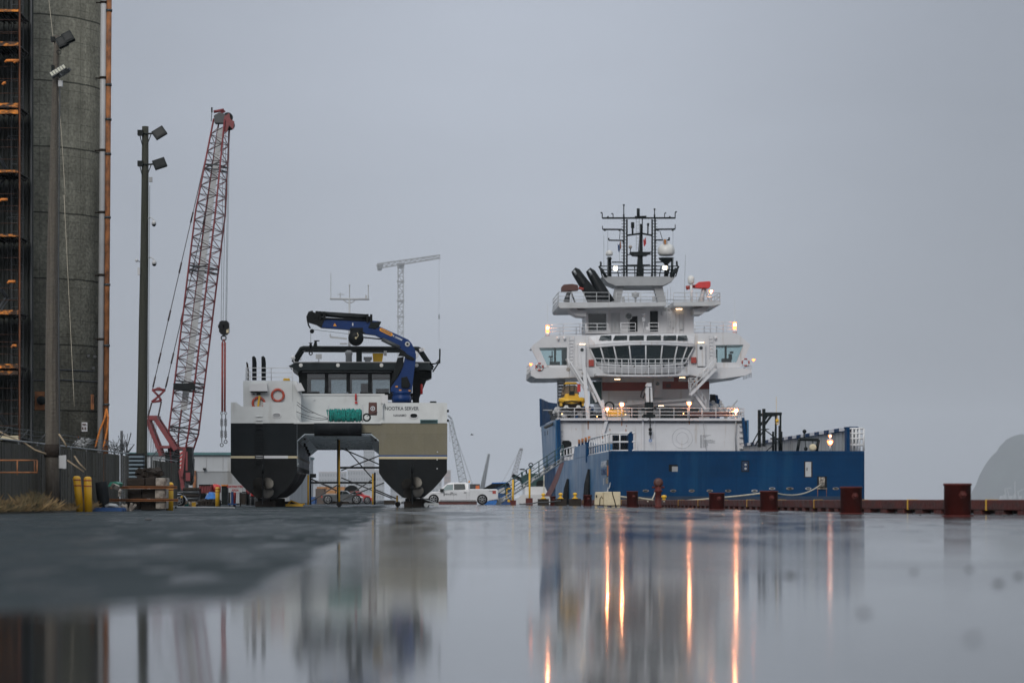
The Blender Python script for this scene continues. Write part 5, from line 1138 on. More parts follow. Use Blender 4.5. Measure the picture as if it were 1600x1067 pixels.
# ================================================================== blue offshore supply ship alongside
SF = Frame(6.84, 170, .05)
ship = thing('supply_ship', 'large blue and white offshore supply ship moored stern-on at the wharf', 'ship', SF, (9, 0, -3))
Q = SF.p
DW = Q(1352, 705, 0).x; DZ = 3.80; FZ = 7.84; BZ = 10.7; VS = 56.0; UC = DW/2
# main hull: rounded transom corners, vertical sides, then the bow
def hloop(v, hd, hw_, zt, zb=-3.2, kn=None):
    return [(UC-hd, v, zt), (UC-hd, v, (zt+0)/2), (UC-hw_, v, -.1), (UC-hw_*.93, v, zb), (UC+hw_*.93, v, zb), (UC+hw_, v, -.1), (UC+hd, v, (zt+0)/2), (UC+hd, v, zt)]
g = MB(); secs = [hloop(0, UC-.25, UC-.35, DZ-.06), hloop(.08, UC-.08, UC-.12, DZ-.02), hloop(.3, UC, UC, DZ), hloop(VS-.1, UC, UC, DZ), hloop(74, UC-.1, UC-1.0, DZ), hloop(85, 6.8, 4.4, DZ), hloop(93, 3.2, 1.6, DZ), hloop(98, .3, .1, DZ)]
g.loft(secs); hull_ = g.build('hull', M['blue'], ship, bevel=.05)
# forecastle shell
g = MB()
def shell(st, z0, z1s, th=.18):
    for sd in (-1, 1):
        out = [(UC+sd*a, v, z) for v, a, z in st]
        lo = [(UC+sd*a0, v, z0) for (v, a, z), a0 in zip(st, z1s)]
        n = len(out)
        vs = lo+out+[(x-sd*th, y, z) for x, y, z in lo]+[(x-sd*th, y, z) for x, y, z in out]
        fs = [(i, i+1, n+i+1, n+i) for i in range(n-1)]+[(2*n+i, 3*n+i, 3*n+i+1, 2*n+i+1) for i in range(n-1)]+[(n+i, n+i+1, 3*n+i+1, 3*n+i) for i in range(n-1)]+[(0, n, 3*n, 2*n), (n-1, 3*n-1, 4*n-1, 2*n-1)]
        g.add(vs, fs)
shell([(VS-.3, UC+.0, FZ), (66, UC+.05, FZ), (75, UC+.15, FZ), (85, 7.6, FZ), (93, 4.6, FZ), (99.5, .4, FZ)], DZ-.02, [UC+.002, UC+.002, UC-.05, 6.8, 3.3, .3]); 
g.build('forecastle_side', M['bluesheen'], ship)
g = MB(); shell([(77, UC+.2, BZ), (86, 7.9, BZ), (94, 5.0, BZ), (101, .4, BZ)], FZ+.002, [UC+.15, 7.5, 4.5, .35]); g.build('bow_bulwark', M['blue'], ship)
g = MB(); g.px(SF, [(870.2, 656), (875.2, 654), (877.5, 719), (872, 719)], VS-.9, VS-.31); g.px(SF, [(1159.5, 652.5), (1163, 652.5), (1168.8, 690), (1168.8, 705), (1164.5, 705)], VS-.9, VS-.31); g.build('shell_edge', M['blue'], ship, each=1)
g = MB(); g.box((.4, VS, FZ-.3), (DW-.4, 98 if 0 else 84, FZ-.05)); g.build('forecastle_deck', M['grey'], ship)
g = MB(); g.box((.3, .4, DZ-.35), (DW-.3, VS-.5, DZ-.15)); g.build('cargo_deck', M['timber'], ship)
# port side plating laid on the hull, sky sheen painted in as lighter streaks
def side(pts, u, m, nm, par=hull_, th=.012, **k):
    q = [SF.s_(x, y, u) for x, y in pts]; return MB().prism([(a.y, a.z) for a in q], u-th, u-.001, 'u').build(nm, M[m], par, **k)
ya = [SF.s_(952.3, 706, 0)]
q0, q1 = .45, VS-.5
g = MB(); g.box((-.014, q0, -.6), (-.002, q1, DZ-.02)); g.build('port_side_plating', M['bluesheen'], hull_)
va, vb = SF.s_(917, 700, 0).y, SF.s_(898, 700, 0).y; zt = SF.s_(917, 693, 0).z
g = MB(); g.prism([(va, DZ), (va, zt), (vb, zt), (vb+1.5, DZ)], -.012, 2.2, 'u'); blk = g.build('raised_bulwark', M['bluesheen'], ship)
g = MB(); g.prism([(va-.25, DZ-.5), (va-.25, zt+.1), (va+.25, zt+.1), (va+.25, DZ-.5)], -.08, .5, 'u')
for i in range(4): v_ = va+1.5+(vb-va-2.5)*i/3; g.tube((.3, v_, zt), (.3, v_, zt+.6), .10, 8)
g.build('vent_post', M['blue'], blk)
g = MB()
for i in range(4): v_ = va+1.5+(vb-va-2.5)*i/3; g.tube((.3, v_, zt+.25), (.3, v_, zt+.62), .105, 8)
g.build('vent_cap', M['rust'], blk, each=1)
# name and marks at the port quarter
for tx, yy, m, sz in (('ATLANTIC', 728.5, 'label_w', .62), ('TOWING', 741, 'label_b', .62), ('8', 757, 'label_w', .7)):
    a_ = SF.s_(949 if yy > 750 else 950.5, yy, 0); b_ = SF.s_(940, yy, 0)
    o = lettering('white_lettering' if m == 'label_w' else 'dark_lettering', tx, M[m], hull_, (-.05, b_.y if yy < 750 else b_.y-2, a_.z), sz, sx=1.6, rot=(R(90), 0, R(-90)), wt=.006)
# fairlead openings, fenders on the side
for i, (x, y0, y1) in enumerate(((889, 748, 780), (922, 733, 780))):
    q = SF.s_(x, 700, 0); z0_, z1_ = SF.s_(x, y1, 0).z, SF.s_(x, y0, 0).z
    MB().path([(-.25, q.y, -.5), (-.28, q.y, z0_), (-.22, q.y, (z0_+z1_)/2), (-.05, q.y, z1_)], [.28, .28, .24, .14], 12).build('side_fender', M['rubber'], hull_)
g = MB(); q = SF.s_(951.5, 740, 0); g.box((-.03, .5, SF.s_(951.5, 745, 0).z), (.0, 1.7, SF.s_(951.5, 718, 0).z)); sl = g.build('mooring_slot', M['black'], hull_)
g = MB(); g.box((-.06, .55, SF.s_(952, 743, 0).z), (-.03, .95, SF.s_(952, 727, 0).z)); g.build('slot_cheek', M['orust'], sl)
g = MB(); g.box((-.10, .6, SF.s_(952, 755, 0).z), (-.031, 1.8, SF.s_(952, 745.5, 0).z)); g.build('slot_lip', M['timberend'], sl)
# port quarter rails on the inner cargo rail
cu = 1.35
A_ = SF.s_(984, 676, cu); vE = A_.y; pass
zR = A_.z
g = MB(); g.cut()
def rr3(p0, p1):
    for f in (0, .46, .92): g.tube((p0[0], p0[1], p0[2]-f*1.35), (p1[0], p1[1], p1[2]-f*1.35), .065, 6)
pts = [(1.9, .8, 5.10), (.25, 2.2, 5.10), (.15, va-.3, 5.10)]
for p_, q_ in zip(pts, pts[1:]): rr3(p_, q_)
for i in range(9): v_ = 2.2+(va-2.6)*i/8; g.tube((.2, v_, DZ), (.2, v_, 5.10), .05, 6)
for i in range(3): g.tube((.2+.7*i, 2.2-.55*i, DZ), (.2+.7*i, 2.2-.55*i, 5.1), .05, 6)
g.cut()
pts = [(.3, vb+1.6, 4.95), (.3, VS-3, 4.95)]
rr3(*pts)
for i in range(6): v_ = pts[0][1]+(pts[1][1]-pts[0][1])*i/5; g.tube((.3, v_, DZ), (.3, v_, 4.95), .05, 6)
g.build('quarter_rail', M['whitec'], ship)
g = MB(); g.px(SF, [(982, 705), (982, 679), (984, 675), (987.5, 674), (989.5, 677), (989.5, 705)], .9, 1.6); g.box((Q(960, 700, 2).x, 3.2, DZ), (Q(985, 700, 2).x-.02, 3.6, 5.0)); g.build('rail_end_post', M['blue'], ship, each=1)
g = MB()
for i in range(7): x = Q(958+i*3.6, 700, 2.9).x; g.box((x, 2.9, DZ), (x+.10, 3.15, 5.0))
g.build('chain_locker_slats', M['black'], ship)
g = MB(); g.ladder(Q(993, 705, 3), Q(993, 682, 3), .35, .03, .3); g.build('deck_ladder', M['whitec'], ship)
# starboard cargo rail: grey inside, blue and white striped coaming
uR = DW-.55
zn = Q(1325, 668.5, 1.2).z
g = MB(); g.box((uR-.10, 1.2, DZ-.2), (uR+.25, VS-1, zn-.14)); cr2 = g.build('cargo_rail', mat('cargo_rail_grey', (.34, .35, .34), .6, var=.12, vs=.7, dirt=.7, dcol=(.10, .09, .08), ds=(1, 1.2, .15), dth=.5), ship)
g1, g2 = MB(), MB(); n_ = 26
for i in range(n_):
    v0_, v1_ = 1.2+(VS-2.2)*i/n_, 1.2+(VS-2.2)*(i+1)/n_; (g1 if i % 2 == 0 else g2).box((uR-.32, v0_+.002, zn-.138), (uR+.3, v1_-.002, zn+.10))
g1.build('blue_coaming', M['blue'], cr2); g2.build('white_coaming', M['whitec'], cr2)
g = MB()
for i in range(16): v_ = 2+(VS-4)*i/16; g.box((uR-.135, v_, DZ-.1), (uR-.101, v_+.10, zn-.14))
g.build('rail_stiffener', M['grey'], cr2, each=1)
g = MB(); g.px(SF, [(1322.5, 705), (1322.5, 670), (1321, 667), (1324, 666.8), (1327.5, 669), (1328, 705)], .5, 1.19); g.build('rail_end_post', M['blue'], ship)
g = MB()
for y in (669.5, 677, 685, 695): g.tube(Q(1328, y, .9), Q(1349.5, y, .9), .075, 8)
for x in (1332, 1337.5, 1343, 1349.5): g.tube(Q(x, 669.5, .9), Q(x, 704.5, .9), .075, 8)
g.build('stern_rail', M['whitec'], ship)
# transom details
g = MB(); g.pbox(SF, 1045, 725.5, 1059, 736.5, -.004, .02); wn = g.build('stern_recess', M['black'], hull_)
g = MB(); g.pbox(SF, 1050, 728.5, 1059, 736.5, -.02, -.005); g.build('recess_plate', M['grey'], wn)
g = MB(); g.pbox(SF, 1158.5, 719.5, 1170.5, 737, -.004, .02); wn = g.build('stern_panel', M['black'], hull_)
g = MB(); g.pbox(SF, 1160, 721, 1169, 735.5, -.02, -.005); g.build('panel_cover', mat('deep_blue', (.003, .02, .06), .5), wn)
g = MB(); [g.lathe(Q(x, y, -.03), [(.05, 0), (.09, .01)], 8, 'y') for x, y in ((1165, 726), (1165, 732))]; g.build('panel_light', M['palegrey'], wn)
g = MB(); g.pbox(SF, 1256.5, 720.5, 1269.5, 745.5, -.004, .02); wn = g.build('stern_door_frame', M['timber'], hull_)
g = MB(); g.pbox(SF, 1258.5, 721.5, 1267.5, 744.5, -.05, -.005); dr = g.build('stern_door', M['palegrey'], wn)
g = MB(); g.tube(Q(1261, 730, -.07), Q(1261, 735, -.07), .03, 5); g.build('handle', M['dark'], dr)
g = MB(); g.pbox(SF, 1277, 744, 1292, 763.5, -.004, .02); wn = g.build('mooring_fairlead', M['black'], hull_)
g = MB(); 
for x in (1281, 1287.5): g.tube(Q(x, 745, -.08), Q(x, 762, -.08), .07, 8)
for y in (748, 753, 758): g.ball(Q(1284.5, y, -.1), .13, 8)
g.pbox(SF, 1276.5, 761.8, 1292.5, 764, -.12, -.005); g.build('fairlead_roller', M['timberend'], wn)
g = MB(); g.pbox(SF, 1277.4, 764.2, 1278, 781, -.02, -.005); g.pbox(SF, 1291.2, 764.2, 1291.8, 781, -.02, -.005); g.build('rust_run', M['rust'], wn)
for x in (1009, 1052, 1081, 1109, 1138, 1179, 1206.5, 1234, 1263, 1306):
    c = Q(x, 766.5 if x < 1200 else 763, -.05); wd_ = .20 if x != 1234 else .24
    g = MB(); g.prism([(c.x+wd_*1.1*math.cos(i*math.pi/7), c.z+.085*math.sin(i*math.pi/7)) for i in range(14)], -.06, -.002); f = g.build('scupper_rim', M['timberend'] if int(x) % 3 else M['palegrey'], hull_)
    g = MB(); g.prism([(c.x+wd_*.8*math.cos(i*math.pi/6), c.z+.05*math.sin(i*math.pi/6)) for i in range(12)], -.066, -.0601); g.build('scupper_hole', M['black'], f)
g = MB(); g.box((.3, -.10, -1.5), (DW-.3, -.002, Q(1100, 775, 0).z)); g.build('stern_fender_band', mat('wet_dark_blue', (.004, .02, .05), .4, var=.3), hull_)
g = MB(); g.box((.1, -.04, DZ-.16), (DW-.1, .1, DZ+.02)); g.build('transom_cap', M['blue'], hull_)
# deck level gear at the stern
g = MB(); v_ = .8
for (x0, y0), (x1, y1) in (((1246, 705), (1249, 686)), ((1249, 686), (1279, 687)), ((1279, 687), (1276, 705))): g.tube(Q(x0, y0, v_), Q(x1, y1, v_), .11, 8)
g.tube(Q(1258, 687, v_), Q(1259, 700, v_), .03, 5); g.ball(Q(1259, 701, v_), .15, 8); g.tube(Q(1270, 687, v_), Q(1270, 693, v_), .03, 5); fr2 = g.build('pilot_frame', M['dark'], ship)
g = MB(); g.lathe(Q(1270, 699, v_-.1), [(.12, -.1), (.26, -.05), (.26, .05), (.12, .1)], 16, 'y'); g.build('hanging_float', M['yel2'] if 0 else M['tan'], fr2)
def lamp(name, x, y, v, r, m, par, x2=None, ypole=None, pr=.045, hood=True, fr=SF, pm='palegrey'):
    c = fr.p(x, y, v); g = MB()
    if ypole: g.tube(fr.p(x2 or x, ypole, v), c-Vector((0, 0, r*.5)), pr, 6)
    if hood: g.lathe(c+Vector((0, 0, r*.55)), [(r*1.25, 0), (r*1.0, r*.35), (.04, r*.7)], 14)
    g.obox(c+Vector((0, r*.7, 0)), (r*1.4, r*.5, r*1.2)); f = g.build(name, M[pm], par)
    MB().lathe(c+Vector((0, .0, 0)), [(r*.1, -r*1.05), (r*.6, -r*.8), (r, 0), (r*.95, r*.5)], 12).build('lamp_glass', M['lampoc'], f)
    MB().ball(c+Vector((0, -r*.85, -.02)), r*.5, 8).build('lamp_bulb', M[m], f); return f
lamp('stern_lamp', 1297, 690.5, 1.0, .21, 'lampw', ship, ypole=705); lamp('stern_lamp', 1297, 681, 1.4, .12, 'lampw', ship, ypole=705)
g = MB(); g.tube(Q(1257, 683, 20), Q(1257, 676, 20), .08, 6); g.ball(Q(1257, 674, 20), .17, 8); g.build('rail_light', M['dark'], ship)
# deck gantry
g = MB(); vG = 26
for dv in (0, 2.4):
    g.cut(); g.obox((Q(1193.5, 668, vG)+Q(1193.5, 668, vG))/2+Vector((0, dv, 0)), (.24, .24, (705-646)/FOC*(170+vG)))
    g.obox(Q(1207, 646.5, vG)+Vector((0, dv, 0)), (1.5, .24, .24))
    g.tube(Q(1195, 663, vG)+Vector((0, dv, 0)), Q(1206, 648, vG)+Vector((0, dv, 0)), .10, 6)
    g.tube(Q(1193, 672, vG)+Vector((0, dv, 0)), Q(1180, 696, vG)+Vector((0, dv, 0)), .05, 6)
    g.obox(Q(1219.5, 662, vG)+Vector((0, dv, 0)), (.14, .14, 1.6))
g.cut(); g.box((Q(1191, 0, vG).x, vG, Q(0, 668, vG).z-.05), (Q(1202, 0, vG).x, vG+2.4, Q(0, 668, vG).z))
g.cut()
for x, y0 in ((1208, 674), (1212, 670), (1218, 665), (1221, 674)): g.tube(Q(x, y0, vG+1), Q(x, 705, vG+1), .09, 6)
g.box((Q(1207, 0, vG).x, vG+.8, Q(0, 684, vG).z), (Q(1222, 0, vG).x, vG+1.2, Q(0, 682, vG).z))
g.tube(Q(1196, 672, vG), Q(1222, 692, vG), .05, 5); g.path([Q(1196, 706, vG-8), Q(1206, 697, vG-8), Q(1212, 690, vG-8), Q(1211, 683, vG-8)], .04, 5)
gn = g.build('deck_gantry', M['dark'], ship)
g = MB(); g.tube(Q(1214.5, 648, vG), Q(1214.5, 655, vG), .03, 5); g.ball(Q(1214.5, 657, vG), .16, 8); g.torus(Q(1214.5, 661, vG), .10, .035, 'v', 10, 5); g.tube(Q(1213, 646, vG), Q(1213, 620, vG), .015, 4); g.build('gantry_hook', M['yel2'], gn)

# ------------------------------------------------------------------ accommodation
W = M['white']
g = MB(); g.px(SF, [(875, 719), (875, 655.5), (1160.5, 655.5), (1165, 690), (1165, 719)], VS, VS+15); s1 = g.build('lower_deckhouse', W, ship)
g = MB(); g.px(SF, [(893, 713), (877.5, 713), (877.5, 692), (880, 688), (889, 688), (893, 691)], VS-.02, VS-.002); g.build('doorway', M['black'], s1)
g = MB(); g.px(SF, [(939, 690), (946, 690), (944, 678), (951, 655.5), (946, 655.5), (938, 680)], VS-.35, VS-.004); g.pbox(SF, 1003, 655.6, 1006, 719, VS-.2, VS-.004); g.pbox(SF, 1022.5, 655.6, 1024, 719, VS-.12, VS-.004); g.build('wall_web', W, s1)
g = MB()
for x, y0, y1 in ((919, 656, 671), (971.5, 655, 665), (1077, 654, 663)): g.px(SF, [(x-1.3, y0), (x+1.3, y0), (x+.7, y1), (x-.6, y1)], VS-.008, VS-.0035)
for x, y, r_ in ((942, 681, 3), (978, 672, 1.8), (979, 665, 1.2), (953, 671, 1.4), (900, 670, 1)): g.px(SF, [(x-r_*.5, y-r_), (x+r_*.4, y-r_*.8), (x+r_*.5, y+r_), (x-r_*.3, y+r_*1.6)], VS-.009 if x != 942 else VS-.36, VS-.0035 if x != 942 else VS-.351)
g.build('rust_streak', M['rust'], s1)
g = MB()
for i in range(5): g.pbox(SF, 1156, 664+i*9, 1162, 665.2+i*9, VS-.3, VS-.004)
for i in range(6): g.pbox(SF, 875.2, 672+i*7, 879, 673+i*7, VS-.3, VS-.004)
g.build('wall_step', W, s1, each=1)
# load scale and table lettered on the wall
g = MB(); g2 = MB()
for i in range(14):
    g.pbox(SF, 1094.5, 679.5+i*1.45, 1096.3, 680.4+i*1.45, VS-.01, VS-.004)
    g2.pbox(SF, 1097.6, 679.8+i*1.45, 1097.6+[13, 9, 6, 2, 2, 16, 20, 18, 20, 8, 9, 8, 6, 7][i], 680.25+i*1.45, VS-.01, VS-.004)
g.build('load_scale_mark', M['label_k'], s1); g2.build('load_table_line', M['label_k'], s1)
g = MB(); g.torus(Q(1066, 684, VS-.004), .95, .035, 'v', 30, 5); g.torus(Q(1066, 684, VS-.004), .55, .03, 'v', 24, 5); g.build('raised_emblem', W, s1)
g = MB(); g.path([Q(x, y, VS-.5) for x, y in ((1098, 645), (1099, 662), (1101, 680), (1104, 705))], .02, 5); g.path([Q(x, y, VS-.4) for x, y in ((1150, 656), (1149, 680), (1150, 705))], .06, 6); g.build('wall_cable', M['grey'], ship)
# first deck and its rail
zf = Q(0, 655.5, VS).z; uL, uRr = Q(873, 655, VS).x, Q(1163, 655, VS).x
g = MB(); g.box((uL-.2, VS-.5, zf+.001), (uRr+.05, VS+16, zf+.22)); g.build('upper_deck', W, ship)
g = MB(); hr_ = Q(0, 636, VS).z-zf-.2
g.rail([(Q(921, 0, VS).x, VS-.4, zf+.2), (uRr-.1, VS-.4, zf+.2), (uRr-.1, VS+8, zf+.2)], hr_, 3, .03, 1.3); g.rail([(uL, VS+7, zf+.2), (uL, VS-.4, zf+.2), (Q(921, 0, VS).x, VS-.4, zf+.2)], hr_, 3, .03, 1.3); g.build('deck_rail', M['whitec'], ship)
# clutter on the first deck
v2 = VS+.6
g = MB(); g.pbox(SF, 948, 640, 975, 650, v2, v2+1.2); yb = g.build('yellow_locker', M['yel2'], ship)
g = MB(); g.torus(Q(952, 635, v2+.2), .42, .07, 'v', 22, 6); g.build('hose_coil', M['black'], ship)
g = MB(); g.pbox(SF, 1078, 643.5, 1144, 650.5, v2+.4, v2+1.4); g.build('maroon_locker', M['maroon'], ship)
g = MB(); g.pbox(SF, 985, 636, 997, 655, v2+.8, v2+1.6); g.pbox(SF, 1032, 638, 1092, 655, v2+1.5, v2+2.2); g.pbox(SF, 1046, 640, 1053, 655, v2+.9, v2+1.1); g.build('deck_winch', M['dark'], ship)
rr = random.Random(8)
def clutter(nm, m, box, n, v, par=ship, sz=(.2, .8)):
    g = MB()
    for i in range(n):
        x, y = rr.uniform(box[0], box[2]), rr.uniform(box[1], box[3]); c = Q(x, y, v+rr.uniform(0, 2)); k = i % 3
        if k == 0: g.obox(c, (rr.uniform(*sz), rr.uniform(*sz), rr.uniform(*sz)*.6), (0, rr.uniform(-.5, .5), rr.random()))
        elif k == 1: g.tube(c, c+Vector((rr.uniform(-1, 1), rr.uniform(-.5, .5), rr.uniform(-.7, .7))), rr.uniform(.03, .09), 6)
        else: g.lathe(c, [(sz[0], -.15), (sz[0]*1.5, -.12), (sz[0]*1.5, .12), (sz[0], .15)], 12, rr.choice('xyz'))
    return g.build(nm, M[m], par)
clutter('winch_gear', 'palegrey', (856, 640, 918, 655), 34, v2+1); clutter('winch_frame', 'darksteel', (856, 641, 920, 657), 22, v2+1); clutter('mooring_gear', 'palegrey', (984, 640, 1045, 654), 22, v2+1, sz=(.1, .4)); clutter('mooring_winch', 'dark', (920, 643, 946, 654), 14, v2+1, sz=(.15, .5))
clutter('rope_bin', 'whitec', (1112, 628, 1150, 641), 26, v2+4, sz=(.15, .5)); clutter('machinery', 'grey', (1105, 642, 1160, 652), 14, v2+2, sz=(.15, .5))
g = MB(); beams = [((852, 668), (905, 645)), ((866, 650), (915, 640)), ((850, 668), (868, 660))]
for (x0, y0), (x1, y1) in beams: g.tube(Q(x0, y0, v2+2), Q(x1, y1, v2+2), .12, 6)
g.build('boat_cradle', M['darksteel'], ship)
# inner block with red stripe
v3 = VS+5
g = MB(); g.px(SF, [(940, 655), (940, 590), (1108.5, 590), (1108.5, 655)], v3, v3+9); s2 = g.build('middle_deckhouse', W, ship)
g = MB(); g.pbox(SF, 941, 597, 1014, 610.5, v3-.02, v3-.003); g.pbox(SF, 1034, 596, 1108.3, 608, v3-.02, v3-.003); g.pbox(SF, 1053, 589.5, 1060, 595.9, v3-.02, v3-.003); g.build('red_stripe', mat('stripe_red', (.20, .028, .018), .5, var=.1), s2)
g = MB(); g.pbox(SF, 1021, 593, 1035, 621, v3-.45, v3-.021); c_ = g.build('door', W, s2); g = MB(); g.lathe(Q(1027.5, 599.5, v3-.46), [(.16, -.02), (.18, 0)], 16, 'y'); g.build('porthole', M['dglass'], c_)
g = MB(); g.pbox(SF, 1041, 599.5, 1048, 606, v3-.04, v3-.021); g.build('fire_box', M['maroon'], s2)
g = MB()
for i in range(8): g.pbox(SF, 941, 614+i*4.6, 1020, 614.35+i*4.6, v3-.008, v3-.002)
g.build('planking_line', M['palegrey'], s2)
g = MB(); g.pbox(SF, 926, 596, 940, 629, v3-.3, v3+3); g.build('side_door', M['teald'], s2)
g = MB(); g.pbox(SF, 980, 625, 1078, 634, v3-1.4, v3-.05); g.tube(Q(960, 633, v3-1.5), Q(1085, 624, v3-1.5), .16, 8); g.build('pale_locker', W, s2)
g = MB()
for i in range(10): g.pbox(SF, 873.5, 592+i*5, 881.5, 595+i*5, v3+2, v3+3.5)
for x in (872, 882): g.pbox(SF, x, 591, x+.8, 645, v3+2, v3+3.5)
g.build('side_stairs', M['palegrey'], ship)
g = MB(); g.pbox(SF, 1110, 617, 1120, 628, v3+1, v3+1.2); g.px(SF, [(1118, 617), (1121.5, 617), (1124, 632), (1121, 632)], v3+.5, v3+.99); g.build('side_screen', M['blue'], ship)
g = MB(); g.pbox(SF, 1109.2, 616, 1118, 627, v3+.9, v3+.99); g.build('side_screen_glass', M['dark'], ship)

# ------------------------------------------------------------------ bridge
vB = VS+2; vBe = VS+11
g = MB(); g.px(SF, [(830, 578), (830, 587), (838, 591), (858, 591), (930, 588.5), (1000, 584.5), (1080, 586), (1108, 592), (1130, 591.5), (1165, 586.5), (1174.5, 582), (1174.5, 577), (1148, 574), (856, 574)], vB, vBe); br = g.build('bridge_deck', W, ship)
def winged(v, th, back=False):
    g = MB()
    g.px(SF, [(829, 543.2), (834, 538), (852, 524.5), (1150, 519.5), (1169, 535.5), (1172.5, 538.5), (1161.6, 538.6), (1118.3, 539.3), (1086, 540), (921, 541.8), (885.5, 542.6), (842.4, 543.4)], v, v+th)
    g.px(SF, [(829, 543.25), (842.3, 543.5), (854.7, 570.6), (856.5, 573.9), (846, 573.9), (838, 560)], v, v+th)
    g.px(SF, [(1172.5, 538.6), (1161.7, 538.7), (1150.7, 566), (1148, 573.9), (1156, 573.9), (1163, 560)], v, v+th)
    g.px(SF, [(855, 570.6), (886, 570.6), (886, 542.7), (921, 541.9), (934, 573.9), (857, 573.9)], v, v+th) if not back else g.px(SF, [(855, 570.6), (886, 570.6), (886, 573.9), (857, 573.9)], v, v+th)
    g.px(SF, [(1150.6, 566.1), (1118.3, 566.1), (1118.3, 539.4), (1086, 540.1), (1070, 573.9), (1148, 573.9)], v, v+th) if not back else g.px(SF, [(1150.6, 566.1), (1118, 566.1), (1118, 573.9), (1148, 573.9)], v, v+th)
    return g
wf = winged(vB+.4, .25).build('bridge_front', W, br)
MB().px(SF, [(842.4, 543.4), (885.5, 542.6), (886, 570.5), (854.7, 570.5)], vB+.5, vB+.512).build('wing_window', M['tglass'], wf)
MB().px(SF, [(1118.3, 539.3), (1161.6, 538.6), (1150.7, 566), (1118.3, 566)], vB+.5, vB+.512).build('wing_window', M['tglass'], wf)
# back wall of the wings: only corner posts and sill, open to the sky behind
def bx(x0, y0, x1, y1, va_, vb_, g): a, b = Q(x0, y0, vB+.4), Q(x1, y1, vB+.4); g.box((a.x, va_, a.z), (b.x, vb_, b.z)); return g
g = MB(); bx(842, 573.8, 1160, 566, vBe-3.2, vBe-3, g); bx(868, 566, 869.5, 543, vBe-3.2, vBe-3, g); bx(1131, 566, 1133, 540, vBe-3.2, vBe-3, g); bx(884, 566, 1120, 541, vBe-3.2, vBe-3, g); g.build('bridge_back', M['grey'], br)
g = MB(); bx(892, 573.8, 894, 543, vB+.7, vBe-3.2, g); bx(1110, 573.8, 1112, 541, vB+.7, vBe-3.2, g); g.build('inner_wall', M['grey'], br)
g = MB(); g.px(SF, [(832, 542), (852, 524.6), (1150, 519.6), (1169, 537)], vB+.66, vBe-2.5); g.build('bridge_roof', W, br)
g = MB(); a = Q(860, 568, vB+2)
for x0, y0, x1, y1 in ((859, 565, 875, 572), (860, 556, 861.5, 566), (857.5, 556, 864, 558), (866, 543, 869, 566), (1128, 560, 1143, 568), (1133, 540, 1135.5, 562), (1139, 553, 1144, 562), (1141, 549, 1146, 552)): g.pbox(SF, x0, y0, x1, y1, vB+2, vB+2.4)
g.build('wing_console', M['black'], br)
# bulged centre windows
xs_t = [921, 938, 958.7, 983, 1009, 1035, 1058.5, 1074, 1085]; xs_b = [933, 946, 965.5, 986.5, 1009, 1031.5, 1052, 1064, 1070]
def bulge(x): t_ = (x-1003)/84; return vB+.35-2.6*(1-t_*t_)
def yt_(x): t_ = (x-1003)/84; return 542.4-4.6*(1-t_*t_)-(x-1003)*.012
def yb_(x): t_ = (x-1001)/70; return 569-(-3.2)*(1-t_*t_)-4*0
T_ = [Q(x, yt_(x), bulge(x)) for x in xs_t]; B_ = [Q(x, yb_(x)-.5, bulge(x*1.0)+.35) for x in xs_b]
gl = MB()
for i in range(8): gl.add([T_[i], T_[i+1], B_[i+1], B_[i]], [(0, 1, 2, 3)])
bc_ = gl.build('aft_bridge_window', M['dglass'], br)
g = MB()
for i in range(9): g.tube(T_[i]+Vector((0, -.03, 0)), B_[i]+Vector((0, -.03, 0)), .07, 6)
g.path([q+Vector((0, -.05, .0)) for q in T_], .10, 6); g.path([q+Vector((0, -.02, 0)) for q in B_], .09, 6); g.build('window_frame', W, bc_)
# header band, sloping roof with skylights, lower apron
def strip(nm, x0s, ya, yb, va_, vb_, m, par):
    g = MB(); n = len(x0s); A = [Q(x, ya(x), va_(x)) for x in x0s]; B = [Q(x, yb(x), vb_(x)) for x in x0s]; g.add(A+B, [(i, i+1, n+i+1, n+i) for i in range(n-1)]); return g.build(nm, m, par)
xr = [921+164*i/16 for i in range(17)]
strip('window_header', xr, lambda x: yt_(x)-4.2, lambda x: yt_(x)+.2, lambda x: bulge(x)-.12, lambda x: bulge(x)-.06, W, br)
xq = [926+156*i/16 for i in range(17)]
yr_ = lambda x: 521.5+((x-1003)/80)**4*4
strip('sloped_roof', xr, yr_, lambda x: yt_(x)-4.0, lambda x: vB+.3-.3*(1-((x-1003)/84)**2), lambda x: bulge(x)-.12, W, br)
def rfv(x, y):   # v on the sloped roof
    f = (y-yr_(x))/max(.1, (yt_(x)-4.0-yr_(x))); a_ = vB+.3-.3*(1-((x-1003)/84)**2); return a_+(bulge(x)-.12-a_)*f
for a_, b_ in ((935.5, 955.4), (957.8, 979.8), (982.8, 1006), (1010, 1032.7), (1036, 1056.6), (1058.5, 1075)):
    s_ = 2.5*(1 if a_ < 1000 else -1); q = [(a_+(s_ if a_ < 960 else 0)+.8, 524.3), (b_-(0 if a_ < 1050 else 2), 524.0), (b_, 531.2), (a_, 531.5)]
    MB().add([Q(x, y, rfv(x, y)-.20) for x, y in q], [(0, 1, 2, 3)]).build('skylight', M['dglass'], br)
    
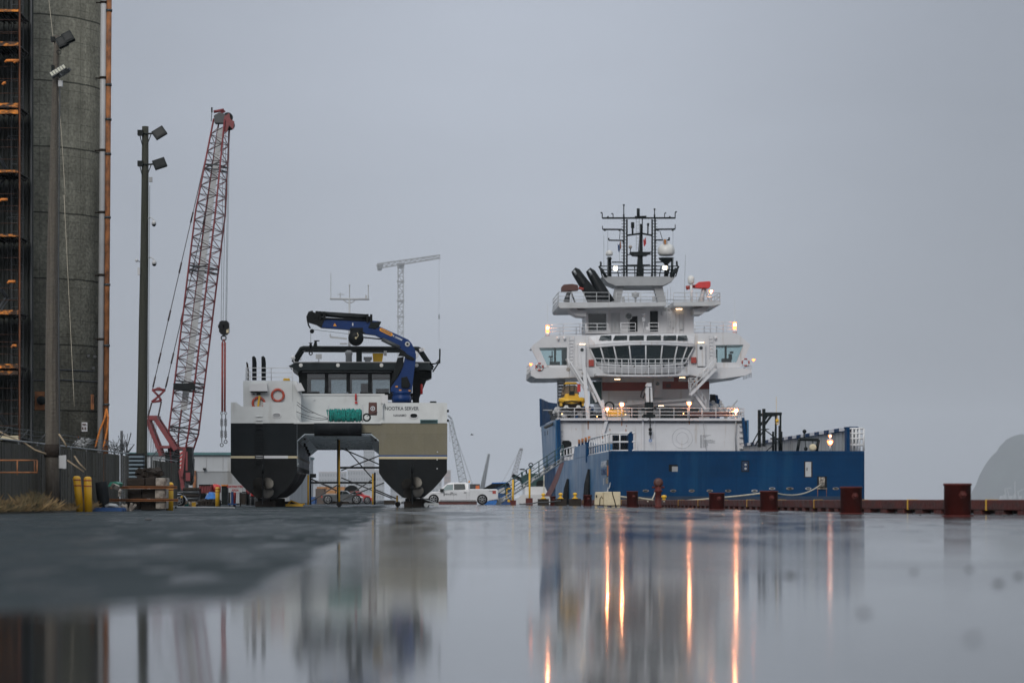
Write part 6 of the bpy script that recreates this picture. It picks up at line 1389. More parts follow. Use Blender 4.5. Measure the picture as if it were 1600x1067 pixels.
strip('bridge_apron', [933+137*i/14 for i in range(15)], lambda x: yb_(x)-.2, lambda x: 584-abs(x-1001)*.04, lambda x: bulge(x)+.33, lambda x: bulge(x)+.9, W, br)
g = MB(); ap = [Q(x, 585.5-((x-1003)/74)**2*1.5, bulge(x)-1.0) for x in [930+146*i/14 for i in range(15)]]; n = len(ap); ap2 = [Vector((q.x, vB+.5, q.z)) for q in ap]
g.add(ap+ap2+[q-Vector((0, 0, .16)) for q in ap+ap2], [(i, i+1, n+i+1, n+i) for i in range(n-1)]+[(2*n+i, 3*n+i, 3*n+i+1, 2*n+i+1) for i in range(n-1)]+[(i, 2*n+i, 2*n+i+1, i+1) for i in range(n-1)]); g.build('aft_walkway', W, br)
g = MB()
for i in range(n-1):
    for f in (.45, .75, 1.0): g.tube(ap[i]+Vector((0, 0, 1.45*f)), ap[i+1]+Vector((0, 0, 1.45*f)), .03, 5)
for i in range(n): g.tube(ap[i], ap[i]+Vector((0, -.0, 1.45)), .035, 5)
g.build('walkway_rail', M['whitec'], br)
g = MB()
for i in range(1, 8): q = (T_[i]*.08+B_[i]*.92); g.obox(q+Vector((.3, -.12, -.25)), (.14, .12, .22))
g.build('wiper_motor', M['dark'], br, each=1)
# wing ends: small side platforms with rails
for sx, x0, x1, lab in ((-1, 828, 842, 0), (1, 1160, 1174, 1)):
    g = MB(); q0_, q1_ = Q(x0, 589, vB), Q(x1, 589, vB); g.rail([(q0_.x, vB+.1, Q(0, 586, vB).z), (q1_.x, vB+.1, Q(0, 587, vB).z)], 1.15, 3, .03, .5); g.rail([(q0_.x if sx < 0 else q1_.x, vB+.1, Q(0, 586, vB).z), (q0_.x if sx < 0 else q1_.x, vB+5, Q(0, 586, vB).z)], 1.15, 3, .03, 1); g.build('wing_rail', M['whitec'], br)
for x, y, lab in ((843, 573, 'red and white lifebuoy on the left bridge wing of the blue ship'), (1165, 566, 'red and white lifebuoy on the right bridge wing of the blue ship')):
    k = thing('lifebuoy', lab, 'lifebuoy', SF, Q(x, y, vB-.1), 'lifebuoys on the bridge wings'); c = Q(x, y, vB-.1)
    MB().torus(c, .32, .07, 'v', 24, 7).build('ring', M['dome'], k)
    for a0 in (0, 90, 180, 270): MB().path([c+Vector((.32*math.cos(R(a0+a)), 0, .32*math.sin(R(a0+a)))) for a in (-26, -13, 0, 13, 26)], .078, 7).build('red_segment', M['redband'], k)
for x, y in ((829.3, 569), (1177.5, 562)): lamp('wing_end_light', x, y, vB, .14, 'lampoc', br, hood=False, pm='yel2')
# wall details
g = MB(); g.pbox(SF, 903.5, 538, 915, 577, vB-.1, vB+.39); d_ = g.build('bridge_door', W, br); g = MB(); g.lathe(Q(909.5, 546.5, vB-.12), [(.15, -.02), (.17, 0)], 14, 'y'); g.build('porthole', M['dglass'], d_)
g = MB(); g.pbox(SF, 1090, 537, 1102, 572, vB-.1, vB+.39); d_ = g.build('bridge_door', W, br); g = MB(); g.lathe(Q(1095.5, 543.5, vB-.12), [(.15, -.02), (.17, 0)], 14, 'y'); g.build('porthole', M['dglass'], d_)
g = MB(); g.ladder(Q(892.5, 577, vB+.3), Q(893, 526, vB+.3), .42, .035, .3); g.ladder(Q(1112, 560, vB+.3), Q(1111, 524, vB+.3), .42, .035, .3); g.build('roof_ladder', W, br)
g = MB(); g.pbox(SF, 920, 562, 928, 572, vB+.1, vB+.39); g.pbox(SF, 1080, 558, 1088, 567, vB+.1, vB+.39); g.build('fire_box', M['redband'], br, each=1)
g = MB()
for x, y in ((872, 529), (882, 528.5), (1118, 528)): g.lathe(Q(x, y, vB+.2), [(.09, -.15), (.12, .0), (.12, .15)], 10)
g.build('loudspeaker', M['whitec'], br, each=1)
def tubelight(x, y, v, wd=.55, par=br):
    c = Q(x, y, v); f = MB().obox(c+Vector((0, .05, .06)), (wd+.06, .16, .05)).build('light_housing', M['palegrey'], par); MB().obox(c, (wd, .07, .05)).build('light_tube', M['lamptube'], f)
for x, y, v in ((964.5, 592.5, vB+1.0), (985, 590, vB+1.0), (1025, 589, vB+1.0), (1066, 590, vB+1.0), (910, 537.6, vB+.15), (1095.5, 534.8, vB+.15)): tubelight(x, y, v)
# bridge top rails
g = MB(); zb = Q(0, 524, vB+1).z
for pts in ([(858, 524), (880, 523), (906, 522), (915, 522)], [(1086, 520), (1110, 520), (1130, 520), (1146, 520)], [(916, 522), (950, 522)], [(970, 521), (993, 521)], [(1014, 521), (1029, 521)]):
    P_ = [Q(x, y, vB+.9) for x, y in pts]; g.rail(P_, 1.0, 3, .028, 1.1)
    g.rail([q+Vector((0, 4.5, 0)) for q in P_], 1.0, 3, .028, 1.6)
g.build('bridge_top_rail', M['whitec'], br)
for x, y in ((855.5, 513), (1148, 508)):
    c = Q(x, y, vB+.8); f = MB().lathe(c, [(.20, -1.0), (.20, -.45), (.16, -.4)], 12).lathe(c, [(.18, .28), (.1, .36), (.03, .45)], 12).tube(c+Vector((0, 0, .4)), c+Vector((0, 0, 2.4)), .02, 5).build('wing_beacon', M['whitec'], br)
    MB().lathe(c, [(.16, -.38), (.17, 0), (.16, .27)], 12).build('lamp_glass', M['lampoc'], f); MB().ball(c+Vector((0, -.12, .02)), .11, 8).build('lamp_bulb', M['lampo'], f); MB().lathe(c, [(.205, -.8), (.205, -.65)], 12).build('red_ring', M['redband'], f)
# ------------------------------------------------------------------ upper tower
vT = VS+6
g = MB(); g.px(SF, [(916, 521), (916, 480), (1084, 480), (1084, 521)], vT, vT+5); tw_ = g.build('upper_tower', W, ship)
for pts, m, nm in (([(919.5, 518), (919.5, 490.5), (947, 490.5), (947.5, 517)], 'dglass', 'tower_window'), ([(1015.7, 518), (1015.7, 486), (1028, 486), (1028, 518)], 'dark', 'tower_door'), ([(984, 518), (984, 495), (996, 494), (996, 518)], 'black', 'tower_door'), ([(954, 520), (954, 489), (969, 489), (969, 520)], 'palegrey', 'cable_locker')): MB().px(SF, pts, vT-.05, vT-.003).build(nm, M[m], tw_)
g = MB(); 
for x in (956, 961, 967, 1056, 1062, 1068): g.tube(Q(x, 520, vT-.1), Q(x, 489, vT-.1), .03, 5)
g.pbox(SF, 1048, 500, 1053, 512, vT-.2, vT-.003); g.pbox(SF, 1062, 503, 1067, 515, vT-.2, vT-.003); g.pbox(SF, 1034, 486, 1037, 492, vT-.3, vT-.003); g.build('pipe_run', M['palegrey'], tw_)
g = MB(); c_ = Q(982.2, 494.5, vT-1.2); g.lathe(c_, [(.33, -.25), (.33, .25), (.15, .4)], 18, 'y'); g.tube(c_, Q(982.2, 519, vT-1.2), .05, 6); sl_ = g.build('searchlight', M['grey'], tw_); MB().lathe(c_+Vector((0, -.26, 0)), [(.28, -.01), (.28, 0)], 18, 'y').build('lamp_glass', M['dglass'], sl_)
g = MB(); c_ = Q(1005.5, 490, vT-1); g.lathe(c_, [(.10, -.2), (.27, 0), (.27, .06), (.1, .1)], 14); g.tube(c_, Q(1005.5, 520, vT-1), .04, 6); g.obox(Q(1005.5, 499, vT-1), (.3, .2, .4)); g.obox(Q(1012, 513, vT-1), (.35, .2, .3)); g.build('instrument_post', W, tw_)
g = MB(); g.ladder(Q(1046, 522, vT-.3), Q(1046, 472, vT-.3), .45, .035, .3); g.build('tower_ladder', W, tw_)
vU = VS+3
g = MB(); g.px(SF, [(872.7, 472), (1041, 472), (1041, 478), (915, 481), (875, 481.2), (872.7, 478)], vU, vU+9); g.px(SF, [(1052.5, 472), (1126, 471), (1126, 475.5), (1112, 478), (1052.5, 478)], vU, vU+9); g.box((Q(1041, 0, vU).x+.001, vU+3, Q(0, 478, vU).z), (Q(1052.5, 0, vU).x-.001, vU+9, Q(0, 472, vU).z)); ud = g.build('monkey_deck', M['palegrey'], ship)
g = MB(); g.px(SF, [(888, 481.5), (900, 481.5), (903, 484.5), (916, 484.5), (916, 494.5), (902, 493), (894, 488.5)], vU+1, vU+4); g.px(SF, [(1084, 482), (1096, 480.5), (1104, 478.4), (1109, 478.4), (1104, 486), (1098, 490.5), (1084, 491)], vU+1, vU+4); g.build('deck_bracket', M['palegrey'], ud, each=1)
for x, y in ((961.5, 481.8), (1004.5, 480.5), (1061, 483)): tubelight(x, y, vT-.3, .6, tw_)
g = MB(); 
zU = Q(0, 472, vU).z+.001
for x0, x1 in ((873, 952), (963, 1040), (1052.5, 1125)):
    a, b = Q(x0, 472, vU).x, Q(x1, 472, vU).x; g.rail([(a, vU+.1, zU), (b, vU+.1, zU)], 1.15, 3, .03, 1.2); g.rail([(a, vU+8, zU), (b, vU+8, zU)], 1.15, 3, .03, 1.8)
a = Q(873, 472, vU).x; g.rail([(a, vU+.1, zU), (a, vU+8, zU)], 1.15, 3, .03, 1.8); a = Q(1125, 472, vU).x; g.rail([(a, vU+.1, zU), (a, vU+8, zU)], 1.15, 3, .03, 1.8); g.build('monkey_deck_rail', M['palegrey'], ud)
# exhaust uptakes
def uptake(pts, w_, v_):
    g = MB(); P_ = [Q(x, y, v_) for x, y in pts]; g.path(P_, w_, 14); return g.build('exhaust_uptake', M['black'], ud)
uptake([(935, 474), (925, 462), (900, 425), (896, 421.5)], [.75, .62, .44, .30], vU+3); uptake([(950, 474), (944, 462), (924, 427), (919, 421.5)], [.70, .60, .44, .30], vU+2.5)
g = MB(); g.px(SF, [(914, 440), (918, 437), (921, 440), (945, 472), (918, 472), (910, 452)], vU+2.2, vU+2.6); g.build('exhaust_casing', M['black'], ud)
g = MB(); 
for x, y, v_ in ((896.5, 422.5, vU+2.6), (920.5, 422.5, vU+2.1)): g.tube(Q(x, y, v_), Q(x+4, y+7, v_), .12, 6)
g.build('exhaust_lip', M['steel'], ud, each=1)
# fire monitors
for sx, pts, post in ((0, [(877.5, 455), (877.5, 448), (881, 444.5), (894, 443.5), (903, 445), (904, 453.5), (884, 455)], 890), (1, [(1086, 445), (1092, 440.5), (1108, 439.3), (1110.5, 440), (1110.5, 447), (1108, 450.5), (1086, 449.5)], 1100)):
    g = MB(); g.px(SF, pts, vU+1.5, vU+2.6); f = g.build('fire_monitor', M['maroon'] if sx == 0 else M['bright_red'], ud, bevel=.05)
    g = MB(); q = Q(post, 455 if sx == 0 else 450, vU+2); q2 = Q(post, 472, vU+2); g.path([(q2.x-.3, q2.y, q2.z), (q2.x-.15, q2.y, q2.z+.7), (q.x, q.y, q.z)], [.32, .2, .2], 8); g.tube(q2+Vector((.5, 0, 0)), q+Vector((.1, 0, 0)), .08, 6); g.build('monitor_stand', M['darksteel'] if sx == 0 else M['palegrey'], f)
g = MB(); g.tube(Q(1072, 450, vU+2), Q(1086, 447, vU+2), .20, 8, .14); g.tube(Q(904, 450, vU+2), Q(912, 452, vU+2), .12, 8); g.build('monitor_nozzle', M['redband'], ud)
g = MB(); c_ = Q(1079.7, 437, vU+1.2); g.tube(c_, Q(1080.5, 472, vU+1.2), .12, 8); g.build('radome_post', M['whitec'], ud); MB().lathe(c_, [(.18, -.45), (.31, -.3), (.33, .1), (.26, .3), (.05, .4)], 16).build('radome', M['dome'], ud)
lamp('deck_lamp', 1111, 455, vU+.6, .19, 'lampo', ud, ypole=472); lamp('first_deck_lamp', 948.8, 639, VS-.5, .20, 'lampo', ship, ypole=655); lamp('first_deck_lamp', 971.5, 631.8, VS-.6, .23, 'lampo', ship, ypole=656); lamp('first_deck_lamp', 1076.8, 630.2, VS-.6, .23, 'lampo', ship, ypole=655); lamp('first_deck_lamp', 1150, 641, VS-.3, .23, 'lampo', ship, ypole=655, pr=.12)
for x, y in ((878, 646.7), (933, 650.5), (977.5, 647.5), (1068, 646)): MB().ball(Q(x, y, v2-.2), .055, 8).build('small_deck_light', M['lampsm'], ship)
# mast platform
vM = VS+6
D_ = M['dark']
g = MB(); g.px(SF, [(941, 432), (1056, 432), (1049, 440), (1036, 446), (962, 446.5), (949, 441)], vM-.6, vM+2.8); mp_ = g.build('mast_platform', M['grey'], ship)
g = MB(); g.px(SF, [(961.5, 446.6), (975, 446.6), (969.5, 472), (957, 472)], vM, vM+.9); g.px(SF, [(1021, 446.6), (1035, 446.6), (1041, 472), (1028, 472)], vM, vM+.9); g.pbox(SF, 974, 450, 1024, 453.5, vM+.3, vM+.6); g.build('mast_leg', M['grey'], mp_, each=1)
g = MB(); c_ = Q(993, 461, vM-.5); g.ball(c_, .32, 12); g.obox(c_, (.7, .3, .35)); g.tube(c_, Q(993, 472, vM-.5), .08, 6); g.obox(Q(973.5, 468, vM-.5), (.25, .2, .5)); g.obox(Q(1022, 467, vM-.5), (.3, .2, .5)); g.path([Q(940.5, 430, vM-.4), Q(950, 442, vM-.4), Q(963, 448, vM-.4)], .05, 6); g.path([Q(1056, 430, vM-.4), Q(1048, 441, vM-.4), Q(1035, 447, vM-.4)], .05, 6); g.build('mast_foot_gear', M['grey'], mp_)
g = MB()
def T(x0, y0, x1, y1, r=.06, v=vM): g.tube(Q(x0, y0, v), Q(x1, y1, v), r, 6)
for v_ in (vM-.5, vM+2.6):
    for f in (1, .66, .33): T(941+(936-941)*f, 432-16*f, 1056+(1060.5-1056)*f, 432-16*f, .05, v_)
    for i in range(10): xx = 941+115*i/9; T(xx, 432, xx+(xx-998.5)*.08, 416, .05, v_)
for a_, b_ in (((946, 433), (936, 416)), ((948, 433), (939.5, 419)), ((1051, 433), (1060.5, 416)), ((1048, 433), (1056, 419))): g.tube(Q(*a_, vM-.6), Q(*b_, vM-.6), .10, 6)
g.build('platform_rail', D_, mp_)
g = MB(); g.px(SF, [(994.5, 432), (1004.5, 432), (1004.2, 366), (1003, 364), (1001.5, 364), (1000, 367)], vM+.6, vM+1.2); g.px(SF, [(985, 393.5), (1019, 393.5), (1012, 398.5), (1000, 399.5), (990, 398.5)], vM+.2, vM+1.6); ms = g.build('mast', D_, ship)
g = MB()
for x in (975, 979.5, 1019, 1023.5): T(x, 432, x, 341 if x not in (979.5, 1019) else 343, .085)
for y in range(345, 432, 5): T(975, y, 979.5, y, .03); T(1019, y, 1023.5, y, .03); T(971, y, 975, y, .025); T(1023.5, y, 1027, y, .025)
T(941, 341, 1055, 340.8, .085); T(941.5, 358.5, 972, 358.8, .08); T(1025, 358.5, 1055, 358.2, .08); T(951, 375.5, 972, 375.8, .07); T(1025, 375.2, 1046.5, 375.2, .07)
T(972, 358.8, 975, 362, .07); T(1025, 358.8, 1023.5, 362, .07); T(972, 375.8, 975, 379, .07); T(1025, 375.8, 1023.5, 379, .07)
T(956, 409.8, 973, 409.8, .06); T(973, 409.8, 975, 413, .06); T(1024, 410, 1043, 409, .06); T(979.5, 398, 990, 398, .05); T(1012, 397.5, 1019, 397.5, .05); T(979.5, 414.5, 1016, 414, .06)
T(979.5, 368, 1001, 365, .09); T(1003, 365, 1019, 368, .09); T(1003.6, 365, 1003.6, 341, .05)
T(941, 341, 941, 333, .05); T(941, 333, 938.5, 332.5, .07); T(958, 341, 958, 335, .04); T(958, 335, 955.5, 333.5, .06); T(950, 341, 950, 338, .08)
T(1055, 341, 1055, 332, .05); T(1055, 332, 1057.5, 331, .07); T(1038.5, 341, 1038.5, 334, .04); T(1038.5, 334, 1040.5, 332.5, .06); T(1046.5, 341, 1046.5, 338, .08)
T(974.7, 341, 974.7, 320, .05); T(974.7, 322, 974.7, 319.5, .09); T(1022.8, 341, 1022.8, 327, .05); T(1022.8, 328, 1022.8, 326, .09); T(974.7, 341, 974.7, 335, .08); T(1022.8, 341, 1022.8, 335, .08)
T(997.3, 339, 997.3, 326, .15); T(992, 339, 1010, 338.5, .08); T(941.5, 358.5, 941.5, 353, .04); T(1055, 358, 1055, 351, .04); T(945, 361, 945, 359, .10); T(968, 361, 968, 359, .10); T(1051, 361, 1051, 359, .10); T(1028, 361, 1028, 359, .1)
T(951, 375, 951, 372, .08); T(1045.5, 375, 1045.5, 371, .08); T(988.5, 366.5, 988.3, 351, .09); T(986, 350, 991, 350, .17); T(986, 354, 991, 354, .17); T(1001.5, 364, 1001.3, 350, .10); T(1012.2, 366, 1012.6, 349, .07); T(1012.5, 353, 1012.7, 349, .11)
T(969, 361, 968, 374, .03); T(1031, 361, 1035, 374, .03); T(985, 396, 985, 389, .04)
g.path([Q(938.5, 416, vM-.4), Q(939, 411, vM-.4), Q(938, 409, vM-.4)], .09, 6); g.path([Q(1058, 416, vM-.4), Q(1057.5, 411, vM-.4), Q(1057.5, 408, vM-.4)], .09, 6); T(1050, 432, 1050.5, 405, .12); T(1047, 432, 1050, 420, .08)
g.build('mast_yard', D_, ms)
g = MB(); g.ladder(Q(996.5, 392, vM+.2), Q(996.5, 342, vM+.2), .3, .022, .3); g.tube(Q(994, 341, vM+.2), Q(994, 345, vM+.2), .03, 5); g.build('mast_ladder', M['steel'], ms)
g = MB(); g.lathe(Q(985, 386, vM), [(.05, -.2), (.17, -.05), (.19, .02), (.12, .13), (.02, .16)], 12); g.build('small_dome', M['timberend'], ms)
for x, y, r_, post, vp in ((952, 396, .345, 6, vM+.2), (1041, 391.5, .80, 7, vM+.4)):
    g = MB(); c_ = Q(x, y, vp); pz = Q(x, 432, vp); g.lathe((c_.x, c_.y, 0), [(.22, pz.z), (.19, c_.z-r_*1.6), (.26, c_.z-r_*1.55), (.26, c_.z-r_*1.4), (.15, c_.z-r_)], 12)
    if r_ > .5: g.lathe((c_.x, c_.y, c_.z), [(.2, -1.30), (.7, -.86), (.76, -.72)], 18)
    f = g.build('radome_pedestal', D_, mp_); MB().lathe(c_, [(r_*.80, -r_*.62), (r_*1.0, -r_*.36), (r_*1.04, 0), (r_*.95, r_*.38), (r_*.70, r_*.68), (r_*.36, r_*.86), (.01, r_*.92)], 24).build('radome', M['dome'], f)
g = MB()
for x, y0, y1 in ((949.7, 433, 362), (943.5, 472, 368), (1051.5, 415, 360), (1069, 472, 398), (1043, 472, 452), (1048, 472, 448), (968, 412, 380)): g.tube(Q(x, y0, vM-.6), Q(x+(2 if x == 1069 else 0), y1, vM-.6), .018, 5)
g.build('whip_aerial', M['steel'], mp_)
for x, y in ((961.5, 419.5), (1039, 418.5)):
    c_ = Q(x, y, vM-.7); f = MB().obox(c_+Vector((0, .1, 0)), (.44, .16, .44)).build('platform_floodlight', D_, mp_); MB().obox(c_, (.36, .04, .36)).build('lamp_glass', M['lampw'], f)
# flags
def flag(lab, x0, y0, w_, h_, cols, wave):
    k = thing('flag', lab, 'flag', SF, Q(x0, y0, vM-.3)); 
    for j, (f0, f1, m) in enumerate(cols):
        g = MB(); n = 9; top = [Q(x0+w_*(f0+(f1-f0)*i/(n-1)), y0+math.sin((f0+(f1-f0)*i/(n-1))*5)*wave, vM-.3+.10*math.sin(i*1.1)) for i in range(n)]; bot = [q+Vector((.05, .03, -h_/FOC*233)) for q in top]
        g.add(top+bot+[q+Vector((0, .015, 0)) for q in top+bot], [(i, i+1, n+i+1, n+i) for i in range(n-1)]+[(2*n+i, 3*n+i, 3*n+i+1, 2*n+i+1) for i in range(n-1)]); g.build('cloth', m, k)
navy = mat('flag_blue', (.02, .06, .18), .8); flag('small limp blue flag hanging on the left of the ship mast', 965, 380, 5, 11, [(0, .75, navy), (.76, 1, M['label_o'])], 3); flag('small limp red flag hanging right of the central mast', 1005, 373, 4, 10, [(0, 1, M['bright_red'])], 2); flag('small white and orange flag above the big radome', 1035.5, 374, 7, 7, [(0, .3, M['label_w']), (.31, .65, M['label_o']), (.66, 1, M['label_w'])], .5)

# ------------------------------------------------------------------ davit, rescue boat, stairs, knuckle crane
g = MB(); vD = VS+.2
def bar(x0, y0, x1, y1, wd, v=vD, d=.35):
    a, b = Q(x0, y0, v), Q(x1, y1, v); dd = (b-a).normalized(); n = Vector((-dd.z, 0, dd.x))*wd/2; g.prism([((a-n).x, (a-n).z), ((b-n).x, (b-n).z), ((b+n).x, (b+n).z), ((a+n).x, (a+n).z)], v, v+d)
bar(911, 554, 919, 655, .32, vD-.3); bar(912, 574, 942, 637, .24, vD-.1); bar(915, 590, 932, 628, .20, vD+.6); bar(941, 625, 944, 654, .30, vD); bar(885.5, 560, 917, 612, .28, vD+.3); bar(891, 565, 912, 600, .14, vD-.2); bar(915, 606, 931, 614, .2, vD+.6); dv = g.build('boat_davit', M['whitec'], ship)
g = MB(); g.lathe(Q(888, 577, vD+.1), [(.20, 0), (.20, .12)], 12, 'y'); g.tube(Q(889.5, 578, vD+.1), Q(889.5, 597, vD+.1), .02, 5); g.tube(Q(885, 560, vD+.1), Q(888, 577, vD+.1), .03, 5); g.lathe(Q(910, 583, vD-.4), [(.08, 0), (.08, .3)], 8, 'y'); g.build('davit_sheave', M['timberend'], dv)
rb_ = thing('rescue_boat', 'orange-yellow rescue boat with a tan cover hanging in the ship davit', 'rescue boat', SF, Q(893, 637, vD+1.4)); vr = vD+1.0
MB().px(SF, [(874.5, 626), (879, 623.5), (908, 623.5), (913.5, 626), (912, 634), (908, 638), (894, 642), (882, 638), (877, 634)], vr+.3, vr+3.5).build('hull', M['timber'], rb_)
g = MB(); g.path([Q(875, 626, vr), Q(879, 624.5, vr-.2), Q(893, 627.5, vr-.7), Q(909, 624.5, vr-.2), Q(913, 626, vr)], .24, 8); g.px(SF, [(880, 624.5), (884, 615), (903, 615), (907, 624.5)], vr-.1, vr+1.6); g.pbox(SF, 874.8, 624.5, 878.6, 634, vr-.1, vr+.3); g.pbox(SF, 909.5, 624.5, 912.5, 634, vr-.1, vr+.3); g.build('fender_tube', M['yel2'], rb_)
MB().px(SF, [(878, 617), (881, 604), (886, 602), (900, 602), (903, 606), (905, 616)], vr+.6, vr+2.4).build('canvas_cover', mat('tan_canvas', (.16, .12, .08), .9, var=.25, vs=4), rb_)
MB().px(SF, [(882, 600), (884, 597), (900, 597), (903, 599.5)], vr+.3, vr+2.0).build('canopy_roof', M['yel2'], rb_)
g = MB(); [g.tube(Q(x, 599.5, vr+.4), Q(x2, 612, vr+.4), .035, 5) for x, x2 in ((884, 880), (890, 890), (897, 897), (902, 906))]; g.px(SF, [(889, 617), (890, 611), (897, 611), (898, 617)], vr-.2, vr+.1); g.path([Q(881, 628, vr-.6), Q(893, 626.5, vr-.95), Q(908, 628, vr-.6)], .06, 6); g.build('boat_frame', M['dark'], rb_)
g = MB(); g.obox(Q(904.5, 606, vr), (.3, .2, .75)); g.build('red_gear', M['bright_red'], rb_)
g = MB(); [g.px(SF, [(a, 638), (a+3, 633), (a+7, 633), (a+9, 638), (a+6, 636)], vr-.5, vr-.1) for a in (880, 899)]; g.build('cradle_pad', M['dome'], rb_)
# stairs right
def stairs(pts, w_, v, nm):
    g = MB(); a, b = Q(*pts[0], v), Q(*pts[1], v); L_ = (b-a).length; n = max(4, int(L_/.3))
    for dv in (0, w_): g.obox((a+b)/2+Vector((0, dv, 0)), (L_, .06, .24), (0, -math.atan2((b-a).z, (b-a).x), 0)); 
    for i in range(n+1): q = a.lerp(b, i/n); g.box((q.x-.12, v+.03, q.z-.02), (q.x+.12, v+w_, q.z+.02))
    for dv in (0, w_):
        for h in (.5, 1.0): g.tube(a+Vector((0, dv, h)), b+Vector((0, dv, h)), .035, 6)
        for i in range(5): q = a.lerp(b, i/4)+Vector((0, dv, 0)); g.tube(q, q+Vector((0, 0, 1)), .035, 6)
    return g.build(nm, W, ship)
stairs([(1079, 617), (1119, 576)], .8, VS+.8, 'outer_stairs'); stairs([(1079, 607), (1103, 640)], .8, VS+1.8, 'lower_stairs')
g = MB(); a = Q(1076, 607, VS+1); b = Q(1082, 607, VS+1); g.rail([(a.x, VS+1, a.z), (b.x+.3, VS+1, a.z)], 1.0, 2, .03, .5); g.build('stair_landing', W, ship)
# knuckle crane
kc_ = None; vk = VS-.3
g = MB(); g.pbox(SF, 1008.5, 628, 1021, 655, vk, vk+.8); g.pbox(SF, 1003, 636, 1009, 641, vk-.1, vk+.5); g.pbox(SF, 1005, 647, 1024, 652, vk-.15, vk+.9); kbs = g.build('crane_pedestal', M['dark'], ship)
g = MB(); g.px(SF, [(1009.5, 600), (1018.5, 598.5), (1020, 628), (1017, 634), (1011, 634), (1008, 612)], vk+.05, vk+.6); g.px(SF, [(1008, 603), (1011, 598), (1018, 598), (1018, 604)], vk-.1, vk+.04); g.build('crane_jib', M['whitec'], kbs)
g = MB(); g.path([Q(x, y, vk-.1) for x, y in ((1009, 604), (1003, 612), (1001, 620), (1005, 622), (1008, 614))], .06, 6); g.tube(Q(1015, 606, vk-.05), Q(1015.5, 630, vk-.05), .05, 6); g.tube(Q(1008, 640, vk-.2), Q(1026, 638, vk-.2), .07, 6); g.path([Q(1004, 655, vk-.3), Q(1008, 660, vk-.3), Q(1014, 656, vk-.3)], .03, 5); g.build('hydraulic_hose', M['black'], kbs)
g = MB(); g.tube(Q(1015.5, 652, vk-.2), Q(1016, 670, vk-.2), .05, 6); g.ball(Q(1016, 671, vk-.2), .18, 8); g.obox(Q(1016, 677, vk-.2), (.26, .2, .34)); g.tube(Q(1016, 679, vk-.2), Q(1016, 686, vk-.2), .04, 5); g.build('crane_hook_block', M['dark'], kbs)
g = MB(); g.torus(Q(1016, 688, vk-.2), .11, .035, 'v', 12, 5); g.build('crane_hook', M['tarp'], kbs)
# small fore deck lights above the first deck: pendant tube
tubelight(1033, 634, VS+1.0, .5, ship)
# red curve on the hull where the bow turns under the gangway
a = [SF.s_(x, y, -.05) for x, y in ((881, 722), (877, 735), (872, 750), (866, 764), (860, 775))]
g = MB(); n = len(a); g.add([Vector((-.03, q.y, q.z)) for q in a]+[Vector((-.03, q.y+5+1.2*i, q.z)) for i, q in enumerate(a)]+[Vector((-.004, q.y, q.z)) for q in a]+[Vector((-.004, q.y+5+1.2*i, q.z)) for i, q in enumerate(a)], [(i, i+1, n+i+1, n+i) for i in range(n-1)]+[(i, 2*n+i, 2*n+i+1, i+1) for i in range(n-1)]+[(n+i, n+i+1, 3*n+i+1, 3*n+i) for i in range(n-1)]+[(0, n, 3*n, 2*n), (n-1, 3*n-1, 4*n-1, 2*n-1)])
g.build('red_hull_patch', mat('worn_red_paint', (.14, .03, .025), .6, var=.3, dirt=.5, dcol=(.10, .12, .16)), hull_)
g = MB()
for x, y in ((852.5, 677), (856, 676), (860, 675)): q = SF.s_(x, y, -.02); g.obox((-.03+(q.y-66)*-.012, q.y, q.z), (.06, .5, .42))
g.build('side_porthole', M['black'], ship)
# ================================================================== wharf edge: bull rail, bollards, lines, gangway
def along(Y):      # pier edge x at distance Y
    for (x0, y0), (x1, y1) in zip(EDGE, EDGE[1:]):
        if y0 <= Y <= y1: return x0+(x1-x0)*(Y-y0)/(y1-y0)
rr = random.Random(21); Y_ = 38.0; idx = 0; segs = []
while Y_ < 175:
    Ln = 6.1 if Y_ < 72 else (7.5 if Y_ < 110 else 9.5); Ye = Y_+Ln*(.985 if Y_ >= 72 else .97)
    if Y_ < 72 < Ye: Ye = 72
    segs.append((Y_, min(Ye, 176))); Y_ = Ye
labs = ['nearest', 'second nearest', 'third', 'fourth', 'fifth', 'sixth', 'seventh', 'eighth', 'ninth', 'tenth', 'eleventh', 'twelfth', 'thirteenth', 'fourteenth', 'fifteenth', 'sixteenth', 'seventeenth', 'eighteenth', 'nineteenth', 'twentieth']
vis = [s for s in segs if s[1] > 48]
for i, (a, b) in enumerate(segs):
    A = Vector((along(a)-.38, a, 0)); B = Vector((along(b)-.38, b, 0)); d = (B-A); L_ = d.length; d.normalize(); n = Vector((d.y, -d.x, 0))
    if b <= 48: lab = 'red painted kerb timber beyond the right edge of the picture'; continue
    lab = labs[vis.index((a, b))]+' red kerb timber along the wharf edge counted from the right side'
    k = thing('kerb_timber', lab, 'kerb timber', F0, A, 'red kerb timbers on the wharf edge'); yaw = math.atan2(d.y, d.x)
    g = MB(); c = (A+B)/2; g.obox(c+Vector((0, 0, .10+.135)), (L_-.03, .30, .27), (0, 0, yaw)); g.build('timber', M['timberred'], k, bevel=.025)
    m = max(2, round(L_/1.35))
    g = MB()
    for j in range(m): q = A.lerp(B, (j+.5)/m); g.obox(q+Vector((0, 0, .05)), (.55, .28, .098), (0, 0, yaw))
    g.build('chock', M['timberred'], k, each=1)
    MB().obox((A+B)/2+n*.12+Vector((0, 0, .052)), (L_-.05, .06, .094), (0, 0, yaw)).build('gap_shade_board', M['timber'], k)  # added dark board, keeps the gaps between the chocks in shade
    if i % 1 == 0:
        q = A.lerp(B, .0)+d*.12; g = MB(); g.obox(q+Vector((0, 0, .236)), (.09, .312, .282), (0, 0, yaw)); g.build('yellow_mark', M['yel2'], k)
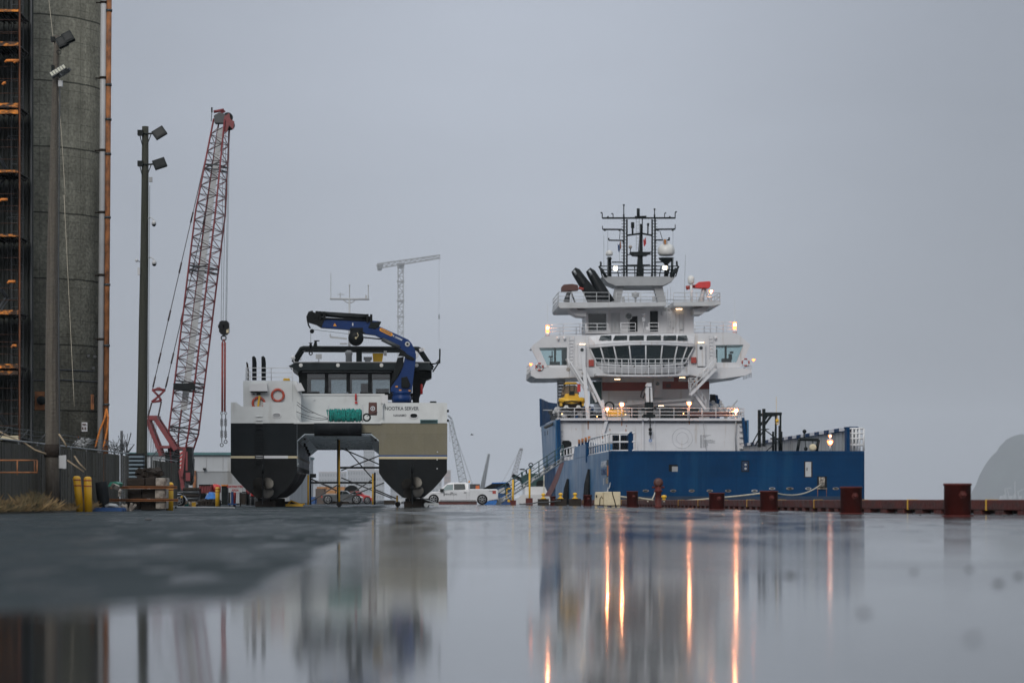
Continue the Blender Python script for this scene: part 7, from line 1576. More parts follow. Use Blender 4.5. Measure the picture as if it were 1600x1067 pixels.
g = MB(); a = Vector((along(88)-.9, 86, 0))
g.obox(a+Vector((0, 0, .21)), (1.1, .3, .30), (0, 0, R(90))); g.torus(a+Vector((0, .3, .40)), .09, .02, 'v', 12, 5); g.path([a+Vector((.1, -.2, .36)), a+Vector((.1, -.2, .48)), a+Vector((-.12, -.2, .48)), a+Vector((-.12, -.2, .36))], .02, 5)
g.build('lifting_block', M['bredpaint'], None, 'small red block with a lifting handle between two bollards', 'block', base=a)
def bollard(lab, x, top, Y, wpx):
    r_ = wpx/2/FOC*Y; c = G(x, Y); h = (HY-top)/FOC*Y+CZ; k = thing('mooring_bollard', lab, 'mooring bollard', F0, c, 'red square mooring bollards on the wharf')
    g = MB(); n = 26
    g.lathe(c, [(r_*.97, 0), (r_*.97, h-.05), (r_*1.03, h-.049), (r_*1.03, h-.012), (r_*1.0, h)], 40); g.build('casing', M['bredpaint'], k)
    MB().lathe(c, [(r_*1.16, 0), (r_*1.16, .025), (r_*1.0, .028)], 32).build('base_flange', M['bredpaint'], k)
    g = MB(); g.lathe(c+Vector((r_*.2, -r_*1.0, h*.66)), [(.0, -.07), (.045, -.07), (.05, 0), (.05, .1)], 14, 'y'); g.lathe(c+Vector((r_*.2, -r_*.98, h*.66)), [(.09, -.012), (.09, .03)], 6, 'y'); g.build('bolt', M['bredpaint'], k)
    return k
bollard('nearest and largest red mooring bollard at the far right', 1496, 755, 53, 43)
bollard('red mooring bollard in front of the right corner of the blue stern', 1330, 760, 63, 34.5)
bollard('red mooring bollard below the white stern door', 1201.5, 766.5, 78, 28.5)
bollard('red mooring bollard next left of the one below the stern door', 1120, 769.5, 90, 25)
bollard('red mooring bollard right of the beige concrete block', 988, 767, 122, 18)
bollard('red mooring bollard left of the beige concrete block', 918, 773, 146, 13.5)
bollard('small red mooring bollard at the foot of the blue bow', 864, 775, 160, 9)
# red post with a round dark head
k = thing('hydrant_post', 'tall red hydrant post with a round dark head before the blue stern', 'hydrant', F0, G(1028.5, 118)); c = G(1028.5, 118); h = (HY-745)/FOC*118+CZ
MB().lathe(c, [(.20, 0), (.20, .06), (.15, .08), (.15, h*.5), (.21, h*.52), (.21, h*.56), (.15, h*.58), (.15, h*.75)], 20).build('post', M['bredpaint'], k)
MB().lathe(c+Vector((0, -.12, h-.28)), [(.08, -.04), (.23, -.02), (.23, .14), (.08, .16)], 20, 'y').build('head', M['maroon'], k)
MB().tube(c+Vector((-.3, 0, h*.66)), c+Vector((.3, 0, h*.66)), .05, 8).build('outlet', M['bredpaint'], k)
k = thing('yellow_cleat', 'yellow mooring cleat beside the red hydrant post', 'cleat', F0, G(1037.5, 124)); c = G(1037.5, 124)
MB().lathe(c, [(.20, 0), (.20, .18), (.18, .2)], 14).build('foot', M['timber'], k); MB().lathe(c+Vector((0, 0, .2)), [(.22, 0), (.20, .06), (.10, .10), (.08, .26), (.15, .30), (.13, .38), (.04, .42)], 14).build('head', M['yel2'], k)
for x, Y, lab in ((876, 158, 'yellow topped cleat on a dark block at the bow fender'), (898.5, 156, 'yellow topped cleat on a dark block left of the small bollard'), (849, 168, 'yellow topped cleat behind the foot of the gangway rope')):
    k = thing('yellow_cleat', lab, 'cleat', F0, G(x, Y), 'yellow topped cleats'); c = G(x, Y); s = 1.0
    MB().obox(c+Vector((0, .3, .22)), (.78, .7, .44)).build('foot', M['timber'], k); MB().lathe(c+Vector((0, .0, .44)), [(.20, 0), (.18, .06), (.09, .10), (.08, .22), (.15, .26), (.13, .36), (.04, .40)], 14).build('head', M['yel2'], k)
# beige concrete block
k = thing('concrete_block', 'beige painted concrete block with drips in front of the ship corner', 'concrete block', F0, G(948, 116)); Yb = 116
a, b = F0.p(943.5, 768, Yb), F0.p(969.5, 791.5, Yb); a2, b2 = F0.p(928.5, 768.5, Yb+.8), F0.p(944, 791, Yb+.8)
g = MB(); g.prism([(a.x, .10), (a.x, a.z), (b.x, a.z), (b.x, .10)], Yb, Yb+.9); g.prism([(a2.x, .12), (a2.x+.04, a.z-.01), (a.x-.002, a.z-.01), (a.x-.002, .12)], Yb+.15, Yb+1.0); bd = g.build('block', M['tan'], k, bevel=.03)
g = MB(); [g.box((x, Yb+.1, 0), (x+.14, Yb+.8, .099)) for x in (a.x+.02, (a.x+b.x)/2, b.x-.16)]; [g.box((x, Yb+.3, 0), (x+.1, Yb+.8, .119)) for x in (a2.x+.03,)]; g.build('foot', M['tan'], k)
g = MB(); g.path([F0.p(956.5, 768, Yb-.01), F0.p(958, 775, Yb-.01), F0.p(960.5, 783, Yb-.01), F0.p(962, 790, Yb-.01)], .025, 5); g.obox(F0.p(932, 775, Yb+.14), (.07, .03, .12)); g.path([F0.p(937, 790, Yb+.14), F0.p(937.5, 779, Yb+.14), F0.p(940, 775, Yb+.14), F0.p(942, 779, Yb+.14)], .02, 5); g.build('rust_drip', M['timber'], k, each=1)
# mooring lines
def line(lab, pts, r_=.035, m='rope'):
    P_ = []
    for p0, p1 in zip(pts, pts[1:]):
        for i in range(12): t_ = i/12; q = p0.lerp(p1, t_); q.z -= .006*(p1-p0).length*4*t_*(1-t_)*1.5; P_.append(q)
    P_.append(pts[-1]); MB().path(P_, r_, 6).build('mooring_line', M[m], None, lab, 'mooring line', 'mooring lines', base=pts[0])
def sw(x, y, v): return SF.wld(Q(x, y, v))
line('long pale mooring line running down left from the stern fairlead', [sw(1284.5, 755, -.1), F0.p(1205, 768, 122), F0.p(1120, 777.5, 120), F0.p(1037, 783.5, 122)], .045)
line('pale mooring line running level from the beige block past a bollard', [F0.p(969, 775.5, 124), F0.p(1000, 778, 122), F0.p(1020, 780.5, 121)], .05)
line('short pale mooring line slanting up to the hull left of the hydrant post', [F0.p(1012, 783, 128), F0.p(1024, 768, 150)], .04)
line('grey mooring line hanging from the slot at the stern corner', [sw(953.5, 754, -.2), F0.p(950, 762, 150), F0.p(947, 768, 130)], .04, 'grey')
line('thick pale mooring line from the bow to a yellow cleat', [F0.p(850, 730, 205), F0.p(850, 755, 190), F0.p(849, 777, 169)], .05)
line('slack line lying from the cleats to the gangway foot', [F0.p(876, 782, 157), F0.p(840, 784.5, 160), F0.p(812, 787, 165)], .04, 'darksteel')

# ------------------------------------------------------------------ gangway
YG = 186
k = thing('gangway', 'grey metal gangway with rails climbing right to the blue ship', 'gangway', F0, G(775, YG)); a, b = F0.p(777, 789, YG), F0.p(880, 720, YG+6)
g = MB(); n = 34
for dv in (0, .9):
    o = Vector((0, dv, 0)); g.tube(a+o, b+o, .07, 6); g.tube(a+o-Vector((0, 0, .0))+Vector((.0, 0, .28)), b+o+Vector((0, 0, .28)), .05, 6)
    for i in range(n): g.tube(a.lerp(b, i/n)+o, a.lerp(b, i/n)+o+Vector((0, 0, .28)), .025, 4)
for i in range(n): q = a.lerp(b, i/n); g.box((q.x, q.y+.05, q.z+.10), (q.x+.14, q.y+.85, q.z+.13))
g.build('truss', M['steel'], k)
g = MB()
for dv in (0, .9):
    o = Vector((0, dv, 0))
    for h in (.55, .85, 1.25): g.tube(a+o+Vector((0, 0, h)), b+o+Vector((0, 0, h)), .03, 5)
    for i in range(9): q = a.lerp(b, i/8)+o; g.tube(q, q+Vector((0, 0, 1.25)), .04, 6)
g.build('handrail', M['teald'], k)
g = MB()
for i in range(6): q = a.lerp(b, (i+.7)/7); g.obox(q+Vector((0, -.06, .14)), (.30, .04, .16), (0, -math.atan2((b-a).z, (b-a).x), 0))
g.build('side_plate', M['palegrey'], k)
g = MB(); g.lathe(G(779, YG-.2)+Vector((0, 0, .12)), [(.12, 0), (.12, .1)], 12, 'y'); g.px(F0, [(774, 788), (781, 777), (785, 778), (783, 788)], YG-.3, YG-.1); g.build('foot_plate', M['grey'], k)
for x, y0, y1, Y, lab in ((827.5, 733, 779, 172, 'tall yellow post at the middle of the gangway'), (801.5, 749, 783, 176, 'shorter yellow post at the lower part of the gangway')):
    kk = thing('yellow_post', lab, 'post', F0, G(x, Y), 'yellow gangway posts'); q = F0.p(x, y0, Y); MB().tube(G(x, Y), q, .07, 8).build('pole', M['yel2'], kk)
    MB().box((q.x-.28 if x > 810 else q.x-.2, Y-.3, 0), (q.x+.22, Y+.25, .5 if x > 810 else .35)).build('foot', M['bredpaint'], kk)
    MB().tube(q, q+Vector((.35, 0, .12)), .03, 5).build('arm', M['darksteel'], kk)
# skip with tarpaulin
YK = 190; k = thing('blue_skip', 'blue steel skip under a dark sheet behind the white truck', 'skip', F0, G(780, YK))
MB().px(F0, [(758, 789), (757, 768), (777, 757.5), (795, 755), (799.5, 764), (797, 789)], YK, YK+2.6).build('body', M['sbl'], k)
MB().px(F0, [(753, 764), (770, 754.5), (794, 753.6), (797, 757), (778, 758.4), (759, 768)], YK-.25, YK+2.8).build('cover', M['black'], k)
MB().px(F0, [(768, 753.8), (793, 753), (794, 754.5), (769, 755.4)], YK-.3, YK+2.85).build('blue_rim', M['tarp'], k)
g = MB(); g.px(F0, [(778, 770), (779, 764.5), (788, 761), (790, 771)], YK-.03, YK-.003); g.build('white_notice', M['palegrey'], k)
g = MB(); 
for x0, y0, x1, y1 in ((791, 762, 793, 780), (791, 762, 798, 764), (789, 770, 795, 771), (793, 780, 797, 784)): g.pbox(F0, x0, y0, x1, y1, YK-.06, YK-.004)
g.build('yellow_strap', M['yel2'], k)
MB().pbox(F0, 757, 782, 777, 789.5, YK-.5, YK-.05).build('blue_tray', M['tarp'], None, 'low bright blue tray on the ground behind the truck', 'tray', base=G(767, YK-.5))

# ------------------------------------------------------------------ white pickup truck
def truck():
    Y = 183.0; k = thing('pickup_truck', 'white crew cab pickup truck parked beside the khaki hull', 'pickup truck', F0, G(712, Y)); H = 1.98
    def X(x): return F0.p(x, 0, Y).x
    def Z(y): return max(.0, (788.3-y)/FOC*Y)
    sc_ = lambda pts: [(X(x), Z(y)) for x, y in pts]
    def slab(pts, tum, m, nm, par, y0=Y, wd=1.95, bev=.03):
        P_ = sc_(pts); secs = []
        for t_, s_ in ((0, 1), (.06, 0), (.94, 0), (1, 1)): secs.append([(x, y0+wd*t_+(0 if 0 else 0), z) for x, z in P_])
        return MB().loft([[(x, y0+wd*t_, z-(.03 if s_ and z > 1.0 else 0)) for x, z in P_] for t_, s_ in ((0, 1), (.05, 0), (.95, 0), (1, 1))]).build(nm, M[m], par, bevel=bev)
    low = [(657, 783), (656, 775), (659, 769.5), (680, 767), (776, 766.5), (778, 770), (777, 779), (774.5, 781.5), (767, 781.5)]
    # body with wheel arches cut into its outline
    def arch(cx, n=9, r=8.0): return [(cx+r*math.cos(math.pi*i/(n-1)), 783.2-7.6*math.sin(math.pi*i/(n-1))) for i in range(n)]
    body = [(656, 775), (659, 769.5), (690, 767), (733, 766.3), (776, 764.6), (778, 767), (778, 778), (774, 781.6)]+[(754+.0, 781.6)] 
    body = [(656, 782), (656, 774), (659.5, 769.5), (690, 767), (732.5, 766.2), (733, 763.5), (776.2, 763.8), (778.4, 766), (778, 779.5), (764, 781.8)]+arch(753.5)+[(743, 783.2), (686, 783.2)]+arch(677)+[(666, 783.2)]
    bd = slab(body, 0, 'carwhite', 'body', k)
    cab = [(684, 767.2), (697.5, 755), (703, 753.4), (730, 753.4), (732.5, 755), (733, 766.6)]
    cb = MB(); P_ = sc_(cab); cz = Z(767)
    cb.loft([[(x+( .05 if z > cz+.3 and x < X(700) else 0)*s_, Y+.98+(t_-.5)*2*(.95-(.13 if z > cz+.2 else 0)), z) for x, z in P_] for t_, s_ in ((0, 1), (1, 1))]); cbo = cb.build('cab', M['carwhite'], k, bevel=.05)
    yo = Y+.02
    def win(pts, nm='window'):
        q = [(X(x), Z(y)) for x, y in pts]; vs = [(x, Y+.98-(.95-.13*min(1, max(0, (z-cz)/.62)))-.012, z) for x, z in q]; MB().add(vs+[(x, y_+.008, z) for x, y_, z in vs], [tuple(range(len(vs))), tuple(range(2*len(vs)-1, len(vs)-1, -1))]+[(i, i+len(vs), (i+1) % len(vs)+len(vs), (i+1) % len(vs)) for i in range(len(vs))]).build(nm, M['dglass'] if nm != 'front_window' else mat('pale_window', (.10, .16, .17), .08, var=0, spec=.8), cbo)
    win([(690, 766), (698.5, 757), (708, 756), (708, 765)], 'front_window'); win([(709.3, 765), (709.3, 755.7), (726, 755.7), (727.5, 764.2), (721, 764.8)], 'rear_window')
    g = MB(); g.obox((X(690.5), Y-.10, Z(765.5)), (.28, .14, .22)); g.build('wing_mirror', M['black'], cbo)
    for cx in (677.5, 753.5): wheel(k, cx, 0, Y-.03, .41, .28)
    for cx in (677.5, 753.5): wheel(k, cx, 0, Y+1.65, .41, .28)
    g = MB(); g.box((X(686), Y+.1, Z(784)), (X(744), Y+1.8, Z(782.8))); g.box((X(668), Y+.15, .3), (X(770), Y+1.8, .55)); g.build('chassis', M['black'], k)
    MB().box((X(769.5), Y-.012, Z(771)), (X(775), Y-.001, Z(766.2))).build('tail_light', M['redband'], k)
    MB().box((X(777), Y+.1, Z(781)), (X(779.3), Y+1.9, Z(777.6))).build('rear_bumper', M['chrome'], k)
    g = MB()
    for x in (708.6, 728.5, 732.8): g.box((X(x), Y-.006, Z(782)), (X(x+.35), Y-.001, Z(768)))
    g.build('door_gap', M['grey'], k)
    g = MB(); [g.box((X(x), Y-.03, Z(769.8)), (X(x+3.5), Y-.003, Z(768.7))) for x in (704, 725)]; g.build('handle', M['dark'], k)
    g = MB(); g.box((X(687), Y-.02, Z(782.2)), (X(744), Y-.003, Z(781.2))); g.build('side_step', M['black'], k)
    lettering('dark_lettering', 'PENNECON', M['label_k'], k, (X(695), Y-.008, Z(773)), .17, wt=.002); g = MB(); g.box((X(693.2), Y-.01, Z(774.5)), (X(694.6), Y-.003, Z(769.2))); g.build('door_logo', M['label_k'], k)
    lettering('dark_lettering', 'FX4', M['label_k'], k, (X(764), Y-.008, Z(768)), .16)
    MB().lathe((X(732.8), Y+.9, Z(753.5)), [(.06, 0), (.07, .08), (.03, .14)], 10).build('roof_beacon', M['label_o'], k)
    c = thing('orange_crate', 'orange crate with panels carried in the white truck bed', 'crate', F0, (X(742), Y+.6, Z(766)))
    MB().box((X(734), Y+.5, Z(766)), (X(749.5), Y+1.3, Z(755.8))).build('side_panel', M['darksteel'], c); MB().box((X(743), Y+.47, Z(763.5)), (X(749), Y+.499, Z(758.2))).build('orange_panel', mat('orange_panel', (.5, .12, .03), .5), c)
truck()
# ------------------------------------------------------------------ cars and stacks seen between the hulls
def smallcar(Y, x0, x1, yb, lab, m, kind):
    k = thing('parked_pickup' if kind == 'p' else 'parked_car', lab, 'pickup truck' if kind == 'p' else 'car', F0, G((x0+x1)/2, Y)); s = (x1-x0)
    zf_ = lambda y: max(.22, (yb-y)/FOC*Y)
    X = lambda f: F0.p(x0+s*f, 0, Y).x
    if kind == 'p': prof = [(0, 6), (.0, 14.5), (.02, 15.5), (.36, 15.8), (.42, 19.5), (.47, 21.3), (.60, 21.2), (.70, 16.6), (.92, 13.5), (1, 11), (1, 5.0), (.93, 4.6), (.92, 8), (.86, 10), (.80, 8), (.78, 4.4), (.24, 4.4), (.22, 8), (.16, 10), (.10, 8), (.08, 5)]
    else: prof = [(0, 6), (0, 12), (.10, 15), (.28, 20), (.55, 20), (.70, 14.6), (.95, 12.5), (1, 10), (1, 5), (.9, 4.6), (.82, 9), (.73, 4.5), (.27, 4.5), (.18, 9), (.1, 5)]
    P_ = [(X(f), h*.0497*Y/183*.98) for f, h in prof]
    MB().loft([[(x, Y+1.75*t_, z*(1-.02*s_)) for x, z in P_] for t_, s_ in ((0, 1), (.06, 0), (.94, 0), (1, 1))]).build('body', M[m], k, bevel=.03)
    zz = .0497*Y/183*.98
    w0 = [(.405, 16), (.44, 18.8), (.48, 20.2), (.515, 20.2), (.515, 16)] if kind == 'p' else [(.16, 15.6), (.29, 19), (.40, 19), (.40, 15.6)]
    w1 = [(.53, 16), (.53, 20.2), (.60, 20.0), (.68, 16.6)] if kind == 'p' else [(.42, 15.6), (.42, 19), (.54, 19), (.66, 15.2)]
    for w_ in (w0, w1): MB().prism([(X(f), h*zz) for f, h in w_], Y-.012, Y-.002).build('window', M['dglass'], k)
    for f in ((.16, .86) if kind == 'p' else (.18, .82)): wheel(k, x0+s*f, 0, Y-.03, .36*Y/183 if kind == 'p' else .33, .22)
    MB().prism([(X(.0)-.01, 10*zz), (X(.0)-.01, 13.5*zz), (X(.03), 13.5*zz), (X(.03), 10*zz)], Y-.01, Y-.001).build('tail_light', M['redband'], k)
    MB().prism([(X(.93), 10.5*zz), (X(.93), 12.5*zz), (X(1.0), 11.4*zz), (X(1.0), 10*zz)], Y-.01, Y-.001).build('headlight', M['dome'], k)
    if kind == 'p': MB().prism([(X(.35), 5*zz), (X(.35), 5.7*zz), (X(.75), 5.7*zz), (X(.75), 5*zz)], Y-.01, Y-.001).build('sill_trim', M['rim'], k)
smallcar(205, 502, 566, 787.8, 'dark grey pickup truck seen between the two hulls', 'cargrey', 'p')
smallcar(212, 541, 581, 787.5, 'red car partly hidden behind the dark grey pickup', 'carred', 'c')
Yl = 222; k = thing('lumber_stack', 'stack of orange lumber bundles behind the dark grey pickup', 'lumber stack', F0, G(518, Yl))
for j in range(4):
    for i in range(3):
        x0_ = 495+i*14.5; g = MB(); g.pbox(F0, x0_+(.6 if (i+j) % 2 else 0), 760.3+j*5.5, x0_+14, 765.2+j*5.5, Yl, Yl+2.5); g.build('bundle', M['plank'], k)
MB().pbox(F0, 494, 782.3, 538, 788, Yl+.3, Yl+2.3).build('base', M['timber'], k)
MB().pbox(F0, 493, 763, 506, 787, Yl-3, Yl-1).build('brown_container', mat('brown_container_paint', (.09, .07, .06), .7, var=.2), None, 'brown box container at the left of the lumber stack', 'container', base=G(500, Yl-3))
k = thing('cable_reel', 'large dark cable reel standing behind the pickup', 'cable reel', F0, G(549, Yl-4)); c = F0.p(549, 770, Yl-4)
MB().lathe(c, [(.68, 0), (.70, .04), (.70, .08), (.4, .1), (.4, .8), (.70, .82), (.70, .9)], 30, 'y').build('drum', M['black'], k); MB().lathe(c+Vector((0, -.02, 0)), [(.2, 0), (.2, .04)], 16, 'y').build('hub', M['maroon'], k)
g = MB(); c2 = c-Vector((0, 0, c.z-.3)); g.box((c.x-.7, Yl-3.9, 0), (c.x+.7, Yl-3.1, .5)); g.build('stand', M['timber'], k)
MB().pbox(F0, 484, 776, 492, 787, 200, 202).build('blue_crate', M['sbl'], None, 'dark blue crate by the inner edge of the left hull', 'crate', base=G(488, 200))
MB().pbox(F0, 600, 781.5, 616, 788, 200, 202).build('dark_crate', M['timber'], None, 'low dark crate seen left of the right propeller', 'crate', base=G(608, 200))
g = MB(); g.pbox(F0, 623, 779.5, 630, 783, 210, 210.1); g.tube(F0.p(626, 783, 210), G(626, 210), .05, 6); g.build('small_notice', M['palegrey'], None, 'tiny pale notice board behind the right keel block', 'notice', base=G(626, 210))
# long low kerb stack behind the truck
g = MB(); g.pbox(F0, 676, 784.2, 745, 788, 200, 201); g.build('red_kerb', M['timberred'], None, 'low red kerb strip on the ground beyond the white truck', 'kerb', base=G(710, 200))

# ------------------------------------------------------------------ second vessel beyond
VF = Frame(F0.p(832, 781, 262).x, 262, .03)
k = thing('tug_boat', 'white hulled boat with a dark green wheelhouse behind the gangway', 'boat', VF, (0, 0, -3)); PV = VF.p
MB().px(VF, [(806, 800), (809, 778), (815, 773), (862, 772), (862, 800)], 0, 14).build('hull', M['whitec'], k)
MB().px(VF, [(820, 772.9), (820, 760), (862, 760), (862, 772.9)], 2, 9).build('deckhouse', M['whitec'], k)
MB().px(VF, [(818, 759.9), (814, 747), (817, 743), (824, 740), (862, 739), (862, 759.9)], 2.5, 8).build('wheelhouse', M['teald'], k)
MB().px(VF, [(838, 759.5), (838, 753), (842, 750), (848, 750), (852, 754), (852, 759.5)], 2.3, 2.49).build('arched_window', M['black'], k)
g = MB(); g.tube(PV(829, 740, 4), PV(829, 727, 4), .1, 6); g.torus(PV(829.5, 726.5, 4), .22, .06, 'v', 12, 5); g.tube(PV(812, 733, 4), PV(820, 733, 4), .08, 5); g.tube(PV(816, 746, 4), PV(815, 737, 4), .09, 5); g.tube(PV(823, 740, 4), PV(822, 734, 4), .1, 5); g.obox(PV(808, 746, 3), (1.2, .4, .4), (0, R(25), 0)); g.build('mast', M['dark'], k)
g = MB(); g.pbox(VF, 818, 786, 826, 795, -.1, -.01); g.build('fender', M['rubber'], k)

# ------------------------------------------------------------------ distant cranes and buildings in the haze
def lattice(g, a, b, w0, w1, n, r_=.12, depth=True):
    a, b = Vector(a), Vector(b); ax_ = (b-a).normalized(); s1_ = ax_.cross(Vector((0, 1, 0))).normalized(); s2_ = Vector((0, 1, 0)); L_ = (b-a).length
    def c(t_, i, j): h = (w0+(w1-w0)*t_)/2; return a+ax_*L_*t_+s1_*h*i+s2_*h*j
    for i, j in ((-1, -1), (1, -1), (1, 1), (-1, 1)): g.tube(c(0, i, j), c(1, i, j), r_*1.5, 4)
    for k_ in range(n):
        t0, t1 = k_/n, (k_+1)/n
        for j in (-1, 1): g.tube(c(t0, -1 if k_ % 2 else 1, j), c(t1, 1 if k_ % 2 else -1, j), r_, 4); g.tube(c(t0, -1, j), c(t0, 1, j), r_*.8, 4)
        g.tube(c(t0, 1, -1), c(t1, 1, 1), r_*.8, 4)
YT_ = 7000
k = thing('tower_crane', 'faint grey tower crane with a raised jib far in the haze', 'tower crane', F0, G(626, YT_)); T2 = lambda x, y: F0.p(x, y, YT_)
g = MB(); lattice(g, T2(626, 781), T2(626, 416), 16, 15, 46, 1.1); 
for y in (440, 470, 495): g.obox(T2(626, y), (21, 21, 4))
g.build('tower', M['farb'], k)
g = MB(); lattice(g, T2(590, 416), T2(688, 401), 13, 9, 22, 1.0); g.build('jib', M['farb'], k)
g = MB(); g.px(F0, [(588, 414), (598, 413), (598, 417), (596, 423), (590, 423)], YT_-1, YT_+1); g.px(F0, [(620, 412), (632, 411), (631, 420), (621, 420)], YT_-1.2, YT_+1.2); g.build('counterweight', M['farcr2'], k)
g = MB(); g.tube(T2(686, 402), T2(686, 540), .35, 4); g.obox(T2(686, 495), (4.4, 4.4, 14)); g.build('hook_line', M['farcr2'], k)
def cr2(lab, pts, Y, w0, w1, extra=(), m='farcr2', solid=False):
    f_ = 9.2*.82; Y = Y*9.2; w0, w1 = w0*f_, w1*f_
    k = thing('distant_crane', lab, 'crane', F0, G(pts[0][0], Y), 'hazy cranes beyond the truck'); g = MB(); a, b = F0.p(*pts[0], Y), F0.p(*pts[1], Y)
    if solid: g.tube(a, b, w0/2, 8, w1/2)
    else: lattice(g, a, b, w0, w1, 26, .5)
    g.build('boom', M[m], k); g = MB()
    for (x0, y0), (x1, y1), r_ in extra: g.tube(F0.p(x0, y0, Y), F0.p(x1, y1, Y), r_*6.5, 5)
    g.build('stay', M[m], k)
    g = MB(); q = F0.p(pts[0][0], 770, Y); g.box((q.x-6, Y, 2.5), (q.x+7, Y+9, 9)); g.box((q.x-7, Y-2, -3), (q.x+7, Y+11, 2.49)); g.build('carrier', M[m], k)
cr2('leaning lattice crane boom in the haze, nearest to the khaki hull', [(727, 770), (704, 656)], 470, 1.9, .8, [((704, 656), (740, 762), .07), ((700, 649), (706, 655), .25), ((702, 656), (703, 690), .05)])
cr2('short solid telescopic crane boom in the haze, above the truck bed', [(752, 770), (764, 709)], 430, 1.1, .5, [((757, 740), (764, 709), .10), ((761, 729), (759, 726), .4)], solid=True)
cr2('thin reddish lattice crane boom in the haze, left of the blue ship', [(796, 770), (814, 703)], 520, 1.6, .8, [((812, 702), (817, 702), .4), ((812, 704), (784, 755), .05)], 'redbrace')
def building(lab, Y, x0, x1, yt, floors, bays, m, dep=25, roof=None):
    k = thing('distant_building', lab, 'building', F0, G((x0+x1)/2, Y)); a, b = F0.p(x0, yt, Y), F0.p(x1, yt, Y)
    MB().box((a.x, Y, -3), (b.x, Y+dep, a.z)).build('wall', M[m], k); MB().box((a.x-.5, Y-.5, a.z+.01), (b.x+.5, Y+dep+.5, a.z+2.2)).build('parapet', M['farbr'] if m == 'farb' else M['farb'], k)
    g = MB(); fh = a.z/floors; bw = (b.x-a.x)/bays
    for f in range(floors):
        for i in range(bays): g.box((a.x+bw*(i+.25), Y-.10, fh*(f+.3)), (a.x+bw*(i+.75), Y-.003, fh*(f+.75)))
    g.build('window', M['dark'], k)
Yd = 8000
building('hazy wide concrete building seen between the hulls', Yd, 543, 600, 735, 5, 14, 'farb')
building('hazy lower building left of the wide one between the hulls', Yd+30, 498, 541, 738, 5, 10, 'farb')
building('faint tall tower block above the scaffold braces', Yd+250, 568, 585, 698, 14, 5, 'farb', 18)
building('faint low building beyond the warehouse end', Yd+150, 440, 497, 752, 3, 9, 'farb')
building('small hazy reddish building at the right edge of the khaki hull', Yd-100, 694, 704, 735, 6, 4, 'farbr')
building('faint long low building behind the right hull and truck', Yd+100, 610, 690, 752, 3, 16, 'farb')
# machinery across the harbour under the hill
Yp = 8600; k = thing('harbour_loader', 'tiny pale loading crane at the foot of the far hill', 'loader', F0, F0.p(1576, 780, Yp)); g = MB()
for (x0, y0), (x1, y1) in (((1572, 779), (1570, 764)), ((1570, 764), (1580, 762)), ((1574, 764), (1577, 779)), ((1586, 779), (1586, 752)), ((1592, 779), (1590, 766)), ((1590, 768), (1600, 764))): g.tube(F0.p(x0, y0, Yp), F0.p(x1, y1, Yp), 1.9, 5)
g.build('loader_frame', M['farb'], k); g = MB(); [g.pbox(F0, x, 772+i % 2*2, x+4, 780, Yp, Yp+6) for i, x in enumerate((1568, 1578, 1584, 1593))]; g.build('loader_shed', M['farb'], k)
k = thing('tiny_shed', 'tiny pale shed on the far shore left of the loading crane', 'shed', F0, F0.p(1565, 781, Yp)); MB().pbox(F0, 1562, 776, 1567, 782, Yp, Yp+5).build('wall', M['farb'], k); MB().px(F0, [(1561.5, 776), (1564.5, 774), (1567.5, 776)], Yp-.2, Yp+5.2).build('roof', M['farb'], k)
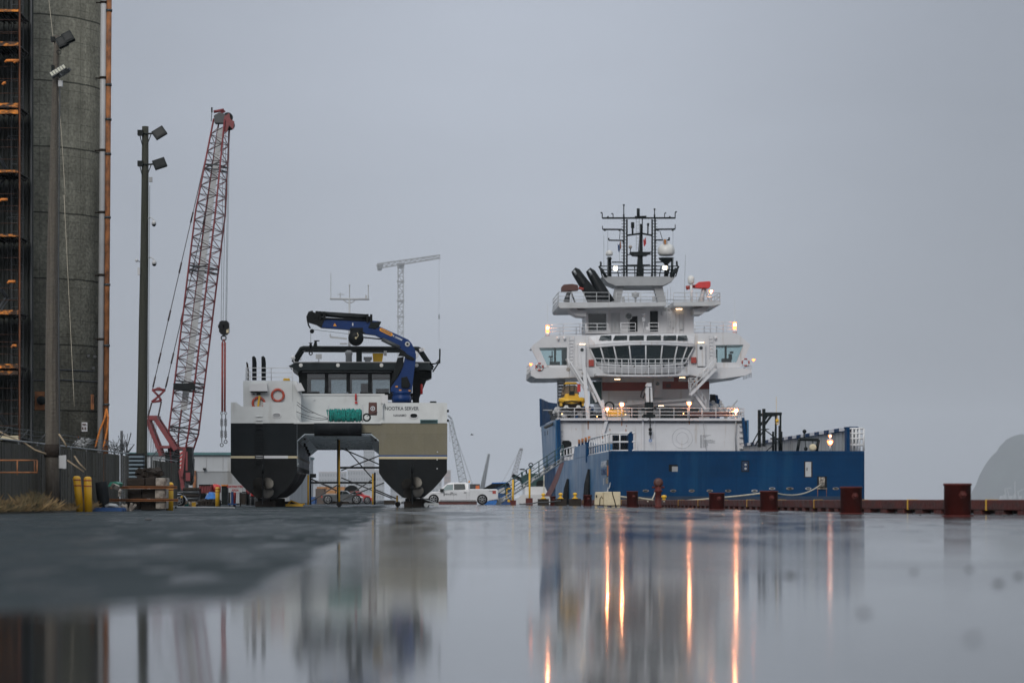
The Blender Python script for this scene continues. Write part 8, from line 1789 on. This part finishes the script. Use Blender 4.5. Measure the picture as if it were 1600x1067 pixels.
# bird
c = F0.p(737.5, 679, 140); g = MB(); g.loft([[c+Vector((x_, r_*math.cos(a), r_*math.sin(a)*.8)) for a in [i*math.pi/3 for i in range(6)]] for x_, r_ in ((-.10, .01), (-.05, .035), (.02, .04), (.08, .02), (.11, .008))], True)
b_ = g.build('bird', M['black'], None, 'small dark bird flying in the sky above the white truck', 'bird', base=c)
g = MB(); 
for s_ in (-1, 1): g.add([c+Vector((.03, 0, .01)), c+Vector((-.04, 0, .01)), c+Vector((-.02, s_*.16, .07)), c+Vector((-.05, s_*.28, .03)), c+Vector((.0, s_*.27, .035))], [(0, 1, 2), (1, 3, 2), (0, 2, 4), (2, 3, 4)])
g.build('wing', M['black'], b_)

# ------------------------------------------------------------------ grit and pebbles lying on the wet apron
rr = random.Random(31)
peb = [(1520, 998, 'largest blurred dark spot of grit near the bottom right corner'), (1592, 900, 'blurred grit spot close to the right edge of the pavement'), (1515, 890, 'blurred grit spot on the wet pavement below the nearest bollard'),
 (1428, 893, 'faint grit spot left of the one below the nearest bollard'), (1560, 912, 'blurred grit spot between the one below the bollard and the right edge'), (1350, 958, 'faint grit spot low on the right below the second bollard'),
 (1438, 805, 'small sharp stone between the two nearest red bollards'), (1570, 806, 'small sharp stone right of the nearest bollard foot'), (1280, 842, 'small grit spot right of the whitest light streak'), (1235, 900, 'faint grit spot left of the white light streak'),
 (700, 838, 'small stone at the edge of the khaki hull reflection'), (528, 832, 'small upright stone on the seam between asphalt and wet concrete'), (232, 813, 'small stone on the asphalt below the mossy pole')]
PM = mat('wet_stone', (.05, .052, .055), .35, var=.4, vs=40)
for i, (x, y, plab) in enumerate(peb):
    Y = CZ*FOC/(y-HY); c = G(x, Y); s = (.013 if y > 860 else .014 if y > 815 else .035)*rr.uniform(.8, 1.4); g = MB(); n = 9; secs = []
    for j in range(6):
        t_ = j/5; r_ = s*math.sin(math.pi*(.12+.76*t_)); secs.append([c+Vector((r_*(1+rr.uniform(-.2, .2))*math.cos(a)*1.5, r_*(1+rr.uniform(-.2, .2))*math.sin(a)*1.2, s*.9*t_)) for a in [2*math.pi*q/n for q in range(n)]])
    g.loft(secs, True); g.build('pebble', PM, None, plab, 'stone', 'grit stones on the wet pavement', base=c)

# nothing lies deeper than thing > part > sub-part
def depth(o):
    d = 0
    while o.parent: d += 1; o = o.parent
    return d
while True:
    deep = [o for o in sc.objects if depth(o) > 2]
    if not deep: break
    o = deep[0]
    while depth(o) > 2: o = o.parent
    r = o
    while r.parent: r = r.parent
    o.parent = r
